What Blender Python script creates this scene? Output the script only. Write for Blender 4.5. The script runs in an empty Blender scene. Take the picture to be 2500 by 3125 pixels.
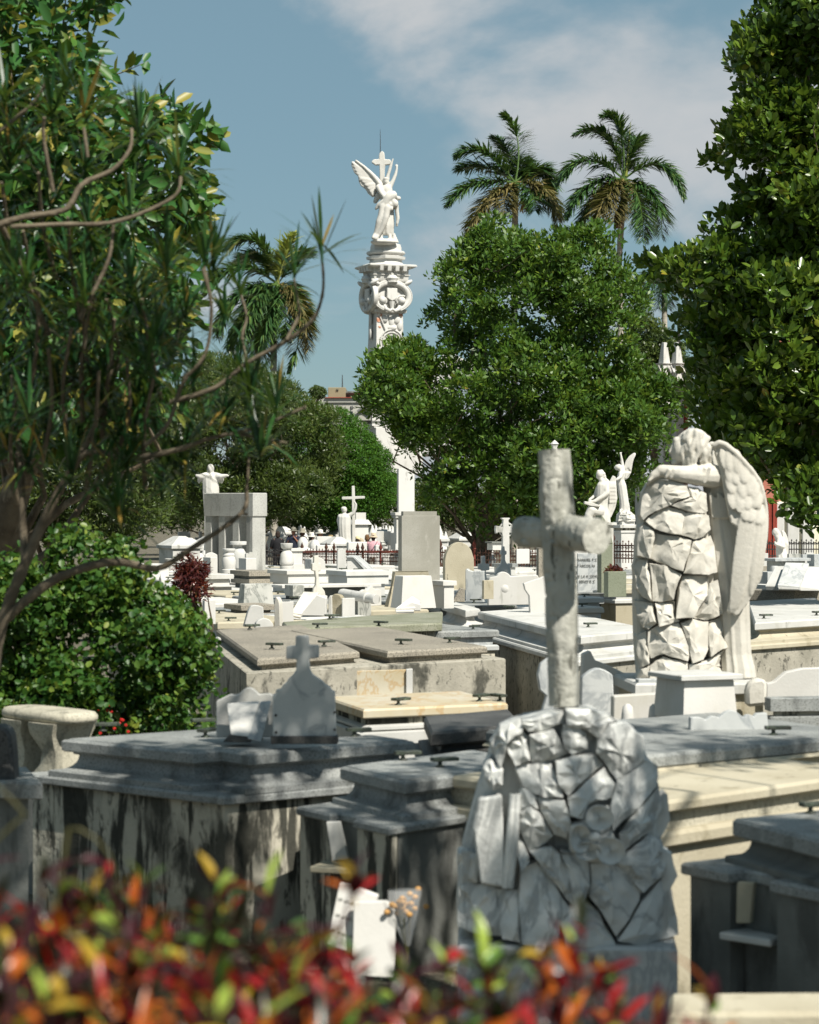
import bpy, bmesh, math, random
import numpy as np
from mathutils import Vector, Matrix, noise as mnoise
random.seed(7)
rng = np.random.default_rng(7)
scene = bpy.context.scene
COL = scene.collection
R = math.radians
# ------------------------------------------------------------------ camera
# pinhole numbers used to set things out: focal length and horizon in photo pixels, eye height in metres
F, CX, HY, H = 7000.0, 1250.0, 1540.0, 2.7
cam_d = bpy.data.cameras.new('camera'); cam = bpy.data.objects.new('camera', cam_d); COL.objects.link(cam)
cam.location = (0, 0, H); cam.rotation_euler = (R(90), 0, 0)
cam_d.sensor_width = 36; cam_d.sensor_fit = 'AUTO'; cam_d.lens = F / 3125 * 36
cam_d.shift_y = -(1562.5 - HY) / 3125
cam_d.clip_start = 0.1; cam_d.clip_end = 3000
cam_d.dof.use_dof = True; cam_d.dof.focus_distance = 42; cam_d.dof.aperture_fstop = 3.7
scene.camera = cam
# ------------------------------------------------------------------ light
SUN_AZ, SUN_EL = 38.0, 50.0          # degrees right of straight-behind the camera, above the horizon
TO_SUN = Vector((math.sin(R(SUN_AZ)) * math.cos(R(SUN_EL)), -math.cos(R(SUN_AZ)) * math.cos(R(SUN_EL)), math.sin(R(SUN_EL))))
sun_d = bpy.data.lights.new('sun', 'SUN'); sun_d.energy = 5.0; sun_d.angle = R(0.5); sun_d.color = (1.0, 0.95, 0.86)
sun = bpy.data.objects.new('sun', sun_d); COL.objects.link(sun)
sun.rotation_euler = TO_SUN.to_track_quat('Z', 'Y').to_euler(); sun.location = (20, -20, 40)
world = bpy.data.worlds.new('World'); scene.world = world; world.use_nodes = True
nt = world.node_tree; nt.nodes.clear()
def nd(t, k, **kw):
    n = t.nodes.new(k)
    for a, v in kw.items(): setattr(n, a, v)
    return n
sky = nd(nt, 'ShaderNodeTexSky', sky_type='NISHITA', sun_disc=False, sun_elevation=R(SUN_EL), sun_rotation=R(180 - SUN_AZ),
         altitude=0, air_density=1.0, dust_density=0.15, ozone_density=2.5)
CLOUD_AT = (4.80, 10.885, 7.39)
bg = nd(nt, 'ShaderNodeBackground'); out = nd(nt, 'ShaderNodeOutputWorld')
tc = nd(nt, 'ShaderNodeTexCoord'); mp = nd(nt, 'ShaderNodeMapping')
mp.inputs['Scale'].default_value = (1, 1, 1.9); mp.inputs['Location'].default_value = CLOUD_AT
nz = nd(nt, 'ShaderNodeTexNoise'); nz.inputs['Scale'].default_value = 5.5; nz.inputs['Detail'].default_value = 9; nz.inputs['Roughness'].default_value = 0.52
nz.inputs['Distortion'].default_value = 0.25
rp = nd(nt, 'ShaderNodeValToRGB'); rp.color_ramp.elements[0].position = 0.495; rp.color_ramp.elements[1].position = 0.64
rp.color_ramp.elements[0].color = (0, 0, 0, 1); rp.color_ramp.elements[1].color = (1, 1, 1, 1); rp.color_ramp.interpolation = 'EASE'
nz2 = nd(nt, 'ShaderNodeTexNoise'); nz2.inputs['Scale'].default_value = 9; nz2.inputs['Detail'].default_value = 6
ccol = nd(nt, 'ShaderNodeMix', data_type='RGBA'); ccol.inputs[6].default_value = (4.2, 5.3, 6.1, 1); ccol.inputs[7].default_value = (9.2, 8.9, 8.7, 1)
hsv = nd(nt, 'ShaderNodeMix', data_type='RGBA', blend_type='MULTIPLY'); hsv.inputs[0].default_value = 1.0; hsv.inputs[7].default_value = (0.88, 0.97, 0.97, 1)
mix = nd(nt, 'ShaderNodeMix', data_type='RGBA')
L = nt.links.new
L(tc.outputs['Generated'], mp.inputs['Vector']); L(mp.outputs[0], nz.inputs['Vector']); L(mp.outputs[0], nz2.inputs['Vector'])
L(nz.outputs['Fac'], rp.inputs[0]); L(nz2.outputs['Fac'], ccol.inputs[0])
hz = nd(nt, 'ShaderNodeMix', data_type='RGBA'); hz.inputs[0].default_value = 0.62; hz.inputs[7].default_value = (3.0, 4.75, 5.45, 1)     # thin even haze
L(sky.outputs[0], hsv.inputs[6]); L(hsv.outputs[2], hz.inputs[6]); L(hz.outputs[2], mix.inputs[6]); L(ccol.outputs[2], mix.inputs[7]); L(rp.outputs[0], mix.inputs[0])
L(mix.outputs[2], bg.inputs['Color']); L(bg.outputs[0], out.inputs[0])
bg.inputs['Strength'].default_value = 0.0502
scene.view_settings.view_transform = 'Standard'; scene.view_settings.look = 'None'
scene.view_settings.exposure = 0.64; scene.view_settings.gamma = 1.0; scene.view_settings.use_curve_mapping = False
scene.cycles.max_bounces = 6; scene.cycles.transparent_max_bounces = 8
scene.cycles.diffuse_bounces = 3; scene.cycles.glossy_bounces = 2; scene.cycles.transmission_bounces = 4
scene.cycles.use_denoising = True
scene.cycles.sample_clamp_indirect = 6

# ------------------------------------------------------------------ placing
def P(p, D): return Vector(((p[0] - CX) / F * D, D, H - (p[1] - HY) / F * D))
def G(p, z):                                   # where the sight line through p meets the level z
    D = (H - z) * F / (p[1] - HY); return P(p, D)
def DZ(y, z=1.2): return (H - z) * F / (y - HY)
def zoom(ox, oy, s): return lambda x, y: (ox + x / s, oy + y / s)
A1 = zoom(0, 0, 1.725); A2 = zoom(900, 300, 2.1567); A3 = zoom(1250, 300, 1.38); A4 = zoom(0, 900, 1.725); A5 = zoom(500, 1350, 1.725)
A6 = zoom(1400, 1200, 1.568); A7 = zoom(0, 1800, 1.327); A8 = zoom(1200, 2000, 1.327)
B1 = zoom(500, 1400, 3.92); B2 = zoom(780, 1450, 3.45); B3 = zoom(1150, 1500, 3.136); B4 = zoom(1650, 1300, 4.791)
B5 = zoom(1900, 1280, 2.478); B6 = zoom(2200, 1500, 3.08); B7 = zoom(650, 1780, 1.917); B8 = zoom(1500, 1950, 1.725)
C1 = zoom(1040, 420, 5.675); C2 = zoom(1050, 760, 5.132); C3 = zoom(1350, 320, 2.3); C4 = zoom(600, 680, 4.145)
C5 = zoom(1900, 950, 5.75); C6 = zoom(900, 1130, 3.833); C7 = zoom(1400, 2150, 2.269); C8 = zoom(0, 2080, 2.464)
DI = zoom(0, 0, 0.69)                            # whole-photo view
ZS = {id(A1): 1.725, id(A2): 2.1567, id(A3): 1.38, id(A4): 1.725, id(A5): 1.725, id(A6): 1.568, id(A7): 1.327, id(A8): 1.327, id(B1): 3.92, id(B2): 3.45,
      id(B3): 3.136, id(B4): 4.791, id(B5): 2.478, id(B6): 3.08, id(B7): 1.917, id(B8): 1.725, id(C1): 5.675, id(C2): 5.132, id(C3): 2.3, id(C4): 4.145,
      id(C5): 5.75, id(C6): 3.833, id(C7): 2.269, id(C8): 2.464, id(DI): 0.69}

# ------------------------------------------------------------------ objects
def tag(o, label=None, cat=None, group=None, kind=None):
    if label: o['label'] = label
    if cat: o['category'] = cat
    if group: o['group'] = group
    if kind: o['kind'] = kind
    return o
def thing(name, label, cat, loc=(0, 0, 0), rz=0.0, group=None):
    o = bpy.data.objects.new(name, None); COL.objects.link(o); o.empty_display_size = 0.2
    o.location = loc; o.rotation_euler = (0, 0, rz)
    return tag(o, label, cat, group)
def obj(name, me, mat=None, parent=None, local=False, kind=None):
    """one mesh object; with a parent its vertices are world coordinates unless local=True"""
    o = bpy.data.objects.new(name, me); COL.objects.link(o)
    if mat is not None and len(me.materials) == 0: me.materials.append(mat)
    if parent is not None:
        o.parent = parent
        if not local and parent.type == 'EMPTY':
            m = Matrix.LocRotScale(parent.location, parent.rotation_euler, parent.scale)
            o.matrix_parent_inverse = m.inverted()
    if kind: o['kind'] = kind
    return o
def copy_tree(src, loc=None, rz=None, scale=None, label=None, group=None):
    r = src.copy(); COL.objects.link(r)
    if loc is not None: r.location = loc
    if rz is not None: r.rotation_euler = (0, 0, rz)
    if scale is not None: r.scale = scale if hasattr(scale, '__len__') else (scale,) * 3
    if label: r['label'] = label
    if group: r['group'] = group
    for ch in list(src.children):
        c = ch.copy(); COL.objects.link(c); c.parent = r
        for g in list(ch.children):
            d = g.copy(); COL.objects.link(d); d.parent = c
    return r

# ------------------------------------------------------------------ mesh building
def fast_mesh(name, V, Fc, rnd=None, smooth=False):
    V = np.asarray(V, dtype=np.float32).reshape(-1, 3); Fc = np.asarray(Fc, dtype=np.int32)
    n, k = Fc.shape
    me = bpy.data.meshes.new(name)
    me.vertices.add(len(V)); me.vertices.foreach_set('co', V.ravel())
    me.loops.add(n * k); me.loops.foreach_set('vertex_index', Fc.ravel())
    me.polygons.add(n); me.polygons.foreach_set('loop_start', np.arange(0, n * k, k, dtype=np.int32))
    if smooth: me.polygons.foreach_set('use_smooth', np.ones(n, dtype=bool))
    if rnd is not None:
        a = me.attributes.new('rnd', 'FLOAT', 'FACE'); a.data.foreach_set('value', np.asarray(rnd, dtype=np.float32))
    me.update(calc_edges=True)
    return me
def area2(p): return sum(p[i][0] * p[(i + 1) % len(p)][1] - p[(i + 1) % len(p)][0] * p[i][1] for i in range(len(p)))
def ccw(p): return list(p) if area2(p) > 0 else list(reversed(p))
def offset_poly(p, d):
    """move every edge of a ccw polygon outwards by d"""
    n = len(p); o = []
    for i in range(n):
        a, b, c = Vector(p[i - 1][:2]), Vector(p[i][:2]), Vector(p[(i + 1) % n][:2])
        e1 = (b - a).normalized(); e2 = (c - b).normalized()
        n1 = Vector((e1.y, -e1.x)); n2 = Vector((e2.y, -e2.x))
        m = n1 + n2; k = d / max(0.25, 1 + n1.dot(n2))
        o.append((b.x + m.x * k, b.y + m.y * k))
    return o
class MB:
    def __init__(s): s.v = []; s.f = []
    def add(s, vs, fs):
        b = len(s.v); s.v += [tuple(v) for v in vs]; s.f += [tuple(i + b for i in f) for f in fs]; return s
    def box(s, c, size, rz=0.0, taper=(1, 1), M=None):
        hx, hy, hz = size[0] / 2, size[1] / 2, size[2] / 2
        vs = []
        for z, t in ((-hz, (1, 1)), (hz, taper)):
            for x, y in ((-1, -1), (1, -1), (1, 1), (-1, 1)): vs.append(Vector((x * hx * t[0], y * hy * t[1], z)))
        m = M if M is not None else Matrix.Translation(Vector(c)) @ Matrix.Rotation(rz, 4, 'Z')
        vs = [m @ v for v in vs]
        return s.add(vs, [(3, 2, 1, 0), (4, 5, 6, 7), (0, 1, 5, 4), (1, 2, 6, 5), (2, 3, 7, 6), (3, 0, 4, 7)])
    def rings(s, rs, cap=True, close=True):
        n = len(rs[0]); vs = [v for r in rs for v in r]; fs = []
        for i in range(len(rs) - 1):
            for j in range(n if close else n - 1):
                k = (j + 1) % n; fs.append((i * n + j, i * n + k, (i + 1) * n + k, (i + 1) * n + j))
        if cap:
            fs.append(tuple(range(n - 1, -1, -1))); fs.append(tuple((len(rs) - 1) * n + j for j in range(n)))
        return s.add(vs, fs)
    def profile(s, poly, prof):
        poly = ccw([tuple(p[:2]) for p in poly])
        return s.rings([[(x, y, z) for x, y in offset_poly(poly, o)] for o, z in prof])
    def tube(s, pts, rad, n=8, cap=True, wob=0.0):
        pts = [Vector(p) for p in pts]
        if not hasattr(rad, '__len__'): rad = [rad] * len(pts)
        rs = []; up = None
        for i, p in enumerate(pts):
            t = (pts[min(i + 1, len(pts) - 1)] - pts[max(i - 1, 0)])
            t = t.normalized() if t.length > 1e-9 else Vector((0, 0, 1))
            if up is None: up = Vector((0, 0, 1)) if abs(t.z) < 0.9 else Vector((0, 1, 0))
            a = t.cross(up); a = a.normalized() if a.length > 1e-6 else t.orthogonal().normalized()
            b = t.cross(a).normalized(); up = a.cross(t)
            rs.append([p + (a * math.cos(q) + b * math.sin(q)) * rad[i] * (1 + wob * (random.random() - 0.5)) for q in [2 * math.pi * j / n for j in range(n)]])
        return s.rings(rs, cap)
    def lathe(s, prof, c=(0, 0, 0), n=20, M=None, sq=(1, 1)):
        c = Vector(c)
        rs = [[c + Vector((r * math.cos(2 * math.pi * j / n) * sq[0], r * math.sin(2 * math.pi * j / n) * sq[1], z)) for j in range(n)] for r, z in prof]
        if M is not None: rs = [[M @ v for v in r] for r in rs]
        return s.rings(rs)
    def ell(s, c, r, M=None, nu=14, nv=9):
        c = Vector(c); rs = []
        for i in range(1, nv):
            th = math.pi * i / nv - math.pi / 2
            ring = []
            for j in range(nu):
                ph = 2 * math.pi * j / nu
                v = Vector((math.cos(th) * math.cos(ph) * r[0], math.cos(th) * math.sin(ph) * r[1], math.sin(th) * r[2]))
                ring.append(c + (M @ v if M is not None else v))
            rs.append(ring)
        b = len(s.v); s.rings(rs, cap=False)
        for sg, k in ((-1, 0), (1, nv - 2)):
            v = Vector((0, 0, sg * r[2])); s.v.append(tuple(c + (M @ v if M is not None else v))); q = len(s.v) - 1
            for j in range(nu):
                a, d = b + k * nu + j, b + k * nu + (j + 1) % nu
                s.f.append((d, a, q) if sg < 0 else (a, d, q))
        return s
    def cap(s, p0, r0, p1, r1, n=12):
        p0, p1 = Vector(p0), Vector(p1); ax = p1 - p0; l = ax.length
        if l < 1e-6: return s.ell(p0, (r0,) * 3)
        t = ax / l; pts = []; rad = []
        for k in (-90, -60, -30, 0): pts.append(p0 + t * r0 * math.sin(R(k))); rad.append(max(r0 * math.cos(R(k)), r0 * 0.05))
        for k in (0, 30, 60, 90): pts.append(p1 + t * r1 * math.sin(R(k))); rad.append(max(r1 * math.cos(R(k)), r1 * 0.05))
        return s.tube(pts, rad, n)
    def limb(s, pts, rad, n=12):
        for i in range(len(pts) - 1): s.cap(pts[i], rad[i], pts[i + 1], rad[i + 1], n)
        return s
    def plate(s, poly, back, bulge=None):
        """poly: front outline (3-D points); back: vector; solid slab of that outline"""
        n = len(poly); poly = [Vector(p) for p in poly]; back = Vector(back)
        return s.rings([poly, [p + back for p in poly]])
    def xform(s, M, start=0):
        s.v[start:] = [tuple(M @ Vector(v)) for v in s.v[start:]]; return s
    def mesh(s, name='m', bevel=0.0, seg=1, smooth=None, fix=True, tri=False):
        me = bpy.data.meshes.new(name); me.from_pydata(s.v, [], s.f)
        if fix or bevel:
            bm = bmesh.new(); bm.from_mesh(me)
            bmesh.ops.recalc_face_normals(bm, faces=bm.faces)
            if bevel: bmesh.ops.bevel(bm, geom=list(bm.edges), offset=bevel, segments=seg, affect='EDGES', profile=0.6, clamp_overlap=True)
            bm.to_mesh(me); bm.free()
        if smooth is not None:
            me.polygons.foreach_set('use_smooth', [True] * len(me.polygons))
            if smooth < 180: me.set_sharp_from_angle(angle=R(smooth))
        me.update(); return me
def sculpt(name, mb, voxel, it=4, mat=None, parent=None, fac=0.5, local=False):
    """fuse overlapping solids into one continuous smooth surface"""
    me = mb.mesh(name + '_raw', fix=True)
    t = bpy.data.objects.new('tmp', me); COL.objects.link(t)
    m = t.modifiers.new('r', 'REMESH'); m.mode = 'VOXEL'; m.voxel_size = voxel; m.use_smooth_shade = True
    if it: q = t.modifiers.new('s', 'SMOOTH'); q.iterations = it; q.factor = fac
    dg = bpy.context.evaluated_depsgraph_get(); ev = t.evaluated_get(dg)
    me2 = bpy.data.meshes.new_from_object(ev); me2.name = name
    bpy.data.objects.remove(t); bpy.data.meshes.remove(me)
    me2.materials.clear()
    return obj(name, me2, mat, parent, local=local)
class Sc:
    """sets out sculpture from a magnified view of the photograph at distance D: x, y in view pixels, d in metres away from the viewer"""
    def __init__(s, z, D): s.z = z; s.D = D; s.k = D / F / ZS[id(z)]; s.mb = MB()
    def p(s, x, y, d=0.0): v = P(s.z(x, y), s.D); return Vector((v.x, v.y + d, v.z))
    def r(s, px): return px * s.k
    def ell(s, x, y, rx, ry, rd=None, d=0.0, rot=0.0, nu=14, nv=9):
        rd = rx if rd is None else rd
        s.mb.ell(s.p(x, y, d), (s.r(rx), s.r(rd), s.r(ry)), Matrix.Rotation(R(rot), 3, 'Y'), nu, nv)
    def limb(s, pts):           # (x, y, r, d)
        s.mb.limb([s.p(a[0], a[1], a[3] if len(a) > 3 else 0) for a in pts], [s.r(a[2]) for a in pts])
    def robe(s, secs, folds=9, amp=0.07, n=56, ph=0.0, dr=0.7):     # (x, y, halfwidth, d)
        rs = []
        for i, a in enumerate(secs):
            c = s.p(a[0], a[1], a[3] if len(a) > 3 else 0); w = s.r(a[2]); k = i / max(1, len(secs) - 1)
            ring = []
            for j in range(n):
                q = 2 * math.pi * j / n
                m = 1 + amp * (0.35 + 0.65 * k) * (math.cos(folds * q + ph + 0.8 * math.sin(3 * q)) + 0.45 * math.cos((folds * 2 + 1) * q + 1.3 + k))
                ring.append(c + Vector((math.cos(q) * w * m, math.sin(q) * w * dr * m, 0)))
            rs.append(ring)
        s.mb.rings(rs)
    def plate(s, pts, d=0.0, th=0.05, df=None):
        s.mb.plate([s.p(x, y, d + (df(x, y) if df else 0)) for x, y in pts], (0, th, 0))
    def feather(s, x0, y0, x1, y1, w, d0=0.0, d1=None, th=0.35):
        """a long flat lobe from root to tip"""
        d1 = d0 if d1 is None else d1
        a, b = s.p(x0, y0, d0), s.p(x1, y1, d1); ax = b - a; l = ax.length; t = ax / l
        sd = t.cross(Vector((0, 1, 0))); sd = sd.normalized() if sd.length > 1e-6 else Vector((1, 0, 0)); nn = sd.cross(t).normalized()
        M3 = Matrix((sd, nn, t)).transposed()
        s.mb.ell((a + b) / 2, (s.r(w), s.r(w) * th, l / 2), M3, 12, 9)
# ------------------------------------------------------------------ materials
MATS = {}
def new_mat(name):
    m = bpy.data.materials.new(name); m.use_nodes = True; t = m.node_tree; t.nodes.clear()
    o = nd(t, 'ShaderNodeOutputMaterial'); b = nd(t, 'ShaderNodeBsdfPrincipled'); t.links.new(b.outputs[0], o.inputs[0])
    MATS[name] = m; return m, t, b, o
def c4(c): return (c[0], c[1], c[2], 1.0)
def mixc(t, f, a, b):
    m = nd(t, 'ShaderNodeMix', data_type='RGBA')
    for sock, v in ((m.inputs[0], f), (m.inputs[6], a), (m.inputs[7], b)):
        if isinstance(v, (tuple, list)): sock.default_value = c4(v)
        elif isinstance(v, (int, float)): sock.default_value = v
        else: t.links.new(v, sock)
    return m.outputs[2]
def rampf(t, src, lo, hi, a=0.0, b=1.0):
    m = nd(t, 'ShaderNodeMapRange'); m.interpolation_type = 'SMOOTHSTEP'
    m.inputs[1].default_value = lo; m.inputs[2].default_value = hi; m.inputs[3].default_value = a; m.inputs[4].default_value = b
    t.links.new(src, m.inputs[0]); return m.outputs[0]
def noisef(t, pos, scale, detail=4, rough=0.55, dist=0.0, sc=(1, 1, 1)):
    mpn = nd(t, 'ShaderNodeMapping'); mpn.inputs['Scale'].default_value = sc; t.links.new(pos, mpn.inputs[0])
    n = nd(t, 'ShaderNodeTexNoise'); n.inputs['Scale'].default_value = scale; n.inputs['Detail'].default_value = detail
    n.inputs['Roughness'].default_value = rough; n.inputs['Distortion'].default_value = dist
    t.links.new(mpn.outputs[0], n.inputs['Vector']); return n.outputs['Fac']
def stone(name, base, var=None, vscale=1.3, speck=None, sscale=90, sth=(0.52, 0.62), samt=0.8, vein=None, stains=(), bump=0.12, bscale=45, rough=0.75, spec=0.3, coarse=0.0):
    m, t, b, o = new_mat(name)
    pos = nd(t, 'ShaderNodeNewGeometry').outputs['Position']
    col = mixc(t, rampf(t, noisef(t, pos, vscale, 5), 0.3, 0.7), base, var if var else [x * 0.82 for x in base])
    if vein:
        vn = noisef(t, pos, 2.2, 6, 0.6, 1.6, (1, 1, 0.5)); s1 = rampf(t, vn, 0.455, 0.5); s2 = rampf(t, vn, 0.5, 0.545, 1, 0)
        q = nd(t, 'ShaderNodeMath', operation='MULTIPLY'); t.links.new(s1, q.inputs[0]); t.links.new(s2, q.inputs[1])
        q2 = nd(t, 'ShaderNodeMath', operation='MULTIPLY'); t.links.new(q.outputs[0], q2.inputs[0]); q2.inputs[1].default_value = 0.6
        col = mixc(t, q2.outputs[0], col, vein)
    if speck:
        sp = rampf(t, noisef(t, pos, sscale, 2, 0.6), sth[0], sth[1], 0, samt); col = mixc(t, sp, col, speck)
    for (sc, scale, lo, hi, streak, amt) in stains:
        f = rampf(t, noisef(t, pos, scale, 7, 0.62, 0.3, (1, 1, streak)), lo, hi, 0, amt); col = mixc(t, f, col, sc)
    t.links.new(col, b.inputs['Base Color'])
    b.inputs['Roughness'].default_value = rough; b.inputs['Specular IOR Level'].default_value = spec
    bp = nd(t, 'ShaderNodeBump'); bp.inputs['Strength'].default_value = bump; bp.inputs['Distance'].default_value = 0.02
    hgt = noisef(t, pos, bscale, 4, 0.6)
    if coarse:
        h2 = noisef(t, pos, 7, 4, 0.5); ad = nd(t, 'ShaderNodeMath', operation='MULTIPLY_ADD'); t.links.new(h2, ad.inputs[0]); ad.inputs[1].default_value = coarse * 8
        t.links.new(hgt, ad.inputs[2]); hgt = ad.outputs[0]
    t.links.new(hgt, bp.inputs['Height']); t.links.new(bp.outputs[0], b.inputs['Normal'])
    return m
DK = (0.035, 0.036, 0.03); GR = (0.2, 0.2, 0.17); YE = (0.5, 0.39, 0.2)
white = stone('white_marble', (0.518, 0.511, 0.482), (0.432, 0.432, 0.407), 2.0, stains=[((0.34, 0.33, 0.28), 2.2, 0.52, 0.7, 0.35, 0.55), ((0.13, 0.13, 0.105), 5, 0.58, 0.7, 0.3, 0.55)], bump=0.15)
white2 = stone('white_marble_clean', (0.554, 0.544, 0.511), (0.490, 0.479, 0.446), 1.6, stains=[((0.42, 0.4, 0.33), 2.5, 0.53, 0.7, 0.4, 0.5), ((0.2, 0.2, 0.17), 7, 0.62, 0.72, 0.35, 0.5)], bump=0.1)
statue = stone('statue_marble', (0.533, 0.511, 0.454), (0.461, 0.439, 0.382), 3.0, stains=[((0.42, 0.39, 0.3), 4, 0.54, 0.72, 0.4, 0.45), ((0.24, 0.22, 0.17), 9, 0.6, 0.74, 0.4, 0.35)], bump=0.2, bscale=30)
statue2 = stone('statue_white', (0.569, 0.558, 0.518), (0.490, 0.475, 0.432), 2.0, stains=[((0.34, 0.33, 0.28), 3, 0.62, 0.76, 0.4, 0.4)], bump=0.08, bscale=25)
greym = stone('grey_marble', (0.47, 0.48, 0.465), (0.37, 0.385, 0.38), 2.5, vein=(0.22, 0.24, 0.25), stains=[((0.14, 0.15, 0.15), 4, 0.64, 0.76, 0.5, 0.4)], bump=0.08, rough=0.55)
veined = stone('veined_marble', (0.446, 0.446, 0.410), (0.324, 0.331, 0.302), 3, vein=(0.1, 0.11, 0.1), stains=[((0.2, 0.2, 0.17), 4, 0.55, 0.7, 0.2, 0.5)], bump=0.05, rough=0.5)
rockm = stone('rock_marble', (0.60, 0.605, 0.575), (0.47, 0.475, 0.45), 5, vein=(0.2, 0.21, 0.21), stains=[((0.17, 0.17, 0.15), 6, 0.6, 0.75, 0.8, 0.45)], bump=0.35, bscale=26, coarse=0.12, rough=0.7)
logm = stone('log_marble', (0.432, 0.425, 0.374), (0.331, 0.328, 0.288), 6, stains=[((0.2, 0.2, 0.165), 7, 0.5, 0.66, 0.4, 0.6), ((0.07, 0.07, 0.055), 16, 0.575, 0.63, 0.3, 0.85)], bump=0.7, bscale=24, coarse=0.2)
granite = stone('brown_granite', (0.317, 0.288, 0.230), (0.245, 0.223, 0.180), 1.5, speck=(0.10, 0.09, 0.075), sscale=75, sth=(0.5, 0.6), samt=0.85, stains=[((0.12, 0.11, 0.09), 2.0, 0.56, 0.72, 0.8, 0.5)], bump=0.2, bscale=80)
granite2 = stone('grey_granite', (0.30, 0.31, 0.295), (0.20, 0.21, 0.205), 2.2, speck=(0.09, 0.095, 0.09), sscale=85, samt=0.75, stains=[((0.06, 0.065, 0.06), 3.5, 0.53, 0.68, 0.4, 0.65), ((0.42, 0.43, 0.4), 5, 0.6, 0.72, 0.6, 0.4)], bump=0.14, bscale=80, rough=0.6)
stele_m = stone('stele_granite', (0.238, 0.230, 0.194), (0.302, 0.295, 0.259), 1.6, speck=(0.2, 0.195, 0.165), sscale=60, samt=0.5, stains=[((0.52, 0.51, 0.46), 1.6, 0.58, 0.7, 0.5, 0.5)], bump=0.05, rough=0.5)
greeng = stone('green_granite', (0.216, 0.230, 0.169), (0.173, 0.191, 0.137), 2, speck=(0.12, 0.135, 0.09), sscale=60, samt=0.6, bump=0.06, rough=0.55)
darkg = stone('dark_granite', (0.05, 0.05, 0.048), (0.09, 0.09, 0.085), 3, speck=(0.02, 0.02, 0.02), sscale=90, bump=0.12, rough=0.6)
concrete = stone('stained_plaster', (0.50, 0.47, 0.38), (0.36, 0.34, 0.28), 1.4, stains=[(GR, 2.6, 0.5, 0.62, 0.35, 0.75), (DK, 1.5, 0.53, 0.6, 0.3, 0.9), (DK, 4.2, 0.515, 0.575, 0.16, 0.95), (DK, 10, 0.54, 0.62, 0.5, 0.75)], bump=0.3, bscale=35, coarse=0.1, rough=0.9, spec=0.1)
concrete2 = stone('blotched_plaster', (0.360, 0.338, 0.281), (0.266, 0.252, 0.209), 2.0, stains=[((0.22, 0.21, 0.17), 3.0, 0.48, 0.64, 0.7, 0.7), (DK, 2.2, 0.56, 0.66, 0.6, 0.85), (DK, 14, 0.56, 0.64, 0.8, 0.7)], bump=0.35, bscale=35, coarse=0.1, rough=0.9, spec=0.1)
plaster = stone('cream_plaster', (0.432, 0.396, 0.302), (0.360, 0.324, 0.238), 1.5, stains=[((0.24, 0.21, 0.14), 3.5, 0.55, 0.68, 0.5, 0.65), (DK, 8, 0.63, 0.7, 0.4, 0.7)], bump=0.25, coarse=0.08, rough=0.9, spec=0.1)
greyc = stone('grey_cement', (0.19, 0.195, 0.18), (0.115, 0.12, 0.11), 2, stains=[((0.06, 0.06, 0.055), 4, 0.52, 0.66, 0.3, 0.7), ((0.32, 0.32, 0.28), 5, 0.62, 0.72, 0.3, 0.5)], bump=0.25, rough=0.9, spec=0.1)
yellowm = stone('yellow_marble', (0.446, 0.374, 0.238), (0.490, 0.454, 0.360), 2.2, vein=(0.4, 0.25, 0.1), stains=[((0.3, 0.24, 0.15), 4, 0.6, 0.74, 0.7, 0.5)], bump=0.05, rough=0.5)
whitewash = stone('whitewash', (0.576, 0.569, 0.540), (0.533, 0.529, 0.504), 1.2, stains=[((0.42, 0.42, 0.37), 2.2, 0.54, 0.72, 0.3, 0.5), ((0.2, 0.2, 0.17), 6, 0.62, 0.72, 0.25, 0.5)], bump=0.08, rough=0.85, spec=0.15)
moss = stone('mossy_slab', (0.259, 0.259, 0.202), (0.173, 0.180, 0.122), 3, speck=(0.10, 0.11, 0.06), sscale=60, samt=0.7, bump=0.25)
colm = stone('column_marble', (0.576, 0.569, 0.536), (0.518, 0.511, 0.482), 0.8, stains=[((0.3, 0.29, 0.26), 1.2, 0.52, 0.7, 0.35, 0.5), ((0.14, 0.14, 0.125), 3.2, 0.58, 0.7, 0.3, 0.5)], bump=0.1, bscale=10)
brickm = stone('worn_brick', (0.52, 0.25, 0.15), (0.45, 0.2, 0.12), 4, stains=[((0.7, 0.67, 0.6), 3.5, 0.5, 0.56, 1, 0.95)], bump=0.2)
redwall = stone('red_painted_wall', (0.30, 0.055, 0.035), (0.24, 0.045, 0.03), 1.0, stains=[((0.1, 0.03, 0.02), 3, 0.58, 0.72, 0.2, 0.6)], bump=0.05)
ochre = stone('ochre_render', (0.259, 0.230, 0.144), (0.202, 0.180, 0.115), 0.3, bump=0.02)
palegrey = stone('pale_render', (0.403, 0.396, 0.353), (0.331, 0.324, 0.288), 0.35, stains=[((0.2, 0.19, 0.17), 0.5, 0.58, 0.72, 0.25, 0.6)], bump=0.02)
weather = stone('weathered_stone', (0.46, 0.43, 0.34), (0.34, 0.32, 0.25), 3, speck=(0.2, 0.19, 0.15), sscale=50, samt=.5, stains=[((0.1, 0.1, 0.08), 4, 0.53, 0.66, 0.5, 0.7)], bump=0.35, coarse=0.08, rough=0.9)
ground_m = stone('ground_dirt', (0.115, 0.104, 0.079), (0.079, 0.072, 0.054), 0.8, speck=(0.25, 0.23, 0.18), sscale=40, bump=0.4, rough=0.95, spec=0.05)
road_m = stone('path_paving', (0.238, 0.230, 0.202), (0.194, 0.187, 0.166), 0.7, bump=0.2, rough=0.9)
rust = stone('rusted_iron', (0.085, 0.036, 0.022), (0.04, 0.022, 0.016), 6, stains=[((0.02, 0.018, 0.016), 5, 0.5, 0.62, 1, 0.8)], bump=0.3, rough=0.8)
redrust = stone('red_rust', (0.16, 0.03, 0.02), (0.09, 0.025, 0.018), 6, bump=0.2, rough=0.75)
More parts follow.
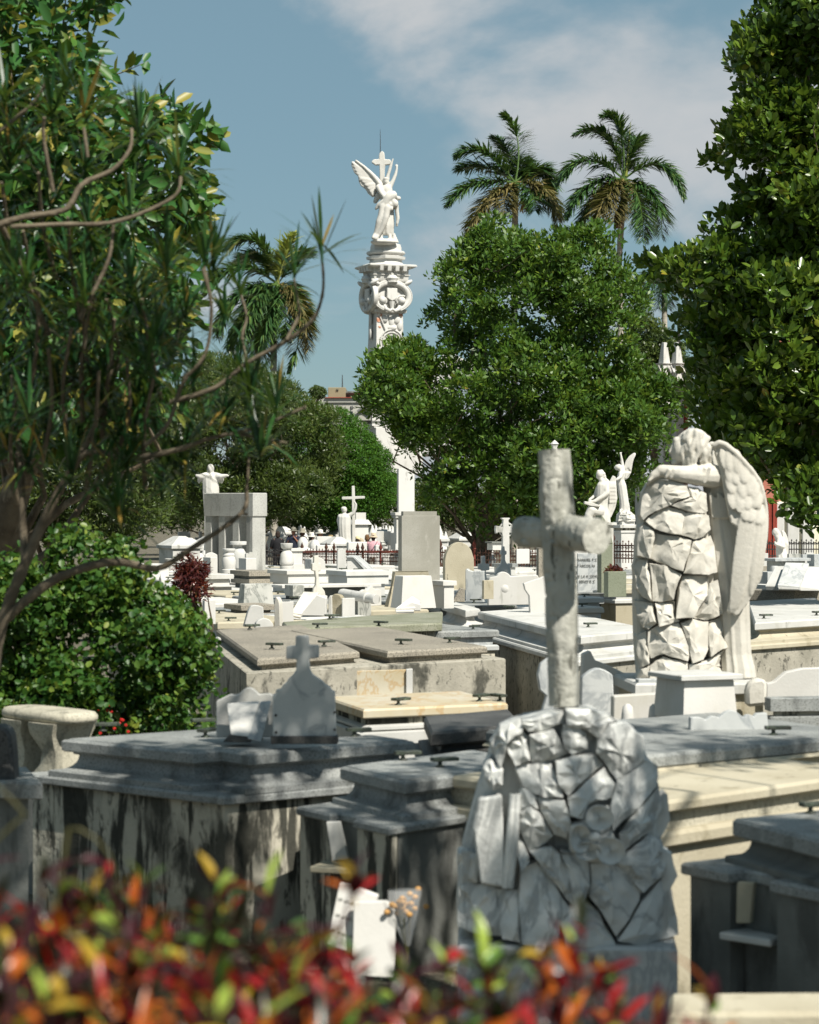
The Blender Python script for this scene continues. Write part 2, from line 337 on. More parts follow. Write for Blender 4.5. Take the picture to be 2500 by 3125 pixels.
iron = stone('black_iron', (0.022, 0.022, 0.022), (0.035, 0.03, 0.027), 5, bump=0.15, rough=0.6)
bronze = stone('green_bronze', (0.045, 0.06, 0.04), (0.03, 0.032, 0.025), 20, stains=[((0.12, 0.16, 0.11), 30, 0.56, 0.66, 1, 0.7)], bump=0.2, rough=0.55, spec=0.5)
barkm = stone('bark', (0.19, 0.15, 0.105), (0.11, 0.085, 0.06), 7, stains=[((0.32, 0.27, 0.2), 8, 0.56, 0.66, 0.4, 0.6)], bump=0.6, bscale=30, rough=0.9, spec=0.1)
barkp = stone('pale_bark', (0.17, 0.14, 0.10), (0.095, 0.078, 0.055), 9, stains=[((0.1, 0.08, 0.06), 14, 0.54, 0.64, 2.5, 0.7)], bump=0.6, bscale=30, rough=0.9, spec=0.1)
palmtrunk = stone('palm_trunk', (0.40, 0.37, 0.31), (0.32, 0.29, 0.24), 1.0, stains=[((0.2, 0.18, 0.14), 3.0, 0.5, 0.62, 6, 0.6)], bump=0.3, rough=0.9)
def flat(name, c, rough=0.8, spec=0.2, metal=0.0):
    m, t, b, o = new_mat(name)
    pos = nd(t, 'ShaderNodeNewGeometry').outputs['Position']
    t.links.new(mixc(t, rampf(t, noisef(t, pos, 9, 4), 0.3, 0.7), c, [x * 0.75 for x in c]), b.inputs['Base Color'])
    b.inputs['Roughness'].default_value = rough; b.inputs['Specular IOR Level'].default_value = spec; b.inputs['Metallic'].default_value = metal
    return m
ink = flat('engraved_letters', (0.10, 0.10, 0.09)); inkp = flat('worn_letters', (0.36, 0.36, 0.33))
skin = flat('skin', (0.46, 0.25, 0.17), 0.55); skin2 = flat('tanned_skin', (0.36, 0.17, 0.11), 0.55); skin3 = flat('dark_skin', (0.14, 0.07, 0.045), 0.5)
def leaf(name, cols, trans=0.28, rough=0.46, spec=0.4, tcol=None):
    m, t, b, o = new_mat(name)
    at = nd(t, 'ShaderNodeAttribute', attribute_name='rnd'); rp = nd(t, 'ShaderNodeValToRGB'); t.links.new(at.outputs['Fac'], rp.inputs[0])
    e = rp.color_ramp.elements
    while len(e) < len(cols): e.new(0.5)
    for i, (p, c) in enumerate(cols): e[i].position = p; e[i].color = c4(c)
    b.inputs['Roughness'].default_value = rough; b.inputs['Specular IOR Level'].default_value = spec
    t.links.new(rp.outputs[0], b.inputs['Base Color'])
    tr = nd(t, 'ShaderNodeBsdfTranslucent'); g = mixc(t, 0.5, rp.outputs[0], tcol or (0.2, 0.3, 0.03)); t.links.new(g, tr.inputs['Color'])
    ms = nd(t, 'ShaderNodeMixShader'); ms.inputs[0].default_value = trans
    t.links.new(b.outputs[0], ms.inputs[1]); t.links.new(tr.outputs[0], ms.inputs[2]); t.links.new(ms.outputs[0], o.inputs[0])
    return m
leaf_mid = leaf('leaf_mid_tree', [(0, (0.0234, 0.0599, 0.0072)), (0.5, (0.0523, 0.1197, 0.0122)), (0.85, (0.1053, 0.1795, 0.0184)), (0.97, (0.1988, 0.2394, 0.0289)), (1.0, (0.3509, 0.2394, 0.0361))])
leaf_right = leaf('leaf_right_tree', [(0, (0.0255, 0.0599, 0.0089)), (0.5, (0.0585, 0.1134, 0.0128)), (0.85, (0.117, 0.1795, 0.0216)), (0.96, (0.2222, 0.2274, 0.0289)), (1.0, (0.3275, 0.2035, 0.0289))], rough=0.3)
leaf_dark = leaf('leaf_dark_tree', [(0, (0.0249, 0.0462, 0.0096)), (0.6, (0.0559, 0.0874, 0.0178)), (1.0, (0.123, 0.1529, 0.037))], rough=0.42)
leaf_round = leaf('leaf_conifer', [(0, (0.0181, 0.0571, 0.0074)), (0.5, (0.0396, 0.1134, 0.0104)), (1.0, (0.0843, 0.2016, 0.0178))], rough=0.6, spec=0.2)
leaf_rubber = leaf('leaf_rubber_tree', [(0, (0.013, 0.054, 0.012)), (0.55, (0.033, 0.114, 0.02)), (0.8, (0.066, 0.156, 0.025)), (0.88, (0.154, 0.18, 0.03)), (1.0, (0.286, 0.24, 0.04))], rough=0.42, spec=0.4, trans=0.25)
leaf_bush = leaf('leaf_bush', [(0, (0.0129, 0.0472, 0.0083)), (0.45, (0.0316, 0.0945, 0.013)), (0.8, (0.0903, 0.1607, 0.0213)), (1.0, (0.2438, 0.274, 0.0426))], rough=0.45)
leaf_drac = leaf('leaf_dracaena', [(0, (0.0064, 0.0298, 0.0096)), (0.6, (0.016, 0.0638, 0.016)), (0.9, (0.048, 0.1105, 0.024)), (0.95, (0.192, 0.1615, 0.032)), (1.0, (0.28, 0.17, 0.04))], rough=0.35, trans=0.2)
leaf_palm = leaf('leaf_palm', [(0, (0.024, 0.065, 0.02)), (0.7, (0.048, 0.111, 0.03)), (1.0, (0.096, 0.156, 0.035))], rough=0.36, trans=0.15)
leaf_palm_old = leaf('leaf_palm_old', [(0, (0.08, 0.075, 0.025)), (0.6, (0.14, 0.12, 0.04)), (1.0, (0.22, 0.17, 0.06))], rough=0.5, trans=0.15)
leaf_palm_new = leaf('leaf_palm_new', [(0, (0.3, 0.34, 0.07)), (1.0, (0.45, 0.46, 0.13))], rough=0.4, trans=0.3)
leaf_maroon = leaf('leaf_maroon', [(0, (0.03, 0.01, 0.012)), (0.5, (0.08, 0.02, 0.018)), (0.85, (0.16, 0.05, 0.02)), (1.0, (0.06, 0.09, 0.02))], rough=0.35, tcol=(0.3, 0.05, 0.03))
CRO = {'maroon': (0.045, 0.006, 0.01), 'red': (0.30, 0.012, 0.012), 'orange': (0.42, 0.10, 0.01), 'yellow': (0.38, 0.25, 0.025), 'green': (0.10, 0.2, 0.03), 'lime': (0.3, 0.4, 0.06), 'dark': (0.018, 0.022, 0.008), 'pink': (0.45, 0.1, 0.1)}
cro_m = {k: leaf('croton_' + k, [(0, c), (1, c)], rough=0.3, trans=0.3, tcol=[min(1, x * 1.6) for x in c]) for k, c in CRO.items()}
stemr = flat('maroon_stem', (0.05, 0.02, 0.02)); stemg = flat('green_stem', (0.09, 0.13, 0.03)); redfl = flat('red_petals', (0.5, 0.02, 0.015), 0.5); dryfl = flat('dried_petals', (0.5, 0.28, 0.1)); dryred = flat('dried_red_leaves', (0.16, 0.035, 0.025))
glassm, _t, _b, _o = new_mat('cellophane'); _b.inputs['Roughness'].default_value = 0.1; _b.inputs['Base Color'].default_value = (0.8, 0.82, 0.82, 1); _b.inputs['Alpha'].default_value = 0.22
pane = flat('window_glass', (0.02, 0.024, 0.03), 0.1, 0.5)
lampglass = flat('frosted_glass', (0.7, 0.7, 0.66), 0.3)
# ------------------------------------------------------------------ ground
def sheet(name, x0, x1, y0, y1, z, mat):
    me = fast_mesh(name, [(x0, y0, z), (x1, y0, z), (x1, y1, z), (x0, y1, z)], [(0, 1, 2, 3)]); return tag(obj(name, me, mat), kind='structure')
sheet('ground', -700, 700, -60, 1600, 0.0, ground_m)
sheet('path', -60, 60, 78, 92, 0.004, road_m)

# ------------------------------------------------------------------ tomb kit
def V2(v): return (v[0], v[1])
def handle_mesh():
    """bronze lifting handle: small turned post carrying a flat oblong grip"""
    mb = MB(); mb.lathe([(0.034, 0), (0.036, 0.008), (0.018, 0.014), (0.013, 0.03), (0.022, 0.042), (0.01, 0.048)], n=10)
    for x0, y0, sx, sy in ((0, 0.03, 0.17, 0.02), (0, -0.03, 0.17, 0.02), (-0.085, 0, 0.025, 0.08), (0.085, 0, 0.025, 0.08), (0, 0, 0.05, 0.05)): mb.box((x0 + 0.035, y0, 0.055), (sx, sy, 0.026))
    return mb.mesh('handle', bevel=0.003)
HANDLE = handle_mesh(); HANDLE.materials.append(bronze)
def handle(parent, p, rz=0.0, s=1.0):
    o = bpy.data.objects.new('handle', HANDLE); COL.objects.link(o); o.parent = parent
    if parent.type == 'EMPTY': o.matrix_parent_inverse = Matrix.LocRotScale(parent.location, parent.rotation_euler, parent.scale).inverted()
    o.location = p; o.rotation_euler = (0, 0, rz); o.scale = (s * .85,) * 3
def quad(c, l, r, z, kl=1.0, kr=1.0):
    """plan of a slab whose near corner, left end and right end are seen at these photo points, on level z"""
    c, l, r = G(c, z), G(l, z), G(r, z); l = c + (l - c) * kl; r = c + (r - c) * kr
    return [V2(c), V2(r), V2(r + l - c), V2(l)]
def centre(poly): return (sum(p[0] for p in poly) / len(poly), sum(p[1] for p in poly) / len(poly), 0)
SLABP = lambda z0, z1, b=0.012: [(-b, z0), (0, z0 + b), (0, z1 - b * 1.6), (-b * 1.4, z1)]
def COVE(z0, z1, o0, o1):
    h = z1 - z0; q = [(o1, z0), (o1, z0 + h * .22)]
    for i in range(7): a = i / 6; q.append((o1 - .012 + (o0 - o1) * math.sin(a * 1.5708) ** .8, z0 + h * (.26 + .6 * (1 - math.cos(a * 1.5708)) * 1.0)))
    q += [(o0 + .012, z1 - h * .1), (o0 + .012, z1)]
    return q
def piece(root, name, poly, prof, mat, bevel=0.0, smooth=35):
    return obj(name, MB().profile(poly, prof).mesh(name, bevel=bevel, smooth=smooth), mat, root)
def tomb(label, poly, z, h_slab, mats, cove=0.16, ledge=0.07, out=0.10, ledge_out=0.09, base_in=0.05, handles=(), group=None, name='tomb', base_poly=None):
    """z: top of slab.  From the top: slab, cove moulding, ledge, base wall"""
    sm, cm, lm, bm_ = mats; root = thing(name, label, 'tomb', centre(poly), group=group)
    s = piece(root, 'slab', poly, SLABP(z - h_slab, z), sm); zz = z - h_slab
    if cove: piece(root, 'moulding', poly, COVE(zz - cove, zz, -0.07, out - .06), cm, smooth=50); zz -= cove
    if ledge: piece(root, 'ledge', base_poly or poly, SLABP(zz - ledge, zz), lm) if base_poly else piece(root, 'ledge', offset_poly(ccw(poly), ledge_out), SLABP(zz - ledge, zz), lm); zz -= ledge
    bp = base_poly or offset_poly(ccw(poly), ledge_out)
    piece(root, 'base', bp, [(-base_in, -0.02), (-base_in, zz)], bm_)
    for hd in handles: handle(root, G(hd[:2], z), hd[2] if len(hd) > 2 else 0.3, hd[3] if len(hd) > 3 else 1.0)
    return root

# ------------------------------------------------------------------ front left double tomb
def front_tomb():
    zl, zt = 0.92, 1.17
    root = thing('double_tomb', 'big grey double tomb with black-streaked walls at the left front', 'tomb', G(A7(905, 835), zl).xy.to_3d())
    c, l, r = G(A7(905, 838), zl), G(A7(80, 742), zl), G(A7(1425, 793), zl); r = c + (r - c) * 1.75; back = l + (r - c)
    led = [V2(c), V2(r), V2(back), V2(l)]
    piece(root, 'ledge', led, SLABP(zl - 0.055, zl, .008), granite2)
    # the wall in three lengths with open joints
    w = offset_poly(ccw(led), -0.055); piece(root, 'wall', w, [(0, -0.02), (0, zl - 0.055)], concrete)
    cB, lB, rB = G(A7(1005, 660), zt), G(A7(838, 634), zt), G(A7(1680, 608), zt)
    sB = [V2(cB), V2(rB), V2(rB + (lB - cB)), V2(lB)]
    lA, cA = G(A7(250, 600), zt), G(A7(790, 652), zt); cA = lA + (cA - lA) * 0.985; dr = (rB - cB) * 0.98
    sA = [V2(cA), V2(cA + dr), V2(lA + dr), V2(lA)]
    for nm, s, z in (('a', sA, zt - .003), ('b', sB, zt)):
        sl = piece(root, 'slab', s, [(-.012, z - .085), (0, z - .075), (0, z - .02), (-.012, z - .008), (-.03, z - .008), (-.034, z)], granite2)
        piece(root, 'moulding', s, COVE(zl, z - .085, -.06, .055), granite2, smooth=50)
        if nm == 'a':
            for p, a in ((A7(418, 572), .2), (A7(832, 597), 1.0), (A7(805, 555), .4)): handle(root, G(p, z), a)
        else:
            for p, a in ((A7(1050, 606), .3), (A7(1435, 594), .2)): handle(root, G(p, z), a)
    return zt
ZF = front_tomb()

# headstone with a cross on top, seen from behind, and its neighbours on the front slab
def extr(S, pts, d, th, name, mat, parent=None, bevel=.006, rz=0.0, label=None, cat=None):
    """an upright stone of this outline, th metres thick, turned by rz about its own middle"""
    v = [S.p(x, y, 0) for x, y in pts]; cx = (min(q.x for q in v) + max(q.x for q in v)) / 2; y0 = S.D + d
    c, s = math.cos(rz), math.sin(rz); k = 1 / max(.3, c)
    fr = [Vector((cx + (q.x - cx) * k * c, y0 + (q.x - cx) * k * s, q.z)) for q in v]; bk = Vector((-s * th, c * th, 0))
    mb = MB().plate(fr, bk); me = mb.mesh(name, bevel=bevel, smooth=30)
    o = obj(name, me, mat, parent)
    if label: tag(o, label, cat or 'headstone')
    return o
def arc(x0, y0, x1, y1, up, n=7):
    """points from (x0,y0) to (x1,y1) bulging upwards by up px"""
    return [(x0 + (x1 - x0) * i / n, y0 + (y1 - y0) * i / n - up * math.sin(math.pi * i / n)) for i in range(n + 1)]
S = Sc(B7, 14.35)
hs = thing('cross_headstone', 'grey marble headstone topped by a small cross, on the front double tomb', 'headstone', S.p(540, 920))
cr = [(350, 920), (350, 650), (367, 648), (368, 622), (395, 620), (410, 595), (432, 580), (440, 560), (470, 535), (487, 505), (490, 445), (428, 443), (430, 370), (484, 365), (484, 308), (560, 307), (562, 362), (620, 363), (621, 436), (565, 442), (567, 500), (580, 530), (610, 552), (640, 572), (655, 590), (680, 604), (694, 615), (695, 628), (714, 632), (722, 920)]
extr(S, cr, 0, .05, 'slab', greym, hs)
obj('foot', MB().box(S.p(536, 915, .03) , (.42, .12, .05)).mesh('foot', bevel=.006), darkg, hs)
for x, y in ((368, 772), (370, 872), (712, 755), (713, 856)): obj('bolt', MB().lathe([(.008, 0), (.008, .008), (.003, .01)], n=8, M=Matrix.Translation(S.p(x, y, 0)) @ Matrix.Rotation(R(90), 4, 'X')).mesh('bolt'), iron, hs)
S = Sc(B7, 14.75)
extr(S, [(20, 900), (20, 690), (40, 680), (100, 650), (130, 655)] + arc(150, 650, 270, 650, 40) + [(290, 648), (330, 645), (360, 660), (360, 900)], 0, .06, 'scroll_headstone', white, label='low white headstone with scalloped top behind the marble book, front double tomb')
bk = thing('marble_book', 'open white marble book leaning beside the cross headstone', 'stone book', S.p(190, 900, -.2))
mb = MB(); a, b_, c_, d_ = S.p(90, 705, -.12), S.p(280, 690, -.14), S.p(230, 870, -.32), S.p(125, 860, -.3)
obj('page', MB().plate([a, b_, c_, d_], (0, .03, .012)).mesh('page', bevel=.004), white2, bk)
a, b_, c_, d_ = S.p(285, 692, -.14), S.p(345, 690, -.1), S.p(300, 900, -.3), S.p(222, 880, -.33)
obj('page', MB().plate([a, b_, c_, d_], (0, .03, .012)).mesh('page', bevel=.004), greym, bk)
obj('rest', MB().plate([S.p(80, 900, -.3), S.p(120, 858, -.3), S.p(250, 870, -.3), S.p(240, 905, -.3)], (0, .2, 0)).mesh('rest', bevel=.004), darkg, bk)

# ------------------------------------------------------------------ second, dark tomb with a niche, and what stands before it
def niche_tomb():
    zl, zt = 0.88, 1.11
    c, l, r = G(A8(45, 508), zt), G(A7(1378, 712), zt), G(A8(380, 462), zt); r = c + (r - c) * 1.7
    sl = [V2(c), V2(r), V2(r + (l - c)), V2(l)]
    root = thing('niche_tomb', 'dark grey tomb with a marble-shelved niche, left of the rock monument', 'tomb', (c.x, c.y, 0))
    piece(root, 'slab', sl, [(-.012, zt - .085), (0, zt - .075), (0, zt - .02), (-.012, zt - .008), (-.03, zt - .008), (-.034, zt)], granite2)
    piece(root, 'moulding', sl, COVE(zl, zt - .085, -.06, .04), granite2, smooth=50)
    c2, l2 = G(A7(1575, 962), zl), G(A7(1200, 878), zl); r2 = c2 + (r - c); u = (l2 - c2)
    n1, n2 = c2 + u * .37, c2 + u * .62; inn = (r2 - c2).normalized() * .09
    n1b = n1 + inn
    piece(root, 'ledge', [V2(c2), V2(r2), V2(r2 + u), V2(l2), V2(n2), V2(n2 + inn), V2(n1 + inn), V2(n1)], SLABP(zl - .05, zl, .008), granite2)
    piece(root, 'wall', offset_poly(ccw([V2(c2 + inn * .8), V2(r2), V2(r2 + u), V2(l2 + inn * .8)]), -.03), [(0, -.02), (0, zl - .05)], greyc)
    for k in ((0, .37), (.62, 1.0)):                               # corner piers either side of the niche
        a, b_ = c2 + u * k[0], c2 + u * k[1]; piece(root, 'pier', offset_poly(ccw([V2(a), V2(a + inn * 1.2), V2(b_ + inn * 1.2), V2(b_)]), -.02), [(0, -.02), (0, zl - .05)], concrete)
    S_ = Sc(A7, 13.4)
    a = [S_.p(1320, 940), S_.p(1375, 938), S_.p(1410, 1090), S_.p(1345, 1098)]
    obj('leaning_tablet', MB().plate(a, (0.01, .025, 0)).mesh('tablet', bevel=.004), white, root)
    a = [S_.p(1300, 1118), S_.p(1330, 1092), S_.p(1510, 1108), S_.p(1505, 1150), S_.p(1480, 1160), S_.p(1305, 1135)]
    obj('shelf', MB().box(S_.p(1405, 1128), (.38, .22, .035), rz=-.35).mesh('shelf', bevel=.006), plaster, root)
    for p, a in ((A7(1632, 690), .2), (A8(190, 452), .35)): handle(root, G(p, zt), a)
niche_tomb()
S = Sc(A7, 11.6)
def tablet(label, pts, d, th, mat, lines=0, tilt=0.0):
    root = thing('marble_tablet', label, 'tablet', S.p(*pts[0]))
    v = [S.p(x, y, d + tilt * (1 - (y - min(q[1] for q in pts)) / 300)) for x, y in pts]
    obj('slab', MB().plate(v, (0.01, th, .004)).mesh('tablet', bevel=.005), mat, root)
    for i in range(lines):
        t = (i + 1) / (lines + 1); a = v[0].lerp(v[-1], t); b_ = v[1].lerp(v[2], t)
        for j in range(5):
            q = a.lerp(b_, .12 + .15 * j + .02 * (i % 2)); obj('lettering', MB().box(q + Vector((0, -.003, 0)), (.022, .002, .014)).mesh('l'), inkp, root)
    return root
tablet('tilted white marble tablet with worn lettering, leaning by the dark tomb', [(1372, 1198), (1528, 1250), (1470, 1490), (1320, 1440)], 0, .03, white2, 3, .1)
tablet('rounded white marble tablet beside the dried bouquet', [(1432, 1265), (1560, 1262), (1592, 1285), (1600, 1330), (1590, 1560), (1425, 1550)], -.08, .03, white2, 0, .08)
bq = thing('dried_bouquet', 'dried orange flower bouquet in clear cellophane by the white tablets', 'bouquet', S.p(1640, 1420))
g = np.random.default_rng(3); mb = MB()
for i in range(26): mb.ell(S.p(1640 + g.normal(0, 26), 1275 + g.normal(0, 24), g.normal(0, .04)), (.017, .017, .014), None, 7, 5)
obj('flower_heads', mb.mesh('fl'), dryfl, bq, kind='stuff')
mb = MB(); top = [S.p(1640 + 70 * math.cos(a), 1215 + 18 * math.sin(a), .09 * math.sin(a)) for a in np.linspace(0, 6.283, 15)[:-1]]; bot = [S.p(1650 + 12 * math.cos(a), 1440, .02 * math.sin(a)) for a in np.linspace(0, 6.283, 15)[:-1]]
mid = [S.p(1638 + 66 * math.cos(a), 1300, .08 * math.sin(a)) for a in np.linspace(0, 6.283, 15)[:-1]]
obj('wrapping', MB().rings([bot, mid, top], cap=False).mesh('wrap', smooth=180), glassm, bq)
mb = MB()
for i in range(8): mb.tube([S.p(1650 + g.normal(0, 4), 1500, 0), S.p(1640 + g.normal(0, 20), 1290, g.normal(0, .03))], .003, 4)
obj('stalks', mb.mesh('st'), leaf_palm_old, bq, kind='stuff')

# ------------------------------------------------------------------ left edge: fragment of a tomb, and the bench
S = Sc(C8, 13.2)
zc = G(C8(322, 790), 0.8)
lt = thing('tomb', 'grey tomb cut off by the left edge of the picture', 'tomb', (zc.x - .5, zc.y, 0))
c, r, l = S.p(322, 800), S.p(322, 800) + Vector((-.22, .8, 0)), S.p(-300, 770) + Vector((0, .1, 0))
c.z = r.z = l.z = 0
pl = [V2(c), V2(r), V2(r + (l - c)), V2(l)]; zt = S.p(0, 760).z
piece(lt, 'ledge', pl, SLABP(zt - .1, zt, .008), granite2); piece(lt, 'base', offset_poly(ccw(pl), -.07), [(0, -.02), (0, zt - .1)], greyc)
S = Sc(C8, 13.35)
extr(S, [(-160, 770), (-160, 380), (-40, 330), (30, 340), (80, 390), (95, 520), (108, 770)], 0, .2, 'dark_headstone', darkg, bevel=.02, label='blackened rounded headstone cut off at the left edge')
def bench():
    S_ = Sc(C8, 16.5); z = 1.25; root = thing('stone_bench', 'weathered pale stone bench with curved legs at the left', 'bench', S_.p(360, 700))
    a, b_ = G(C8(150, 178), z), G(C8(600, 228), z); ax = (b_ - a); Lh = ax.length / 2; cen = (a + b_) / 2; u = ax.normalized(); v = Vector((-u.y, u.x, 0))
    out = []
    for i in range(28):
        q = 2 * math.pi * i / 28; cxx, syy = math.cos(q), math.sin(q); ex = .55
        out.append(cen + u * (abs(cxx) ** ex * math.copysign(1, cxx) * (Lh + .07)) + v * (abs(syy) ** ex * math.copysign(1, syy) * .19 * (1 + .0 * i)))
    pl_ = [V2(p) for p in out]
    piece(root, 'seat', pl_, [(-.05, z - .085), (-.012, z - .075), (0, z - .055), (.0, z - .03), (-.02, z - .006), (-.05, z)], weather, smooth=60)
    zb = S_.p(0, 705).z
    for s, w in ((-.55, .11), (.45, .13)):
        cc = cen + u * Lh * s; rs = []
        for t, k, sh in ((0, 1.25, -.02), (.12, 1.2, -.01), (.3, .9, .02), (.5, .78, .02), (.62, .95, 0), (.8, 1.3, -.02), (.92, 1.45, -.01), (1, 1.5, 0)):
            zz = zb + (z - .08 - zb) * t; o = cc + u * sh
            rs.append([(o + u * (x * w * k * .8) + v * (y * .15 * (k * .5 + .5))) + Vector((0, 0, zz - o.z)) for x, y in ((-1, -1), (-.3, -1.12), (.3, -1.12), (1, -1), (1.1, 0), (1, 1), (-1, 1), (-1.1, 0))])
        obj('leg', MB().rings(rs).mesh('leg', smooth=60), weather, root)
    pf = thing('stone_plinth', 'low cement plinth under the stone bench', 'plinth', (cen.x, cen.y, 0)); piece(pf, 'block', offset_poly(ccw(pl_), .15), [(0, -.02), (0, zb)], greyc)
bench()

# ------------------------------------------------------------------ rock piles
def rock(S, pts, cx, hw, bulge, d0, proud, g, back=.16, shrink=1.012, cy=None):
    """one rough stone of this outline, chipped facets, wrapped on a bulging pile"""
    pts = [np.array(p, float) for p in pts]; c = sum(pts) / len(pts); ring = []
    for i in range(len(pts)):
        a, b_ = pts[i], pts[(i + 1) % len(pts)]; ring += [a, a + (b_ - a) * .5 + g.normal(0, .018 * np.linalg.norm(b_ - a), 2)]
    ring = [c + (p - c) * shrink for p in ring]; dep = lambda x: d0 + bulge * (1 - math.sqrt(max(0, 1 - min(1, abs(x - cx) / hw) ** 2)))
    mk = lambda sc, off, j: [S.p(*(c + (p - c) * sc + g.normal(0, j, 2)), dep(p[0]) + off + g.normal(0, abs(proud) * .1)) for p in ring]
    k = np.mean([np.linalg.norm(p - c) for p in ring])
    # vertical tilt: upper part leans back a little so that tops catch the light
    tx, ty = g.normal(0, .32, 2) * proud / k; til = lambda p: tx * (p[0] - c[0]) + ty * (p[1] - c[1]) + .25 * proud * (p[1] - c[1]) / -k
    def lay(sc, off, j, jd): return [S.p(*(c + (p - c) * sc + g.normal(0, j, 2)), dep(p[0]) + off + til(c + (p - c) * sc) + g.normal(0, jd)) for p in ring]
    r0 = [S.p(*p, dep(p[0]) + back) for p in ring]; r1 = [S.p(*p, dep(p[0]) - proud * .12) for p in ring]; r2 = lay(.975, -proud * .55, k * .008, abs(proud) * .08); r3 = lay(.58, -proud * .88, k * .05, abs(proud) * .13)
    cen = c + g.normal(0, k * .12, 2); mb = MB(); n = len(ring)
    mb.rings([r0, r1, r2, r3], cap=False); b0 = 3 * n; mb.v.append(tuple(S.p(*cen, dep(cen[0]) - proud * g.uniform(.85, 1.1)))); q = len(mb.v) - 1
    mb.f += [(b0 + i, b0 + (i + 1) % n, q) for i in range(n)]; mb.f.append(tuple(range(n - 1, -1, -1)))
    me = mb.mesh('stone', fix=True)
    bm = bmesh.new(); bm.from_mesh(me); bmesh.ops.triangulate(bm, faces=[f for f in bm.faces if len(f.verts) == 4])
    bmesh.ops.subdivide_edges(bm, edges=list(bm.edges), cuts=2, use_grid_fill=True); sd = Vector(g.uniform(-9, 9, 3)); am = abs(proud)
    for v in bm.verts:
        w = v.co + sd; v.co += Vector((mnoise.noise(w * 9), mnoise.noise(w * 9 + Vector((7, 3, 1))) * 1.3, mnoise.noise(w * 9 + Vector((1, 8, 5))))) * am * .16 + Vector((0, mnoise.noise(w * 27) * am * .14, mnoise.noise(w * 31) * am * .1))
    bmesh.ops.recalc_face_normals(bm, faces=bm.faces); bm.to_mesh(me); bm.free(); me.polygons.foreach_set('use_smooth', [True] * len(me.polygons)); me.set_sharp_from_angle(angle=R(24))
    return me
def rock_monument():
    D = 11.2; S = Sc(C7, D); g = np.random.default_rng(21)
    root = thing('rock_cross_monument', 'grey rock-pile monument carrying a log-shaped cross, carved flower on its front', 'monument', Vector((S.p(760, 0).x, D + .15, 0)))
    st = [[(440, 110), (600, 60), (735, 40), (730, 130), (650, 160), (480, 190), (430, 150)], [(742, 35), (900, 22), (1030, 70), (1110, 120), (1040, 130), (960, 230), (885, 185), (800, 148), (740, 130)],
          [(720, 140), (800, 152), (882, 195), (890, 310), (780, 340), (730, 280), (705, 210)], [(1042, 132), (1180, 140), (1290, 240), (1297, 390), (1180, 470), (1090, 520), (1040, 430), (945, 330), (962, 240)],
          [(225, 270), (290, 160), (420, 100), (440, 150), (440, 195), (340, 220), (330, 300), (300, 440), (240, 350)], [(340, 222), (450, 192), (482, 230), (495, 390), (390, 420), (340, 330)],
          [(490, 200), (650, 165), (700, 260), (760, 332), (640, 400), (510, 395), (490, 300)], [(670, 390), (800, 350), (940, 343), (1002, 420), (860, 530), (750, 630), (690, 540)],
          [(750, 642), (880, 535), (1012, 440), (1080, 540), (1060, 640), (970, 665), (900, 690), (860, 790), (765, 760)], [(390, 442), (520, 402), (645, 410), (682, 520), (722, 640), (620, 640), (540, 622), (440, 560)],
          [(175, 440), (230, 370), (310, 450), (300, 560), (240, 600), (190, 530)], [(1100, 522), (1300, 400), (1390, 450), (1395, 575), (1250, 720), (1060, 862), (1050, 700), (1088, 600)],
          [(1252, 730), (1400, 580), (1418, 740), (1350, 880), (1140, 1022), (1112, 900), (1180, 800)], [(545, 632), (722, 650), (762, 750), (772, 820), (742, 930), (660, 900), (562, 740)],
          [(420, 742), (490, 692), (560, 750), (650, 905), (600, 960), (480, 1000), (412, 850)], [(490, 1012), (640, 990), (702, 1040), (770, 1200), (798, 1388), (740, 1340), (620, 1180)],
          [(705, 1012), (890, 1042), (905, 1250), (870, 1340), (795, 1388), (765, 1200)], [(912, 1092), (1082, 1100), (1272, 1290), (1260, 1370), (1090, 1602), (1010, 1480), (905, 1322)],
          [(1092, 1100), (1310, 922), (1430, 980), (1472, 1120), (1400, 1230), (1282, 1310)], [(1100, 1632), (1280, 1382), (1440, 1222), (1510, 1330), (1552, 1640), (1300, 1665)],
          [(880, 1352), (960, 1440), (1060, 1602), (1085, 1662), (740, 1672), (700, 1510), (795, 1400)], [(432, 1132), (540, 1092), (622, 1190), (702, 1300), (772, 1420), (690, 1520), (690, 1660), (430, 1640), (420, 1300)],
          [(0, 1062), (60, 1030), (130, 1040), (140, 1240), (60, 1270), (0, 1262)], [(0, 1282), (140, 1252), (262, 1280), (300, 1600), (160, 1620), (0, 1570)], [(265, 1282), (420, 1292), (428, 1640), (305, 1620)],
          [(412, 640), (442, 572), (540, 632), (560, 740), (490, 690), (420, 740)], [(860, 800), (1045, 700), (1050, 860), (1130, 1020), (1080, 1095), (900, 1085), (770, 1010), (760, 830)],
          [(412, 850), (480, 1002), (490, 1090), (430, 1130), (400, 1000)]]
    for p in st: obj('stone', rock(S, p, 740, 830, .30, 0, .056, g), rockm, root)
    # core behind, so that the pile is solid all round; rougher stones at the back
    core = [(40, 1640), (30, 1080), (140, 640), (210, 420), (270, 220), (440, 110), (740, 60), (1060, 110), (1260, 240), (1370, 470), (1380, 740), (1430, 1000), (1490, 1330), (1510, 1640)]
    obj('core', MB().plate([S.p(x, y, .02 + .30 * (1 - math.sqrt(max(0, 1 - min(1, abs(x - 740) / 830) ** 2)))) for x, y in core], (0, .34, 0)).mesh('core', bevel=.03), rockm, root)
    for p in st[::2]: obj('stone', rock(Sc(C7, D + .42), p, 740, 830, -.2, 0, -.06, g, back=-.2), rockm, root)
    # scroll tablet on the left
    sc = [(150, 640), (400, 610), (412, 640), (345, 1262), (150, 1240), (95, 860)]
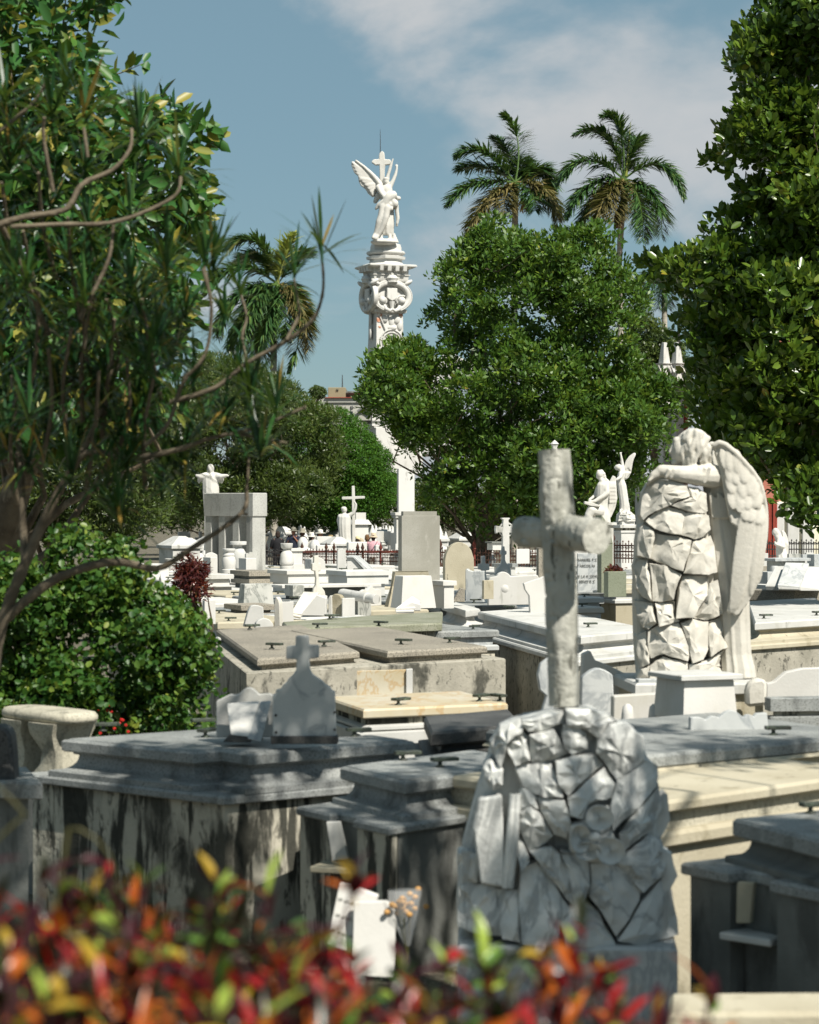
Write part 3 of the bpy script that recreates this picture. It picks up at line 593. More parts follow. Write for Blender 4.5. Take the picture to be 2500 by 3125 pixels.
    sp = obj('scroll_tablet', MB().plate([S.p(x, y, -.01 - (.03 if x > 300 else 0)) for x, y in [(140, 650), (300, 625), (330, 1265), (150, 1240), (98, 860)]], (0, .12, 0)).mesh('scroll', bevel=.01), rockm, root)
    for x in (350, 385): obj('scroll_roll', MB().tube([S.p(x + 22, 615, -.03), S.p(x, 950, -.04), S.p(x - 30, 1262, -.03)], [.016, .019, .016], 10).mesh('roll', smooth=60), rockm, sp)
    # carved flower
    fl = obj('flower', MB().ell(S.p(925, 890, -.13), (.03, .03, .025)).mesh('flower', smooth=80), rockm, root)
    for (x, y, rx, ry, rot) in ((960, 760, 95, 85, 20), (830, 900, 72, 95, -10), (880, 985, 92, 62, 0), (1035, 985, 98, 92, 10)):
        mb = MB(); rs = []
        for rad, dd in ((.02, -.105), (.5, -.11), (.85, -.13), (1.0, -.15), (1.04, -.14), (.8, -.09), (.3, -.06)):
            rs.append([S.p(x + rx * rad * math.cos(a + R(rot)), y + ry * rad * math.sin(a + R(rot)), dd + .015 * math.sin(2 * a)) for a in np.linspace(0, 6.283, 19)[:-1]])
        obj('petal', mb.rings(rs).mesh('petal', smooth=60), rockm, fl)
    # pedestal
    zb = S.p(0, 1660).z; a, b_ = S.p(-10, 1660), S.p(1500, 1660)
    pl = [(a.x, D - .02), (b_.x, D - .1), (b_.x + .05, D + .62), (a.x + .02, D + .62)]
    piece(root, 'pedestal', pl, SLABP(-.02, zb, .01), greym)
    # log cross
    X = Sc(A6, D); g2 = np.random.default_rng(8)
    def log(pts, rads, n=40, name='log', bulb=0.0):
        mb = MB(); q = []; rr = []
        for i in range(len(pts) - 1):
            m = max(3, int((pts[i + 1] - pts[i]).length / .014))
            for j in range(m): q.append(pts[i].lerp(pts[i + 1], j / m)); rr.append(rads[i] + (rads[i + 1] - rads[i]) * j / m)
        q.append(pts[-1]); rr.append(rads[-1]); mb.tube(q, rr, n)
        for i, v in enumerate(mb.v):
            w = Vector(v); k_ = i // n; t = (w - q[min(k_, len(q) - 1)]) if k_ < len(q) else Vector((0, 0, 0))
            s = mnoise.noise(Vector((w.x * 8, w.y * 8, w.z * 4))) * .008 + mnoise.noise(Vector((w.x * 45, w.y * 45, w.z * 9))) * .006 - (.007 if mnoise.noise(Vector((w.x * 11 + 5, w.y * 11, w.z * 55))) > .46 else 0)
            if t.length > 1e-6: mb.v[i] = tuple(w + t.normalized() * s)
        return mb.mesh(name, smooth=38)
    obj('cross_shaft', log([X.p(515, 1505, .13), X.p(500, 1000, .13), X.p(482, 600, .13), X.p(466, 268, .13)], [X.r(78), X.r(76), X.r(80), X.r(80)]), logm, root)
    obj('cross_arm', log([X.p(490, 660, .13), X.p(560, 672, -.02), X.p(648, 682, -.17)], [X.r(76), X.r(80), X.r(84)]), logm, root)
    obj('cross_arm', log([X.p(470, 670, .15), X.p(400, 672, .26), X.p(325, 668, .36)], [X.r(70), X.r(74), X.r(76)]), logm, root)
    for (x, y, rx, ry, dd) in ((560, 735, 40, 22, .0), (470, 715, 34, 20, .06), (350, 715, 44, 30, .28), (300, 690, 36, 40, .33)): obj('knot', MB().ell(X.p(x, y, dd), (X.r(rx), X.r(rx), X.r(ry)), None, 9, 6).mesh('knot'), logm, root)
rock_monument()

# ------------------------------------------------------------------ right foreground tombs
def right_front():
    zl, zt = .90, 1.12
    a, b_ = G(A8(1165, 838), zl), G(A8(1725, 950), zl); u = (b_ - a); v = Vector((-u.y, u.x, 0)) * 1.0
    if v.x < 0: v = -v
    e = a + u * 1.9
    root = thing('niche_tomb', 'grey tomb with a niche and marble shelf at the right foreground edge', 'tomb', (a.x, a.y, 0))
    inn = v.normalized() * .11; n1, n2 = a + u * .36, a + u * .66
    piece(root, 'ledge', [V2(a), V2(n1), V2(n1 + inn), V2(n2 + inn), V2(n2), V2(e), V2(e + v * 1.6), V2(a + v * 1.6)], SLABP(zl - .06, zl, .008), granite2)
    w = [a + inn, e + inn, e + v * 1.55, a + v * 1.55]; piece(root, 'wall', [V2(p) for p in w], [(-.02, -.02), (-.02, zl - .06)], greyc)
    for k0, k1 in ((.04, .34), (.68, 1.9)):
        p, q = a + u * k0, a + u * k1; o = v.normalized() * .03; piece(root, 'pier', [V2(p + o), V2(q + o), V2(q + inn * 1.1), V2(p + inn * 1.1)], [(0, -.02), (0, zl - .06)], greyc)
    S_ = Sc(A8, 11.2)
    obj('panel', MB().plate([S_.p(1392, 918), S_.p(1460, 920), S_.p(1445, 1085), S_.p(1388, 1085)], (0.02, .03, 0)).mesh('panel', bevel=.004), plaster, root)
    obj('shelf', MB().box(S_.p(1470, 1140), (.30, .2, .035), rz=-.75).mesh('shelf', bevel=.006), white, root)
    c = G(A8(1375, 660), zt); d = G(A8(1725, 748), zt); u2 = d - c; e2 = c + u2 * 2
    pl = [V2(c), V2(e2), V2(e2 + v * 1.3), V2(c + v * 1.3)]
    piece(root, 'slab', pl, SLABP(zt - .09, zt, .01), granite2); piece(root, 'moulding', pl, COVE(zl, zt - .09, -.06, .03), greyc, smooth=50)
    handle(root, G(A8(1690, 640), zt), .3)
    zs = .80; a = G(A8(1110, 1448), zs); b_ = G(A8(1725, 1440), zs)
    tomb('pale slab corner at the very bottom right', [V2(a), V2(b_ + Vector((.5, 0, 0))), V2(b_ + Vector((.5, .35, 0))), V2(a + Vector((.05, .35, 0)))], zs, .08, (plaster, greyc, greyc, greyc), cove=0, ledge=0, ledge_out=0)
    # pale yellow long tomb, lit
    zt = 1.1; c, r = G(A8(1085, 592), zt), G(A8(1725, 502), zt); bk = Vector((-.75, .8, 0)) * 1.7
    pl = [V2(c), V2(c + (r - c) * 1.5), V2(c + (r - c) * 1.5 + bk), V2(c + bk)]
    root = thing('tomb', 'long sunlit cream tomb with stained yellowish edge, right of the rock monument', 'tomb', (c.x, c.y, 0))
    piece(root, 'slab', pl, SLABP(zt - .07, zt, .012), plaster)
    piece(root, 'rough_course', pl, [(-.06, zt - .17), (-.06, zt - .07)], weather); piece(root, 'ledge', pl, SLABP(zt - .26, zt - .17, .015), plaster); piece(root, 'base', pl, [(-.05, -.02), (-.05, zt - .26)], plaster)
    zt = 1.2; c, r = G(A8(1020, 405), zt), G(A8(1725, 340), zt); bk = Vector((-.9, 1.55, 0))
    pl = [V2(c), V2(c + (r - c) * 1.4), V2(c + (r - c) * 1.4 + bk), V2(c + bk)]
    tomb('grey granite slab tomb with two bronze handles, behind the cream tomb at right', pl, zt, .085, (granite2, granite2, plaster, plaster), cove=0, ledge=.03, ledge_out=.02, handles=[(*A8(1365, 292), .2), (*A8(1540, 322), .1)])
right_front()

# ------------------------------------------------------------------ mid left: brown granite slabs on a stained block
def brown():
    z = 1.32
    p1 = quad(B7(260, 436), B7(20, 266), B7(858, 392), z); p2 = quad(B7(1020, 398), B7(450, 275), B7(1605, 368), z)
    base_c = G(B7(190, 545), 1.2); rr = Vector((p2[1][0] + .25, p2[1][1] - .1, 0)); dn = (Vector((*p2[1], 0)) - Vector((*p1[0], 0))).normalized()
    root = thing('block_tomb', 'stained masonry block carrying two speckled brown granite slabs', 'tomb', (base_c.x, base_c.y, 0))
    n = Vector((dn.y, -dn.x, 0)); a = Vector((*p1[0], 0)) + n * .12 - dn * .2; b_ = Vector((*p2[1], 0)) + n * .10 + dn * .15; bk = Vector((*p2[3], 0)) - Vector((*p2[0], 0))
    bkl = Vector((*p1[3], 0)) - Vector((*p1[0], 0)); pl = [V2(a), V2(b_), V2(b_ + bk), V2(a + bkl * 1.02)]
    piece(root, 'block', pl, [(0, -.02), (0, 1.19), (-.015, 1.2)], concrete2)
    for p, zt_ in ((p1, z - .009), (p2, z)):
        piece(root, 'slab', p, SLABP(zt_ - .07, zt_, .012), granite); piece(root, 'plinth', p, [(-.05, 1.2), (-.05, zt_ - .07)], granite)
    for x, y, a_ in ((215, 270, .3), (345, 383, -.5), (650, 368, .5)): handle(root, G(B7(x, y), z), a_)
    for x, y, a_ in ((612, 262, .4), (970, 250, -.6), (1100, 358, -.5), (1385, 348, .5)): handle(root, G(B7(x, y), z), a_)
    # niche with a yellow marble panel and its shelf
    S_ = Sc(B7, (a.y + (b_.y - a.y) * .42) - .03)
    pn = obj('plaque', MB().plate([S_.p(790, 515), S_.p(1130, 505), S_.p(1130, 655), S_.p(792, 665)], (0, .05, 0)).mesh('plaque', bevel=.004), yellowm, root)
    obj('plaque_jamb', MB().plate([S_.p(1130, 503, -.03), S_.p(1168, 500, -.03), S_.p(1168, 655, -.03), S_.p(1130, 657, -.03)], (0, .08, 0)).mesh('jamb', bevel=.004), white, pn)
    obj('shelf', MB().plate([S_.p(762, 672, -.12), S_.p(1208, 652, -.12), S_.p(1205, 668, -.12), S_.p(800, 688, -.12)], (0, .2, 0)).mesh('shelf', bevel=.005), white, root)
    # mossy slabs behind
    z = 1.30; c, r = G(B7(440, 262), z), G(B7(1340, 232), z); l = G(B7(405, 226), z)
    tomb('flat mossy-green slab behind the brown granite slabs', [V2(c), V2(r), V2(G(B7(1345, 165), z)), V2(G(B7(900, 190), z)), V2(l)], z, .1, (moss, moss, moss, concrete), cove=0, ledge=0, ledge_out=-.04, handles=[(*B7(683, 212), .3, 1.1)])
brown()
def yellow():
    z = 1.11; c, r = G(B7(880, 738), z), G(B7(1725, 700), z); bk = Vector((-.35, 1.2, 0))
    pl = [V2(c), V2(r), V2(r + bk), V2(c + bk)]
    root = thing('tomb', 'honey-yellow marble slab tomb in front of the stained block', 'tomb', (c.x, c.y, 0))
    piece(root, 'slab', pl, SLABP(z - .075, z, .01), yellowm); piece(root, 'frieze', pl, [(-.05, z - .13), (-.05, z - .075)], concrete)
    piece(root, 'torus', pl, [(-.03, z - .18), (0, z - .165), (0, z - .145), (-.04, z - .13)], white, smooth=60); piece(root, 'base', pl, [(.03, -.02), (.03, z - .19), (-.01, z - .18)], white)
    for p, a in ((B7(1085, 712), .8), (B7(1560, 690), .9), (B7(1680, 690), 2.2)): handle(root, G(p, z), a)
    z = 1.157; c, r, l = G(B7(1275, 872), z), G(B7(1725, 830), z), G(B7(1238, 840), z); bk = (l - c) * 1.0 + Vector((0, .8, 0))
    tomb('blackened granite slab tomb just left of the rock monument', [V2(c), V2(c + (r - c) * 1.2), V2(c + (r - c) * 1.2 + bk), V2(c + bk)], z, .1, (darkg, darkg, darkg, concrete), cove=.1, ledge=.03)
yellow()

# ------------------------------------------------------------------ large pale stepped tombs, centre right and right
def stepped(label, c, l, r, z, z0, handles=(), mats=None, kl=1.0, kr=1.0):
    pl = quad(c, l, r, z, kl, kr)
    return tomb(label, pl, z, .1, mats or (white, white, white, concrete2), cove=.16, ledge=.07, out=.16, ledge_out=.16, handles=handles)
stepped('large pale stepped marble tomb with bronze handles, left of the leaning angel', A6(585, 1162), A6(92, 1045), A6(850, 1138), 1.2, 0, handles=[(*A6(620, 1120), .3), (*A6(232, 1035), -.5)], kr=1.35)
stepped('square-ended pale marble tomb beyond the big stepped tomb', B3(850, 1140), B3(615, 1070), B3(968, 1125), 1.22, 0, handles=[(*B3(930, 1065), .4)], kr=1.2)
stepped('sunlit stepped tomb with worn plaster frieze at the right edge', B6(320, 1232), B6(250, 1030), B6(924, 1195), 1.25, 0, handles=[(*B6(405, 1195), .2), (*B6(900, 1165), .3)], mats=(white, plaster, plaster, concrete2), kr=1.3)
def rsteps():
    D = 37.0; S_ = Sc(B6, D); root = thing('stepped_base', 'brown granite stepped base under the tilted grey tablet, right edge', 'plinth', (S_.p(700, 0).x, D, 0)); z = [S_.p(0, y).z for y in (935, 1000, 1045, 1110)]
    a, b_ = S_.p(690, 0), S_.p(1150, 0); l = Vector((-1.35, .9, 0)) * .75
    for i, (t0, t1, o) in enumerate(((z[0], z[0] - .16, .03), (z[0] - .16, z[0] - .3, -.05), (z[0] - .3, z[0] - .42, .08), (z[0] - .42, 0, .14))):
        pl = [(a.x, D), (b_.x, D + .3), (b_.x + l.x, D + .3 + l.y), (a.x + l.x, D + l.y)]; piece(root, 'step', pl, [(o, t1), (o, t0)], granite)
    S_ = Sc(B6, D - .1); dk = thing('tilted_tablet', 'dark grey marble tablet tilted on a white wedge, right edge', 'tablet', S_.p(700, 930))
    obj('tablet', MB().plate([S_.p(655, 672, .5), S_.p(880, 678, .5), S_.p(715, 888, -.25), S_.p(510, 868, -.25)], (0.0, .0, -.06)).mesh('tablet', bevel=.008), greym, dk)
    obj('wedge', MB().plate([S_.p(720, 890, -.2), S_.p(875, 715, .4), S_.p(1000, 715, .5), S_.p(1000, 932, -.1), S_.p(730, 932, -.2)], (-.5, .35, 0)).mesh('wedge', bevel=.01), white, dk)
    obj('roller', MB().tube([S_.p(520, 905, -.22), S_.p(705, 910, -.22)], S_.r(20), 12).mesh('roller', smooth=50), white, dk)
rsteps()
# ------------------------------------------------------------------ middle rows: the grid of low tombs
YAW = R(25); ZP = 1.19
U = Vector((math.cos(YAW), math.sin(YAW), 0)); W = Vector((-math.sin(YAW), math.cos(YAW), 0))
def low_tomb(kind):
    """low tomb in its own axes, 1.28 wide and 2.3 long"""
    mats = {'white': (white2, white, whitewash), 'grey': (granite2, greym, concrete), 'cream': (plaster, white, plaster)}[kind]
    r = thing('low_tomb', '', 'tomb'); pl = [(-.64, -1.15), (.64, -1.15), (.64, 1.15), (-.64, 1.15)]
    obj('slab', MB().profile(pl, SLABP(ZP - .1, ZP, .012)).mesh('slab', smooth=35), mats[0], r, local=True)
    obj('frieze', MB().profile(pl, [(-.06, ZP - .2), (-.06, ZP - .1)]).mesh('frieze'), mats[1], r, local=True)
    obj('ledge', MB().profile(pl, SLABP(ZP - .28, ZP - .2, .012)).mesh('ledge', smooth=35), mats[1], r, local=True)
    obj('base', MB().profile(pl, [(-.04, -.02), (-.04, ZP - .28)]).mesh('base'), mats[2], r, local=True)
    for sx, sy in ((-.4, -.9), (.4, -.9)):
        o = bpy.data.objects.new('handle', HANDLE); COL.objects.link(o); o.parent = r; o.location = (sx, sy, ZP); o.rotation_euler = (0, 0, sx); o.scale = (.8,) * 3
    return r
def grid():
    g = np.random.default_rng(14); proto = {k: low_tomb(k) for k in ('white', 'grey', 'cream')}; used = set()
    lab = {'white': 'low white marble tomb in the crowded middle rows', 'grey': 'low grey granite tomb in the crowded middle rows', 'cream': 'low cream plastered tomb in the crowded middle rows'}
    for i in range(-16, 18):
        for j in range(-8, 16):
            c = Vector((0, 44, 0)) + U * (i * 1.5) + W * (j * 2.6)
            lim = 29.5 if c.x < .3 else (35 if c.x < 3.2 else 41)
            if c.y < lim or c.y > 60: continue
            pxx = CX + c.x * F / c.y
            if pxx < 420 or pxx > 2650: continue
            k = g.choice(['white', 'grey', 'cream'], p=[.62, .2, .18]); z = 1 - g.uniform(0, .08)
            o = proto[k] if k not in used else copy_tree(proto[k]); used.add(k)
            o.location = c; o.rotation_euler = (0, 0, YAW + g.normal(0, .01)); o.scale = (1, 1, z); o['label'] = lab[k]; o['group'] = 'low tombs in the middle rows (' + k + ')'
grid()
def plan3(zf, x0, xc, x1, yb, th=YAW, D=None, zb=ZP):
    """plan of an upright box: shaded left face x0..xc, front face xc..x1, foot at yb"""
    D = D or DZ(zf(0, yb)[1], zb); c = P(zf(xc, yb), D); k = D / F / ZS[id(zf)]
    a = (x1 - xc) * k / math.cos(th); b = (xc - x0) * k / max(.12, math.sin(th)); b = min(b, a * 2.2 + 1.5)
    u = Vector((math.cos(th), math.sin(th), 0)); w = Vector((-math.sin(th), math.cos(th), 0)); c.z = 0
    return [V2(c), V2(c + u * a), V2(c + u * a + w * b), V2(c + w * b)], D
def zz(zf, y, D): return P(zf(0, y), D).z
def box3(label, name, cat, zf, x0, xc, x1, layers, yb, th=YAW, D=None, zb=ZP):
    """layers: (part, ytop, ybottom, outset m, material[, top outset])"""
    pl, D = plan3(zf, x0, xc, x1, yb, th, D, zb); root = thing(name, label, cat, centre(pl))
    for q in layers:
        z1, z0 = zz(zf, q[1], D), zz(zf, q[2], D); o = q[3]; o1 = q[5] if len(q) > 5 else o
        piece(root, q[0], pl, [(o, z0), (o1, z1 - .006), (o1 - .008, z1)], q[4])
    return root, pl, D
def stone3(label, zf, pts, mat, th=.07, rz=.35, zb=ZP, name='headstone', cat='headstone', D=None, plinth=True, bev=.008):
    yb = max(p[1] for p in pts); D = D or DZ(zf(0, yb)[1], zb); S_ = Sc(zf, D)
    root = thing(name, label, cat, S_.p(sum(p[0] for p in pts) / len(pts), yb)); extr(S_, pts, 0, th, 'stone', mat, root, bevel=bev, rz=rz)
    return root, S_
def letters(root, S_, rows, mat, d=-.01, rz=0.0, w=None, h=None, cx=None):
    """rows of real carved capitals: (text, x, y, height px)"""
    for (txt, x, y, hp) in rows:
        cu = bpy.data.curves.new('text', 'FONT'); cu.body = txt; cu.size = S_.r(hp) * 1.35; cu.extrude = .002; cu.align_x = 'CENTER'
        t = bpy.data.objects.new('lettering', cu); COL.objects.link(t); dg = bpy.context.evaluated_depsgraph_get(); me = bpy.data.meshes.new_from_object(t.evaluated_get(dg)); bpy.data.objects.remove(t)
        p = S_.p(x, y, d); me.transform(Matrix.Translation(p) @ Matrix.Rotation(rz, 4, 'Z') @ Matrix.Rotation(R(90), 4, 'X')); me.materials.clear(); obj('lettering', me, mat, root)
def urn(label, zf, cx, prof, yb, mat, zb=ZP, D=None, name='urn'):
    """prof: (y, halfwidth) from the foot up"""
    D = D or DZ(zf(0, yb)[1], zb); S_ = Sc(zf, D); c = S_.p(cx, yb, 0); o = obj(name, MB().lathe([(S_.r(w), S_.p(cx, y).z - c.z) for y, w in prof], (0, 0, 0), 28).mesh(name, smooth=40), mat); o.location = c + Vector((0, S_.r(max(w for y, w in prof)), 0))
    return tag(o, label, 'urn')
# --- portico
def portico():
    D = 51.0; S_ = Sc(B1, D); th = R(47); c = S_.p(1065, 0); u = Vector((math.cos(th), math.sin(th), 0)); w = Vector((-math.sin(th), math.cos(th), 0)); c.z = 0
    a = S_.r(160) / math.cos(th); b = S_.r(635) / math.sin(th)
    root = thing('concrete_portico', 'grey concrete portico of four square pillars under a heavy beam, left of centre', 'portico', c)
    z1, z0, zg = S_.p(0, 408).z, S_.p(0, 690).z, .3
    bp = [V2(c), V2(c + u * a), V2(c + u * a + w * b), V2(c + w * b)]
    piece(root, 'beam', bp, SLABP(z0, z1, .01), PORT)
    t = b * .12
    for k in (0.02, .30, .59, .87):
        q = c + w * b * k + u * .02; piece(root, 'pillar', [V2(q), V2(q + u * (a - .04)), V2(q + u * (a - .04) + w * t), V2(q + w * t)], [(0, zg), (0, z0)], PORT)
    piece(root, 'plinth', offset_poly(ccw(bp), .12), [(0, -.02), (0, ZP - .02)], greyc)
PORT = stone('portico_concrete', (0.40, 0.40, 0.37), (0.33, 0.33, 0.305), 2, speck=(0.2, 0.2, 0.18), sscale=30, samt=.4, stains=[((0.13, 0.13, 0.12), 3.2, 0.5, 0.66, 0.12, 0.6)], bump=.1)
portico()
# --- around the foot of the portico
box3('white box headstone block with rounded back stone, left of the portico urns', 'block_headstone', 'headstone', B1, 450, 560, 640, [('block', 1180, 1375, 0, white2)], 1375, D=45)
stone3('round-topped white stone standing behind the white block by the portico', B1, [(500, 1375), (500, 1180)] + arc(500, 1150, 640, 1150, 30) + [(640, 1375)], white2, D=45.8)
urn('white bellied marble urn with moulded neck below the portico', B1, 772, [(1372, 88), (1330, 88), (1322, 78), (1280, 82), (1220, 84), (1180, 72), (1165, 62), (1158, 72), (1140, 64), (1125, 60), (1110, 72), (1100, 76), (1082, 80), (1076, 78)], 1372, white2, D=46)
urn('tall white urn with flat wide lid, against the portico', B1, 882, [(1310, 70), (1290, 75), (1200, 92), (1130, 96), (1085, 70), (1060, 44), (1040, 52), (1030, 100), (996, 102), (990, 98)], 1310, white, D=47.5)
box3('grey-sided white block with scalloped headstone, right of the urns', 'block_headstone', 'headstone', B1, 880, 985, 1105, [('block', 1190, 1350, 0, white2)], 1352, D=44.5)
stone3('scalloped stone standing on the block beside the urns', B1, [(985, 1190), (985, 1145)] + arc(985, 1140, 1020, 1140, 12, 4) + arc(1020, 1135, 1070, 1135, 20, 5) + arc(1070, 1140, 1108, 1140, 12, 4) + [(1108, 1190)], white, D=45.0, th=.08)
# Christ figure behind the portico: see statues
# --- tiers below
box3('stepped white tomb end in front of the maroon shrub', 'tomb', 'tomb', B1, 440, 470, 800, [('slab', 1385, 1440, .03, white), ('upper_wall', 1440, 1520, -.03, white2), ('ledge', 1520, 1536, .05, white), ('wall', 1536, 1610, 0, white2), ('step', 1610, 1672, .12, granite), ('base', 1672, 1990, .05, white)], 1990, D=41)
box3('grey speckled slab tomb below the portico blocks', 'tomb', 'tomb', B1, 775, 1030, 1290, [('slab', 1345, 1405, .03, granite), ('frieze', 1405, 1440, -.03, greyc), ('wall', 1440, 1500, .02, granite), ('base', 1500, 1800, -.05, greyc)], 1800, D=43)
box3('block of streaky grey veined marble on a granite base', 'marble_block', 'marker', B1, 868, 955, 1310, [('block', 1500, 1755, 0, veined, -.03)], 1755, D=34)
box3('brown granite base under the veined marble block', 'plinth', 'plinth', B1, 700, 935, 1330, [('slab', 1752, 1815, .02, granite), ('cove', 1815, 1850, -.06, granite), ('step', 1850, 1990, .05, granite)], 1990, D=33.2)
stone3('white headstone with faint carved lines, beside the leafy bush', B1, [(292, 1980), (300, 1700), (320, 1650), (370, 1645), (420, 1655), (440, 1700), (470, 1980)], white2, rz=-.5, th=.1)
box3('white block behind the headstone beside the leafy bush', 'block_headstone', 'headstone', B1, 455, 490, 615, [('block', 1690, 1980, 0, white2)], 1985, D=28.6)
stone3('pointed grey-white stone slab leaning behind a smaller rounded one', B1, [(960, 2010), (1010, 1830), (1040, 1770)] + arc(1060, 1755, 1190, 1775, 10) + [(1200, 2010)], white, rz=.2, th=.12)
stone3('small rounded grey-white stone in front of the pointed slab', B1, [(1100, 2040), (1110, 1960)] + arc(1140, 1930, 1270, 1930, 22) + [(1310, 1980), (1310, 2040)], white, th=.08)
stone3('white gothic-pointed headstone with shaded side, left of the tilted tablet', B1, [(1320, 2010), (1320, 1720), (1335, 1660), (1350, 1650), (1375, 1690), (1385, 1740), (1395, 2010)], statue, rz=-.5, th=.08)
box3('white block backing the gothic-pointed headstone', 'block_headstone', 'headstone', B1, 1385, 1395, 1550, [('block', 1710, 2010, 0, white2)], 2010, D=29.6)
# --- B2 group
urn('white bell-shaped marble urn left of the rusty fence', B2, 325, [(1000, 72), (960, 74), (955, 60), (945, 70), (935, 75), (905, 74), (880, 70), (830, 66), (800, 44), (790, 30), (780, 30), (775, 50), (765, 60), (720, 66), (718, 62)], 1000, white2, D=47)
box3('white pedestal with moulded cap beside the bell-shaped urn', 'pedestal', 'pedestal', B2, 370, 388, 492, [('cap', 770, 800, .04, white2), ('shaft', 800, 935, 0, white2), ('base', 935, 990, .03, white)], 990, D=49)
box3('grey veined low block in front of the white arch stone', 'block_headstone', 'headstone', B2, 512, 590, 640, [('block', 885, 1000, 0, greym)], 1000, D=45)
stone3('low white arch-topped stone behind the cross headstone', B2, [(545, 1010), (545, 900)] + arc(560, 890, 720, 890, 30) + [(735, 930), (735, 1010)], white2, D=46)
box3('long white tomb with grey shaded end, below the bell-shaped urn', 'tomb', 'tomb', B2, 125, 345, 760, [('slab', 1005, 1045, .04, white2), ('wall', 1045, 1140, 0, white2), ('base', 1140, 1330, -.04, white)], 1330, D=40.5)
box3('long white wall-like tomb with chipped plaster end, centre', 'tomb', 'tomb', B2, 750, 965, 1400, [('slab', 1010, 1060, .03, whitewash), ('wall', 1060, 1150, 0, whitewash), ('base', 1150, 1330, -.05, white)], 1330, D=38.5)
box3('white slab tomb with dark gap under its edge, behind the cross headstone', 'tomb', 'tomb', B2, 175, 300, 1275, [('slab', 1158, 1188, .05, white2), ('wall', 1188, 1400, -.15, greyc)], 1400, D=36.5)
box3('narrow grey-and-white veined block by the cross headstone', 'block_headstone', 'headstone', B2, 297, 395, 510, [('block', 1160, 1275, 0, veined)], 1275, D=35.6)
stone3('slim cross-topped headstone with flared foot on a white block', B2, [(600, 1275), (612, 1200), (635, 1160), (640, 1090), (628, 1010), (598, 1005), (598, 928), (620, 925), (618, 848), (665, 845), (668, 925), (690, 928), (690, 1008), (665, 1012), (668, 1110), (685, 1170), (710, 1195), (730, 1225), (738, 1275)], statue, D=32.5, zb=1.5, rz=.35)
box3('white block carrying the slim cross headstone', 'block', 'pedestal', B2, 448, 500, 752, [('block', 1272, 1470, 0, white2)], 1470, D=32.2)
def lectern(label, zf, top, d0, d1, rest, D, mat=white2):
    S_ = Sc(zf, D); root = thing('tilted_tablet', label, 'tablet', S_.p(*rest[0])); n = len(top)
    obj('tablet', MB().plate([S_.p(x, y, d0 if i < 2 else d1) for i, (x, y) in enumerate(top)], (0, .02, -.045)).mesh('tablet', bevel=.006), mat, root)
    obj('wedge', MB().plate([S_.p(x, y, d1 + .05) for x, y in rest], (0, .3, 0)).mesh('wedge', bevel=.01), white2, root)
    obj('roll', MB().tube([S_.p(top[3][0] + 10, top[3][1] + 28, d1), S_.p(top[2][0] - 5, top[2][1] + 32, d1)], S_.r(18), 10).mesh('roll', smooth=50), mat, root); return root
lectern('cream marble tablet tilted on a rolled foot, below the cross headstone', B2, [(490, 1236), (660, 1243), (490, 1455), (380, 1440)], .4, -.2, [(470, 1475), (655, 1255), (750, 1290), (752, 1480)], 31.0, statue)
stone3('brown round-shouldered small headstone, centre of the middle rows', B2, [(800, 1490), (795, 1290), (815, 1262), (830, 1250), (860, 1255), (885, 1262), (905, 1290), (918, 1490)], plaster, rz=-.4, th=.1)
box3('pale block behind the brown headstone', 'block_headstone', 'headstone', B2, 905, 915, 1045, [('block', 1295, 1490, 0, white2)], 1490, D=30.8)
stone3('narrow edge-on white stone left of the brown headstone', B2, [(765, 1480), (765, 1290), (790, 1262), (800, 1290), (805, 1490)], white, th=.1, rz=-.3)
def fallen():
    D = 33.0; S_ = Sc(B2, D); root = thing('fallen_column', 'fallen white marble column drum lying on a slab', 'column', S_.p(1070, 1395)); a, b = S_.p(900, 1255, .3), S_.p(1215, 1290, -.25); ax = (b - a); M_ = Matrix.Translation(a) @ ax.to_track_quat('Z', 'Y').to_matrix().to_4x4(); L_ = ax.length; r = S_.r(55)
    obj('drum', MB().lathe([(r * .9, 0), (r, .05), (r * .97, L_ * .8), (r * 1.05, L_ * .84), (r * 1.05, L_ * .9), (r * .85, L_ * .92), (r * .8, L_ * 1.02), (r * 1.0, L_ * 1.08), (r * .9, L_ * 1.2)], n=24, M=M_).mesh('drum', smooth=40), white, root)
    piece(root, 'bed', plan3(B2, 850, 900, 1215, 1395, D=D)[0], [(0, ZP - .3), (0, S_.p(0, 1330).z)], veined)
fallen()
# truncated white pyramids
box3('large cream truncated pyramid marker, left of the grey granite stele', 'truncated_pyramid', 'marker', B3, 70, 110, 575, [('body', 765, 1105, 0, plaster, -.12)], 1105, D=32.8)
box3('white truncated block with bolts in front of the cream pyramid', 'truncated_pyramid', 'marker', B3, 130, 235, 570, [('body', 810, 1120, 0, white2, -.05)], 1120, D=32.0)
lectern('white marble book sloping at the foot of the truncated block', B3, [(340, 1005), (420, 1060), (360, 1115), (175, 1120)], .3, 0, [(180, 1145), (340, 1060), (420, 1080), (420, 1145)], 31.6)
stone3('grey stepped headstone with twin points and faint carving', B3, [(350, 1120), (345, 870), (368, 862), (385, 860), (390, 828), (403, 845), (415, 830), (428, 862), (490, 868), (520, 885), (538, 1010), (550, 1125), (490, 1125), (488, 1105), (400, 1105), (398, 1118)], greym, rz=-.1, th=.09)
box3('grey-sided white block right of the twin-pointed headstone', 'block_headstone', 'headstone', B3, 540, 645, 740, [('cap', 855, 900, .03, white2), ('body', 900, 1120, 0, white2)], 1120, D=32.6)
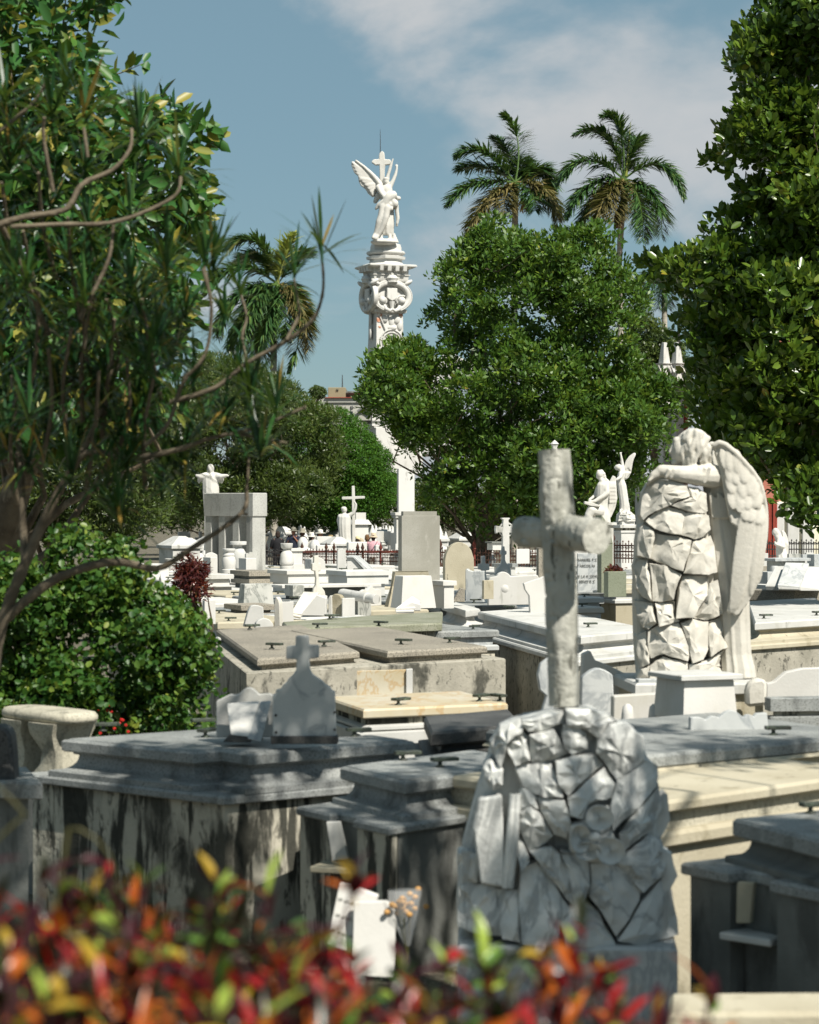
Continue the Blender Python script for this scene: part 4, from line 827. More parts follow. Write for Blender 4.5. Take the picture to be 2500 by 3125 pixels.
# granite stele
_r, _pl, _D = box3('tall plain brown-grey granite stele with stepped top corners, centre', 'granite_stele', 'stele', B3, 205, 240, 605, [('lower', 232, 850, 0, stele_m)], 850, D=44, th=R(18))
piece(_r, 'crown', offset_poly(ccw(_pl), -.0), [(-.045, zz(B3, 233, _D)), (-.045, zz(B3, 190, _D))], stele_m)
_r, _S = stone3('stained white round-arched headstone right of the granite stele', B3, [(655, 960), (652, 660), (665, 600), (690, 550)] + arc(720, 515, 870, 515, 30) + [(905, 560), (930, 640), (938, 960)], plaster, rz=.25, th=.16, D=41.5)
stone3('small white latin cross behind the arched headstone', B3, [(1000, 840), (1010, 760), (1008, 750), (975, 745), (975, 692), (1005, 690), (1005, 618), (1040, 615), (1042, 690), (1080, 692), (1080, 752), (1045, 757), (1055, 840)], white, D=41, rz=.3, name='small_cross', cat='cross')
stone3('slender white cross with flared concave foot, below the celtic cross', B3, [(1130, 800), (1150, 740), (1195, 690), (1203, 640), (1202, 605), (1188, 602), (1188, 570), (1200, 566), (1205, 525), (1225, 525), (1228, 566), (1245, 570), (1245, 602), (1230, 606), (1232, 660), (1250, 700), (1275, 690), (1290, 800)], white, D=39.5, rz=.3, name='small_cross', cat='cross')
stone3('grey marble tablet headstone with carved diagonal ribbon', B3, [(850, 1055), (848, 800), (850, 745), (865, 738), (880, 755), (915, 765), (940, 760), (1020, 760), (1022, 1000), (1025, 1060)], greym, rz=-.25, th=.12)
box3('pinkish block behind the ribboned tablet headstone', 'block_headstone', 'headstone', B3, 1010, 1025, 1120, [('body', 850, 1030, 0, plaster)], 1050, D=33.8)
_r, _S = stone3('broad white headstone carved with an arched relief, left of the log cross', B3, [(1068, 1090), (1070, 850), (1085, 820), (1150, 812)] + arc(1160, 790, 1265, 790, 22) + [(1280, 812), (1540, 800), (1560, 840), (1560, 1085)], white2, rz=.1, th=.14)
obj('arched_relief', MB().tube([_S.p(x, y, .02) for x, y in [(1165, 1000), (1160, 880)] + arc(1165, 850, 1270, 850, 50) + [(1275, 1000)]], _S.r(9), 6).mesh('relief', smooth=60), white2, _r)
obj('wreath_relief', MB().lathe([(.0, 0), (_S.r(40), 0), (_S.r(44), .01), (_S.r(20), .03), (0, .03)], n=16, M=Matrix.Translation(_S.p(1220, 930, .0)) @ Matrix.Rotation(R(90), 4, 'X')).mesh('wreath', smooth=40), white2, _r)
stone3('white scroll-edged stone partly hidden by the log cross', B3, [(1468, 1165), (1460, 1000), (1420, 940), (1405, 880), (1440, 868), (1490, 850), (1560, 830), (1600, 812), (1680, 830), (1680, 1165)], white2, rz=.1, th=.12)
stone3('leaning brown stone slab at the foot of the arched headstone', B3, [(725, 1055), (800, 925), (845, 930), (845, 1060)], granite, rz=.1, th=.1, D=33.5)
box3('grey-topped white chest tomb behind the slender cross', 'tomb', 'tomb', B3, 1130, 1200, 1330, [('slab', 690, 725, .04, granite2), ('body', 725, 800, 0, white)], 800, D=45)
box3('white chest with dark lid right of the arched headstone, far row', 'chest_tomb', 'tomb', B3, 1060, 1110, 1216, [('lid', 480, 495, .04, greyc), ('body', 495, 560, 0, white2)], 560, D=55)
box3('tall white block left of the log cross, below its arm', 'block', 'pedestal', B3, 1335, 1340, 1465, [('body', 550, 690, 0, whitewash)], 690, D=50)
box3('dark brown square post beside the log cross', 'stone_post', 'post', B3, 1530, 1550, 1610, [('shaft', 540, 830, 0, granite)], 830, D=42)
# green stele with inscription, plaque and planter
_r, _pl, _D = box3('tall green granite stele with curved top and inscribed pale plaque', 'green_stele', 'stele', B4, 820, 890, 1060, [('lower', 1700, 2440, 0, greeng)], 2440, D=31, th=R(20))
_S = Sc(B4, 31)
extr(_S, [(890, 1720), (890, 1300), (940, 1360), (1000, 1480), (1040, 1600), (1062, 1720)], .02, .2, 'crest', greeng, _r, rz=R(20))
pq = extr(Sc(B4, 30.8), [(540, 2440), (540, 1862), (830, 1870), (830, 2440)], 0, .05, 'plaque', greym, _r, rz=R(5))
letters(_r, Sc(B4, 30.79), [('E MANUEL F Z', 655, 1975, 40), ('F NICOL N', 665, 2062, 40), ('DE LA R ZION', 680, 2215, 40), ('SENO R Z', 680, 2290, 40)], ink, d=0, rz=R(5))
box3('square green granite planter full of dried red leaves', 'planter', 'planter', B4, 935, 990, 1265, [('box', 2130, 2500, 0, greeng)], 2500, D=30.2)



# celtic cross
def celtic():
    D = 48.0; S_ = Sc(B3, D); root = thing('celtic_cross', 'white ringed celtic cross in front of the central tree', 'cross', S_.p(1240, 800)); rz = .25
    extr(S_, [(1205, 830), (1208, 430), (1200, 395), (1160, 390), (1145, 402), (1137, 365), (1142, 328), (1160, 330), (1205, 340), (1215, 270), (1198, 262), (1198, 252), (1275, 252), (1275, 262), (1262, 272), (1265, 335), (1300, 330), (1320, 330), (1320, 400), (1300, 398), (1270, 395), (1275, 830)], 0, .12, 'cross', white, root, rz=rz)
    c = S_.p(1240, 365, .06); obj('ring', MB().tube([c + Vector((math.cos(a) * S_.r(66), math.sin(rz) * math.cos(a) * S_.r(66), math.sin(a) * S_.r(64))) for a in np.linspace(0, 6.283, 25)], S_.r(9), 6, cap=False).mesh('ring', smooth=60), white, root)
celtic()
# right side, B6
box3('dark-edged white desk tomb beneath the praying angel', 'tomb', 'tomb', B6, 445, 520, 830, [('slab', 628, 655, .06, greym), ('body', 655, 760, -.02, veined), ('base', 760, 950, .05, white)], 950, D=46)
box3('grey veined square block left of the tilted tablet, right side', 'marble_block', 'marker', B6, 385, 440, 520, [('body', 755, 875, 0, greym)], 875, D=40)
urn('dark grey octagonal stone vase behind the veined block, right side', B6, 510, [(870, 30), (800, 38), (720, 40), (700, 32)], 870, greym, D=41)
box3('low white inscribed stone at the left foot of the praying angel', 'headstone', 'headstone', B6, 355, 385, 450, [('body', 580, 700, 0, white), ('base', 700, 745, .05, granite)], 745, D=50)
box3('grey-fronted white ledge tomb right of the leaning angel', 'tomb', 'tomb', B6, 250, 460, 540, [('slab', 878, 950, .02, white2), ('body', 950, 1060, -.06, greyc)], 1060, D=38.4)
for i, (x0, x1, y0, y1) in enumerate(((640, 760, 585, 632), (770, 830, 592, 640), (805, 880, 575, 650))):
    box3(('low striped grey block right of the praying angel', 'small dark block right of the striped one', 'pale sloping block under the black railing')[i], 'stone_block', 'marker', B6, x0 - 12, x0, x1, [('body', y0, y1, 0, (veined, greym, white)[i])], y1 + 30, D=50 + i)
box3('dark grey boxy tomb at the right edge under the railing', 'tomb', 'tomb', B6, 830, 880, 1060, [('body', 590, 700, 0, greym), ('base', 700, 760, .05, granite2)], 760, D=47)
# --- around the foot of the leaning angel and behind the log cross (B8)
box3('white truncated cippus with bolted face plate before the leaning angel', 'cippus', 'marker', B8, 885, 1010, 1312, [('body', 222, 430, 0, white2, -.02), ('cap', 192, 218, .03, white)], 430, D=16.6, th=R(22))
_S = Sc(B8, 16.4)
pl_ = [(1045, 485), (1045, 410), (1100, 412), (1125, 425)] + arc(1130, 425, 1195, 415, 14, 4) + arc(1200, 412, 1325, 412, 36, 7) + arc(1330, 415, 1385, 412, 14, 4) + [(1400, 395), (1455, 392), (1462, 480)]
_hs, _ = stone3('low grey scallop-topped headstone in the shade, right of the rock monument', B8, pl_, greym, D=15.3, rz=.12, th=.06)
box3('dark granite kerb behind the rock monument, right', 'kerb_tomb', 'tomb', B8, 740, 800, 1050, [('slab', 440, 505, 0, granite2), ('base', 505, 700, -.03, greyc)], 700, D=15.8, th=R(15))
box3('thick grey slab with rounded edge at the right edge, beyond the scalloped stone', 'slab_tomb', 'tomb', B8, 1455, 1470, 1900, [('slab', 312, 382, 0, granite2), ('bed', 382, 410, -.05, concrete), ('base', 410, 640, 0, granite2)], 640, D=17.2, th=R(8))
stone3('low white wall stone with curled ends behind the log cross', B8, [(640, 445), (642, 300), (920, 285), (890, 440)], white2, D=17.4, rz=.1, th=.12)
for x, sd_ in ((720, 'left'), (862, 'right')): urn(sd_ + ' one of two small white curled brackets behind the log cross', B8, x, [(440, 36), (400, 32), (360, 26), (345, 10)], 442, white2, D=17.0, name='stone_bracket')['category'] = 'bracket'
stone3('grey-white arched headstone just right of the log cross', B8, [(470, 440), (475, 220)] + arc(480, 200, 640, 190, 40) + [(650, 440)], greym, D=18.2, rz=.1, th=.1)
stone3('white headstone with a high peak behind the arched one', B8, [(470, 300), (480, 80), (520, 60), (545, 110), (620, 140), (720, 190), (760, 200), (760, 320)], white2, D=19.6, rz=.1, th=.1)
stone3('blue-grey rounded stone edge showing left of the log cross shaft', B8, [(260, 400), (290, 300), (255, 270), (243, 190), (260, 130), (300, 100), (330, 100), (330, 400)], greym, D=17.6, rz=.1, th=.08)
box3('small grey-white box before the rock pile of the leaning angel', 'block', 'pedestal', B8, 765, 775, 930, [('body', 212, 290, 0, greym)], 330, D=18.6, th=R(8))
stone3('low white gabled stone at the right edge behind the thick slab', B8, [(1445, 360), (1447, 235), (1490, 225), (1550, 175), (1640, 155), (1800, 150), (1800, 360)], white2, D=18.6, rz=.05, th=.1)
stone3('rough white boulder stone at the foot of the leaning angel', B8, [(1345, 360), (1340, 260), (1370, 215), (1430, 205), (1455, 230), (1450, 350)], statue, D=18.4, rz=.05, th=.12, bev=.03, name='boulder', cat='stone')

# ------------------------------------------------------------------ the leaning angel on a rock pile
def leaning_angel():
    D = 19.0; g = np.random.default_rng(33); S = Sc(B5, D)
    root = thing('leaning_angel', 'large marble angel leaning its folded arms on a pile of rough stones, right of centre', 'statue', Vector((S.p(520, 0).x, D, S.p(0, 1980).z)))
    # stones
    st = [[(130, 720), (150, 560), (190, 480), (260, 450), (370, 465), (470, 500), (500, 585), (400, 610), (350, 650), (240, 690), (150, 760)], [(362, 655), (500, 590), (480, 505), (560, 520), (625, 560), (635, 690), (600, 715), (460, 690)],
          [(170, 770), (240, 700), (340, 660), (460, 700), (430, 870), (330, 860), (230, 830)], [(430, 875), (465, 705), (560, 705), (640, 725), (655, 840), (600, 890), (530, 905)],
          [(105, 1030), (120, 810), (160, 785), (225, 840), (235, 900), (190, 1050)], [(195, 1050), (238, 860), (340, 875), (430, 885), (510, 910), (490, 1000), (445, 1150), (330, 1100)],
          [(450, 1160), (500, 1010), (520, 920), (620, 900), (660, 880), (690, 960), (710, 1150), (640, 1170), (540, 1165)], [(85, 1120), (105, 1060), (190, 1065), (205, 1180), (210, 1370), (150, 1340), (105, 1280)],
          [(215, 1375), (200, 1090), (300, 1100), (435, 1160), (410, 1220), (375, 1360), (290, 1375)], [(385, 1500), (420, 1260), (440, 1185), (640, 1185), (640, 1310), (600, 1370), (520, 1495)],
          [(530, 1495), (610, 1375), (650, 1240), (715, 1215), (735, 1330), (760, 1460), (690, 1500), (640, 1515)], [(95, 1370), (230, 1385), (255, 1540), (190, 1580), (150, 1570), (110, 1480)],
          [(240, 1385), (380, 1375), (380, 1490), (420, 1520), (260, 1560), (250, 1440)], [(105, 1640), (175, 1600), (180, 1700), (200, 1840), (140, 1870), (105, 1760)],
          [(185, 1600), (260, 1555), (420, 1530), (460, 1640), (500, 1740), (480, 1820), (300, 1770), (210, 1800), (185, 1700)], [(425, 1530), (520, 1510), (645, 1520), (640, 1720), (600, 1810), (515, 1835), (470, 1650)],
          [(650, 1530), (770, 1480), (790, 1560), (800, 1720), (740, 1740), (650, 1790), (645, 1640)], [(205, 1860), (300, 1790), (480, 1830), (485, 1960), (280, 1975), (200, 1960)],
          [(490, 1850), (620, 1820), (760, 1750), (820, 1740), (870, 1890), (830, 1950), (650, 1960), (490, 1965)], [(110, 1960), (135, 1890), (200, 1860), (205, 1960)]]
    for p in st: obj('stone', rock(S, p, 430, 420, .34, -.10, .058, g, back=.2), statue, root)
    core = [(140, 1960), (120, 1700), (110, 1300), (120, 1050), (150, 700), (210, 500), (380, 480), (600, 560), (680, 900), (720, 1300), (800, 1700), (860, 1960)]
    obj('core', MB().plate([S.p(x, y, -.06 + .34 * (1 - math.sqrt(max(0, 1 - min(1, abs(x - 430) / 420) ** 2)))) for x, y in core], (0, .42, 0)).mesh('core', bevel=.02), statue, root)
    for p in st[::2]: obj('stone', rock(Sc(B5, D + .42), p, 430, 420, -.2, 0, -.06, g, back=-.15), statue, root)
    # body: head turned in profile, torso, sleeves, robe
    T = Sc(B5, D)
    T.ell(505, 215, 112, 132, 100, .04); T.ell(432, 235, 58, 100, 74, .02)            # skull, face
    T.limb([(394, 185, 18, .03), (362, 246, 13, .02)]); T.ell(384, 272, 18, 10, 18, .02); T.ell(386, 292, 18, 9, 18, .02); T.ell(398, 326, 30, 22, 28, .02); T.ell(410, 165, 30, 36, 44, .03)
    T.limb([(505, 300, 70, .06), (570, 420, 86, .08)])                                # neck
    T.ell(540, 190, 118, 112, 118, .03)
    for i in range(19):                                                                # wavy locks
        t = .1 + .9 * i / 18; a0 = R(150 - 190 * t); sx, sy = 535 + 100 * math.cos(a0), 185 - 92 * math.sin(a0); ex, ey = 440 + 225 * t + g.normal(0, 12), 345 - 30 * t + g.normal(0, 14); dd = -.085 + .07 * abs(t - .45)
        pts = [(520 + 20 * t, 100, 16, .0)] if i % 2 else []
        for k_ in range(6):
            q = k_ / 5; pts.append((sx + (ex - sx) * q + 15 * math.sin(q * 8 + i * 1.3), sy + (ey - sy) * q, 24 - 9 * q + g.normal(0, 2), dd - .012 * (i % 3) + .05 * abs(q - .5)))
        T.limb(pts)
    for i in range(12): a0 = R(30 + 130 * i / 11); T.limb([(540 + 118 * math.cos(a0), 190 - 112 * math.sin(a0), 15, .03), (530 + 70 * math.cos(a0), 180 - 70 * math.sin(a0), 17, -.07)])
    T.limb([(690, 430, 92, -.02), (560, 425, 78, -.1), (430, 415, 64, -.12), (290, 392, 50, -.08)])   # near sleeve
    for i in range(9): T.limb([(640 - i * 38, 370 + i * 2, 13, -.16), (600 - i * 36, 480 - i * 5, 12, -.15)])
    T.limb([(292, 392, 44, -.08), (232, 425, 36, -.08), (205, 455, 26, -.07)])
    for i, (x, y) in enumerate(((178, 492), (186, 500), (196, 502), (208, 500))): T.limb([(215 + i * 6, 440, 15, -.1 + i * .03), (192 + i * 5, 462, 12, -.11 + i * .03), (x, y, 9, -.09 + i * .03)])
    T.limb([(700, 430, 80, .3), (480, 420, 60, .34), (330, 400, 46, .3)])             # far sleeve
    T.robe([(735, 385, 85, .1), (745, 470, 130, .1), (755, 600, 125, .1), (755, 700, 112, .08), (750, 765, 108, .06), (755, 800, 112, .06)], folds=11, amp=.05)
    for i in range(10): T.limb([(660 + i * 20, 560 + (i % 3) * 20, 12, -.02), (680 + i * 20, 740, 10, -.03)])
    T.robe([(760, 770, 108, .06), (775, 860, 116, .05), (800, 1000, 122, .05), (825, 1200, 122, .05), (845, 1400, 118, .05), (860, 1600, 110, .06), (870, 1780, 108, .06), (885, 1880, 118, .05), (890, 1960, 124, .05)], folds=10, amp=.085, n=72)
    sculpt('body', T.mb, .0085, 1, statue, root)
    # wings: arched blade with rows of feathers
    def wing(off, flip=1, name='wing'):
        Wg = Sc(B5, D)
        cur = lambda x, y: off - .05 * math.sin(min(1, max(0, (y - 150) / 1350)) * 3.14) + .10 * ((x - 900) / 180) ** 2 * .5
        out_ = [(690, 175), (720, 165), (765, 190), (830, 245), (900, 320), (965, 395), (1010, 460), (1040, 540), (1065, 630), (1078, 720), (1078, 820), (1065, 920), (1048, 1050), (1020, 1180), (975, 1310), (920, 1400), (870, 1460), (840, 1488), (820, 1460), (790, 1465), (775, 1448), (800, 1350), (835, 1230), (860, 1080), (868, 830), (800, 780), (770, 640), (745, 500), (715, 350), (690, 260)]
        Wg.plate(out_, 0, .05, df=cur)
        # leading edge roll
        le = [(690, 200), (720, 180), (765, 195), (830, 250), (900, 325), (965, 400), (1015, 470), (1045, 560), (1065, 660), (1072, 760), (1068, 880), (1045, 1040), (1010, 1190)]
        Wg.limb([(x, y, 26 - i * 1.3, cur(x, y) - .005) for i, (x, y) in enumerate(le)])
        for k, (ye, n, w, xa, xb) in enumerate(((370, 3, 40, 745, 880), (470, 4, 44, 765, 985), (560, 4, 46, 770, 1020), (650, 5, 48, 790, 1045), (745, 5, 44, 840, 1050))):
            for i in range(n):
                t = (i + .5) / n + g.normal(0, .03); xi = xa + (xb - xa) * t; y1 = ye + 55 * t + g.normal(0, 16); Wg.feather(xi - 16 + g.normal(0, 5), y1 - 190, xi + g.normal(0, 8), y1, w * g.uniform(.85, 1.15), cur(xi, y1 - 190) + .012, cur(xi, y1) - .022, th=.32)
        for i in range(8):                                  # long primaries
            t = i / 7; x0 = 880 + 175 * t; y0 = 770 + 30 * t; x1 = 800 + 62 * t + (150 * t if t > .6 else 60 * t); y1 = 1455 - 60 * t - (240 * max(0, t - .4))
            Wg.feather(x0, y0 - 90, x1, y1, 30, cur(x0, y0) - .012, cur(x1, y1) - .004, th=.4)
        sculpt(name, Wg.mb, .0085, 2, statue, root)
    wing(-.13); wing(.34)
    # plinth that carries the pile
    z = S.p(0, 1965).z; a, b = S.p(60, 0), S.p(980, 0)
    tomb('pale tomb block that carries the leaning angel and its rock pile', [(a.x, D - .42), (b.x + .1, D - .35), (b.x, D + .8), (a.x - .1, D + .75)], z, .1, (white, white, white, plaster), cove=0, ledge=0, ledge_out=0)
leaning_angel()

# ------------------------------------------------------------------ the two angels in front of the central tree
def reading_angel():
    D = 46.0; S = Sc(B4, D); root = thing('reading_angel', 'marble angel looking down at an open book, wing folded behind, in front of the tree', 'statue', S.p(850, 1420))
    S.ell(862, 705, 52, 62, 55); S.ell(845, 730, 36, 46, 40); S.limb([(826, 745, 9), (820, 765, 7)])
    for x, y, r in ((850, 665, 30), (890, 665, 34), (920, 700, 32), (935, 740, 28), (950, 780, 26), (975, 800, 26), (995, 825, 24), (830, 690, 18), (905, 740, 26)): S.ell(x, y, r, r * .9, r)
    S.limb([(880, 770, 36), (910, 830, 44)])
    S.robe([(905, 820, 60), (912, 860, 90), (915, 940, 92), (905, 1040, 88), (900, 1130, 82), (890, 1200, 95), (870, 1300, 140), (860, 1420, 160)], folds=9, amp=.07)
    S.limb([(960, 860, 48, -.02), (965, 980, 44, -.08), (900, 1030, 36, -.12), (780, 1100, 26, -.16), (715, 1110, 20, -.16)])
    S.limb([(850, 900, 36, .1), (800, 1020, 28, .08), (715, 1080, 20, .02)])
    for i in range(4): S.limb([(720, 1085 + i * 10, 10, -.15), (692, 1095 + i * 12, 8, -.15)])
    S.limb([(840, 1250, 90, -.1), (740, 1230, 80, -.2), (690, 1300, 60, -.22), (690, 1400, 60, -.2)])          # knees under the robe
    sculpt('body', S.mb, .014, 3, statue2, root)
    B = Sc(B4, D); B.plate([(620, 1135), (630, 1100), (740, 1120), (855, 1160), (850, 1185), (720, 1170)], -.3, .22); obj('book', B.mb.mesh('book', bevel=.008), statue2, root)
    w = Sc(B4, D); w.plate([(1000, 830), (1060, 720), (1105, 745), (1115, 850), (1125, 1000), (1130, 1060), (1100, 1200), (1040, 1330), (975, 1410), (985, 1250), (1000, 1080)], .08, .07)
    for r_ in range(5):
        for i in range(4): w.feather(1015 + i * 26, 820 + r_ * 55, 1018 + i * 26, 910 + r_ * 55, 17, .07, .045)
    for i in range(4): w.feather(1020 + i * 26, 1050, 985 + i * 26, 1400 - i * 70, 18, .07, .06)
    sculpt('wing', w.mb, .012, 2, statue2, root)
    box3('hidden-footed white pedestal under the reading angel', 'pedestal', 'pedestal', B4, 700, 740, 1080, [('cap', 1412, 1450, .05, white), ('shaft', 1450, 2300, 0, white)], 2300, D=45.8)
reading_angel()
def standing_angel():
    D = 49.0; S = Sc(B4, D); root = thing('standing_angel', 'marble angel with raised arm and upswept wing on a tall moulded pedestal', 'statue', S.p(1240, 1400))
    S.ell(1135, 605, 48, 44, 46, rot=20); S.ell(1120, 620, 36, 30, 34); S.limb([(1080, 608, 10), (1100, 600, 22)]); S.limb([(1165, 630, 28), (1190, 690, 34)])
    for x, y, r in ((1110, 580, 20), (1150, 575, 26), (1180, 600, 22)): S.ell(x, y, r, r * .8, r)
    S.limb([(1195, 690, 46, .0), (1205, 600, 28, .06), (1195, 510, 22, .08), (1180, 430, 17, .08), (1175, 400, 13, .08)])
    for i in range(4): S.limb([(1178, 410, 9, .08), (1152 + i * 14, 388 - i * 3, 6, .08)])
    S.limb([(1170, 700, 36, -.06), (1160, 750, 28, -.12), (1100, 785, 20, -.16), (1078, 800, 14, -.16)])
    S.robe([(1180, 670, 40), (1180, 720, 58), (1170, 790, 54), (1185, 860, 66), (1200, 960, 66), (1215, 1060, 66), (1225, 1160, 66), (1215, 1240, 60), (1190, 1265, 50)], folds=8, amp=.09)
    S.limb([(1250, 1080, 36, .05), (1270, 1160, 36, .05), (1285, 1240, 30, .05)])
    S.limb([(1165, 1230, 18, -.08), (1155, 1262, 14, -.12)])
    sculpt('body', S.mb, .014, 3, statue2, root)
    r_ = Sc(B4, D); g = np.random.default_rng(2)
    obj('rock', rock(r_, [(1125, 1395), (1140, 1300), (1190, 1250), (1260, 1215), (1320, 1260), (1380, 1310), (1385, 1395)], 1255, 180, .2, -.05, .12, g, back=.4), statue2, root)
    w = Sc(B4, D); w.plate([(1225, 590), (1250, 510), (1300, 440), (1370, 390), (1398, 395), (1395, 430), (1360, 500), (1345, 600), (1330, 680), (1290, 760), (1240, 790), (1200, 780), (1215, 680)], .07, .07)
    for i in range(7): w.feather(1235 + i * 10, 640 - i * 10, 1392 - i * 12, 410 + i * 40, 17, .06, .05)
    for i in range(5): w.feather(1225 + i * 6, 690 + i * 8, 1320 - i * 18, 690 + i * 22, 17, .06, .045)
    sculpt('wing', w.mb, .012, 2, statue2, root)
    box3('moulded white pedestal with blackened left side under the standing angel', 'pedestal', 'pedestal', B4, 1050, 1180, 1425, [('plinth', 1400, 1445, -.04, white), ('cap', 1445, 1490, .05, white), ('neck', 1490, 1530, -.01, concrete), ('frieze', 1530, 1560, .02, white), ('shaft', 1560, 2100, 0, white)], 2100, D=48.8)
standing_angel()

# ------------------------------------------------------------------ praying angel at the right
def praying_angel():
    D = 52.0; S = Sc(B6, D); root = thing('praying_angel', 'small white veiled angel praying with folded hands, right edge', 'statue', S.p(590, 625))
    S.ell(508, 385, 28, 32, 28, rot=-20); S.limb([(500, 395, 16), (493, 402, 8)]); S.limb([(515, 370, 30), (550, 420, 26), (565, 480, 30)]); S.limb([(530, 420, 30), (560, 470, 44)])
    S.limb([(545, 440, 22, -.05), (530, 500, 20, -.12), (500, 495, 12, -.14)]); S.limb([(570, 460, 24, -.04), (580, 520, 20, -.14), (510, 495, 12, -.16)]); S.ell(500, 480, 10, 16, 10, -.15)
    S.robe([(560, 430, 34), (565, 480, 46), (562, 530, 44), (572, 580, 52), (585, 630, 60)], folds=8, amp=.08)
    sculpt('body', S.mb, .014, 3, statue2, root)
    w = Sc(B6, D); w.plate([(575, 370), (590, 365), (615, 390), (635, 440), (645, 500), (640, 570), (630, 625), (612, 590), (600, 500), (585, 430)], .06, .06)
    for i in range(5): w.feather(588 + i * 8, 400 + i * 18, 600 + i * 9, 600 - i * 20, 12, .055, .05)
    sculpt('wing', w.mb, .012, 2, statue2, root)
    box3('low white plinth below the praying angel', 'pedestal', 'pedestal', B6, 510, 530, 660, [('shaft', 622, 900, .02, white)], 900, D=51.8)
praying_angel()

# ------------------------------------------------------------------ figure embracing a tall cross; Christ figure behind the portico
def cross_figure():
    D = 80.0; S = Sc(B2, D); root = thing('draped_figure', 'draped white marble figure reaching up to a tall cross, beside the visitors', 'statue', S.p(935, 770))
    S.ell(935, 368, 30, 32, 30); S.ell(930, 352, 32, 22, 32); S.limb([(935, 395, 18), (938, 415, 22)])
    S.limb([(985, 428, 28), (1030, 400, 20, -.05), (1052, 350, 16, -.08), (1058, 310, 13, -.1), (1045, 285, 10, -.12)])
    S.limb([(890, 435, 26), (875, 480, 22, .05), (885, 540, 18, .1)])
    S.robe([(940, 408, 45), (938, 440, 66), (935, 520, 66), (938, 600, 62), (945, 680, 60), (950, 770, 66)], folds=10, amp=.09)
    sculpt('body', S.mb, .018, 2, statue2, root)
    C = Sc(B2, D + .35); X = thing('marble_cross', 'tall plain white cross held by the draped figure', 'cross', C.p(1028, 800))
    extr(C, [(1013, 115), (1042, 112), (1046, 222), (1148, 220), (1150, 246), (1048, 252), (1050, 800), (1018, 800), (1015, 255), (910, 258), (910, 228), (1014, 225)], 0, .2, 'cross', statue2, X, bevel=.01)
    box3('white moulded base behind the tall cross', 'pedestal', 'pedestal', B2, 1000, 1050, 1180, [('upper', 395, 470, -.05, white2), ('cap', 470, 520, .12, white2, .02), ('body', 520, 800, .02, white2)], 800, D=86)
    box3('white plinth under the draped figure', 'pedestal', 'pedestal', B2, 870, 885, 1050, [('shaft', 765, 1000, .05, white2)], 1000, D=79.8)
    # Christ with spread arms
    D = 58.0; S = Sc(B1, D); root = thing('christ_statue', 'white statue with outspread arms standing behind the concrete portico', 'statue', S.p(560, 400))
    S.ell(560, 120, 45, 60, 45); S.limb([(560, 170, 30), (560, 210, 60)])
    S.limb([(620, 210, 50), (690, 215, 34, -.1), (760, 200, 18, -.16), (780, 205, 10, -.18)]); S.limb([(500, 210, 50), (440, 215, 34, -.05), (395, 200, 18, -.05)])
    S.robe([(560, 190, 85), (560, 260, 98), (563, 400, 98), (575, 700, 90), (580, 1100, 90)], folds=9, amp=.07)
    for x, d_ in ((700, 0), (430, 0)): S.robe([(x, 215, 22), (x - 5, 260, 26), (x - 10, 300, 12)], folds=5, amp=.1)
    sculpt('body', S.mb, .02, 2, statue2, root)
cross_figure()

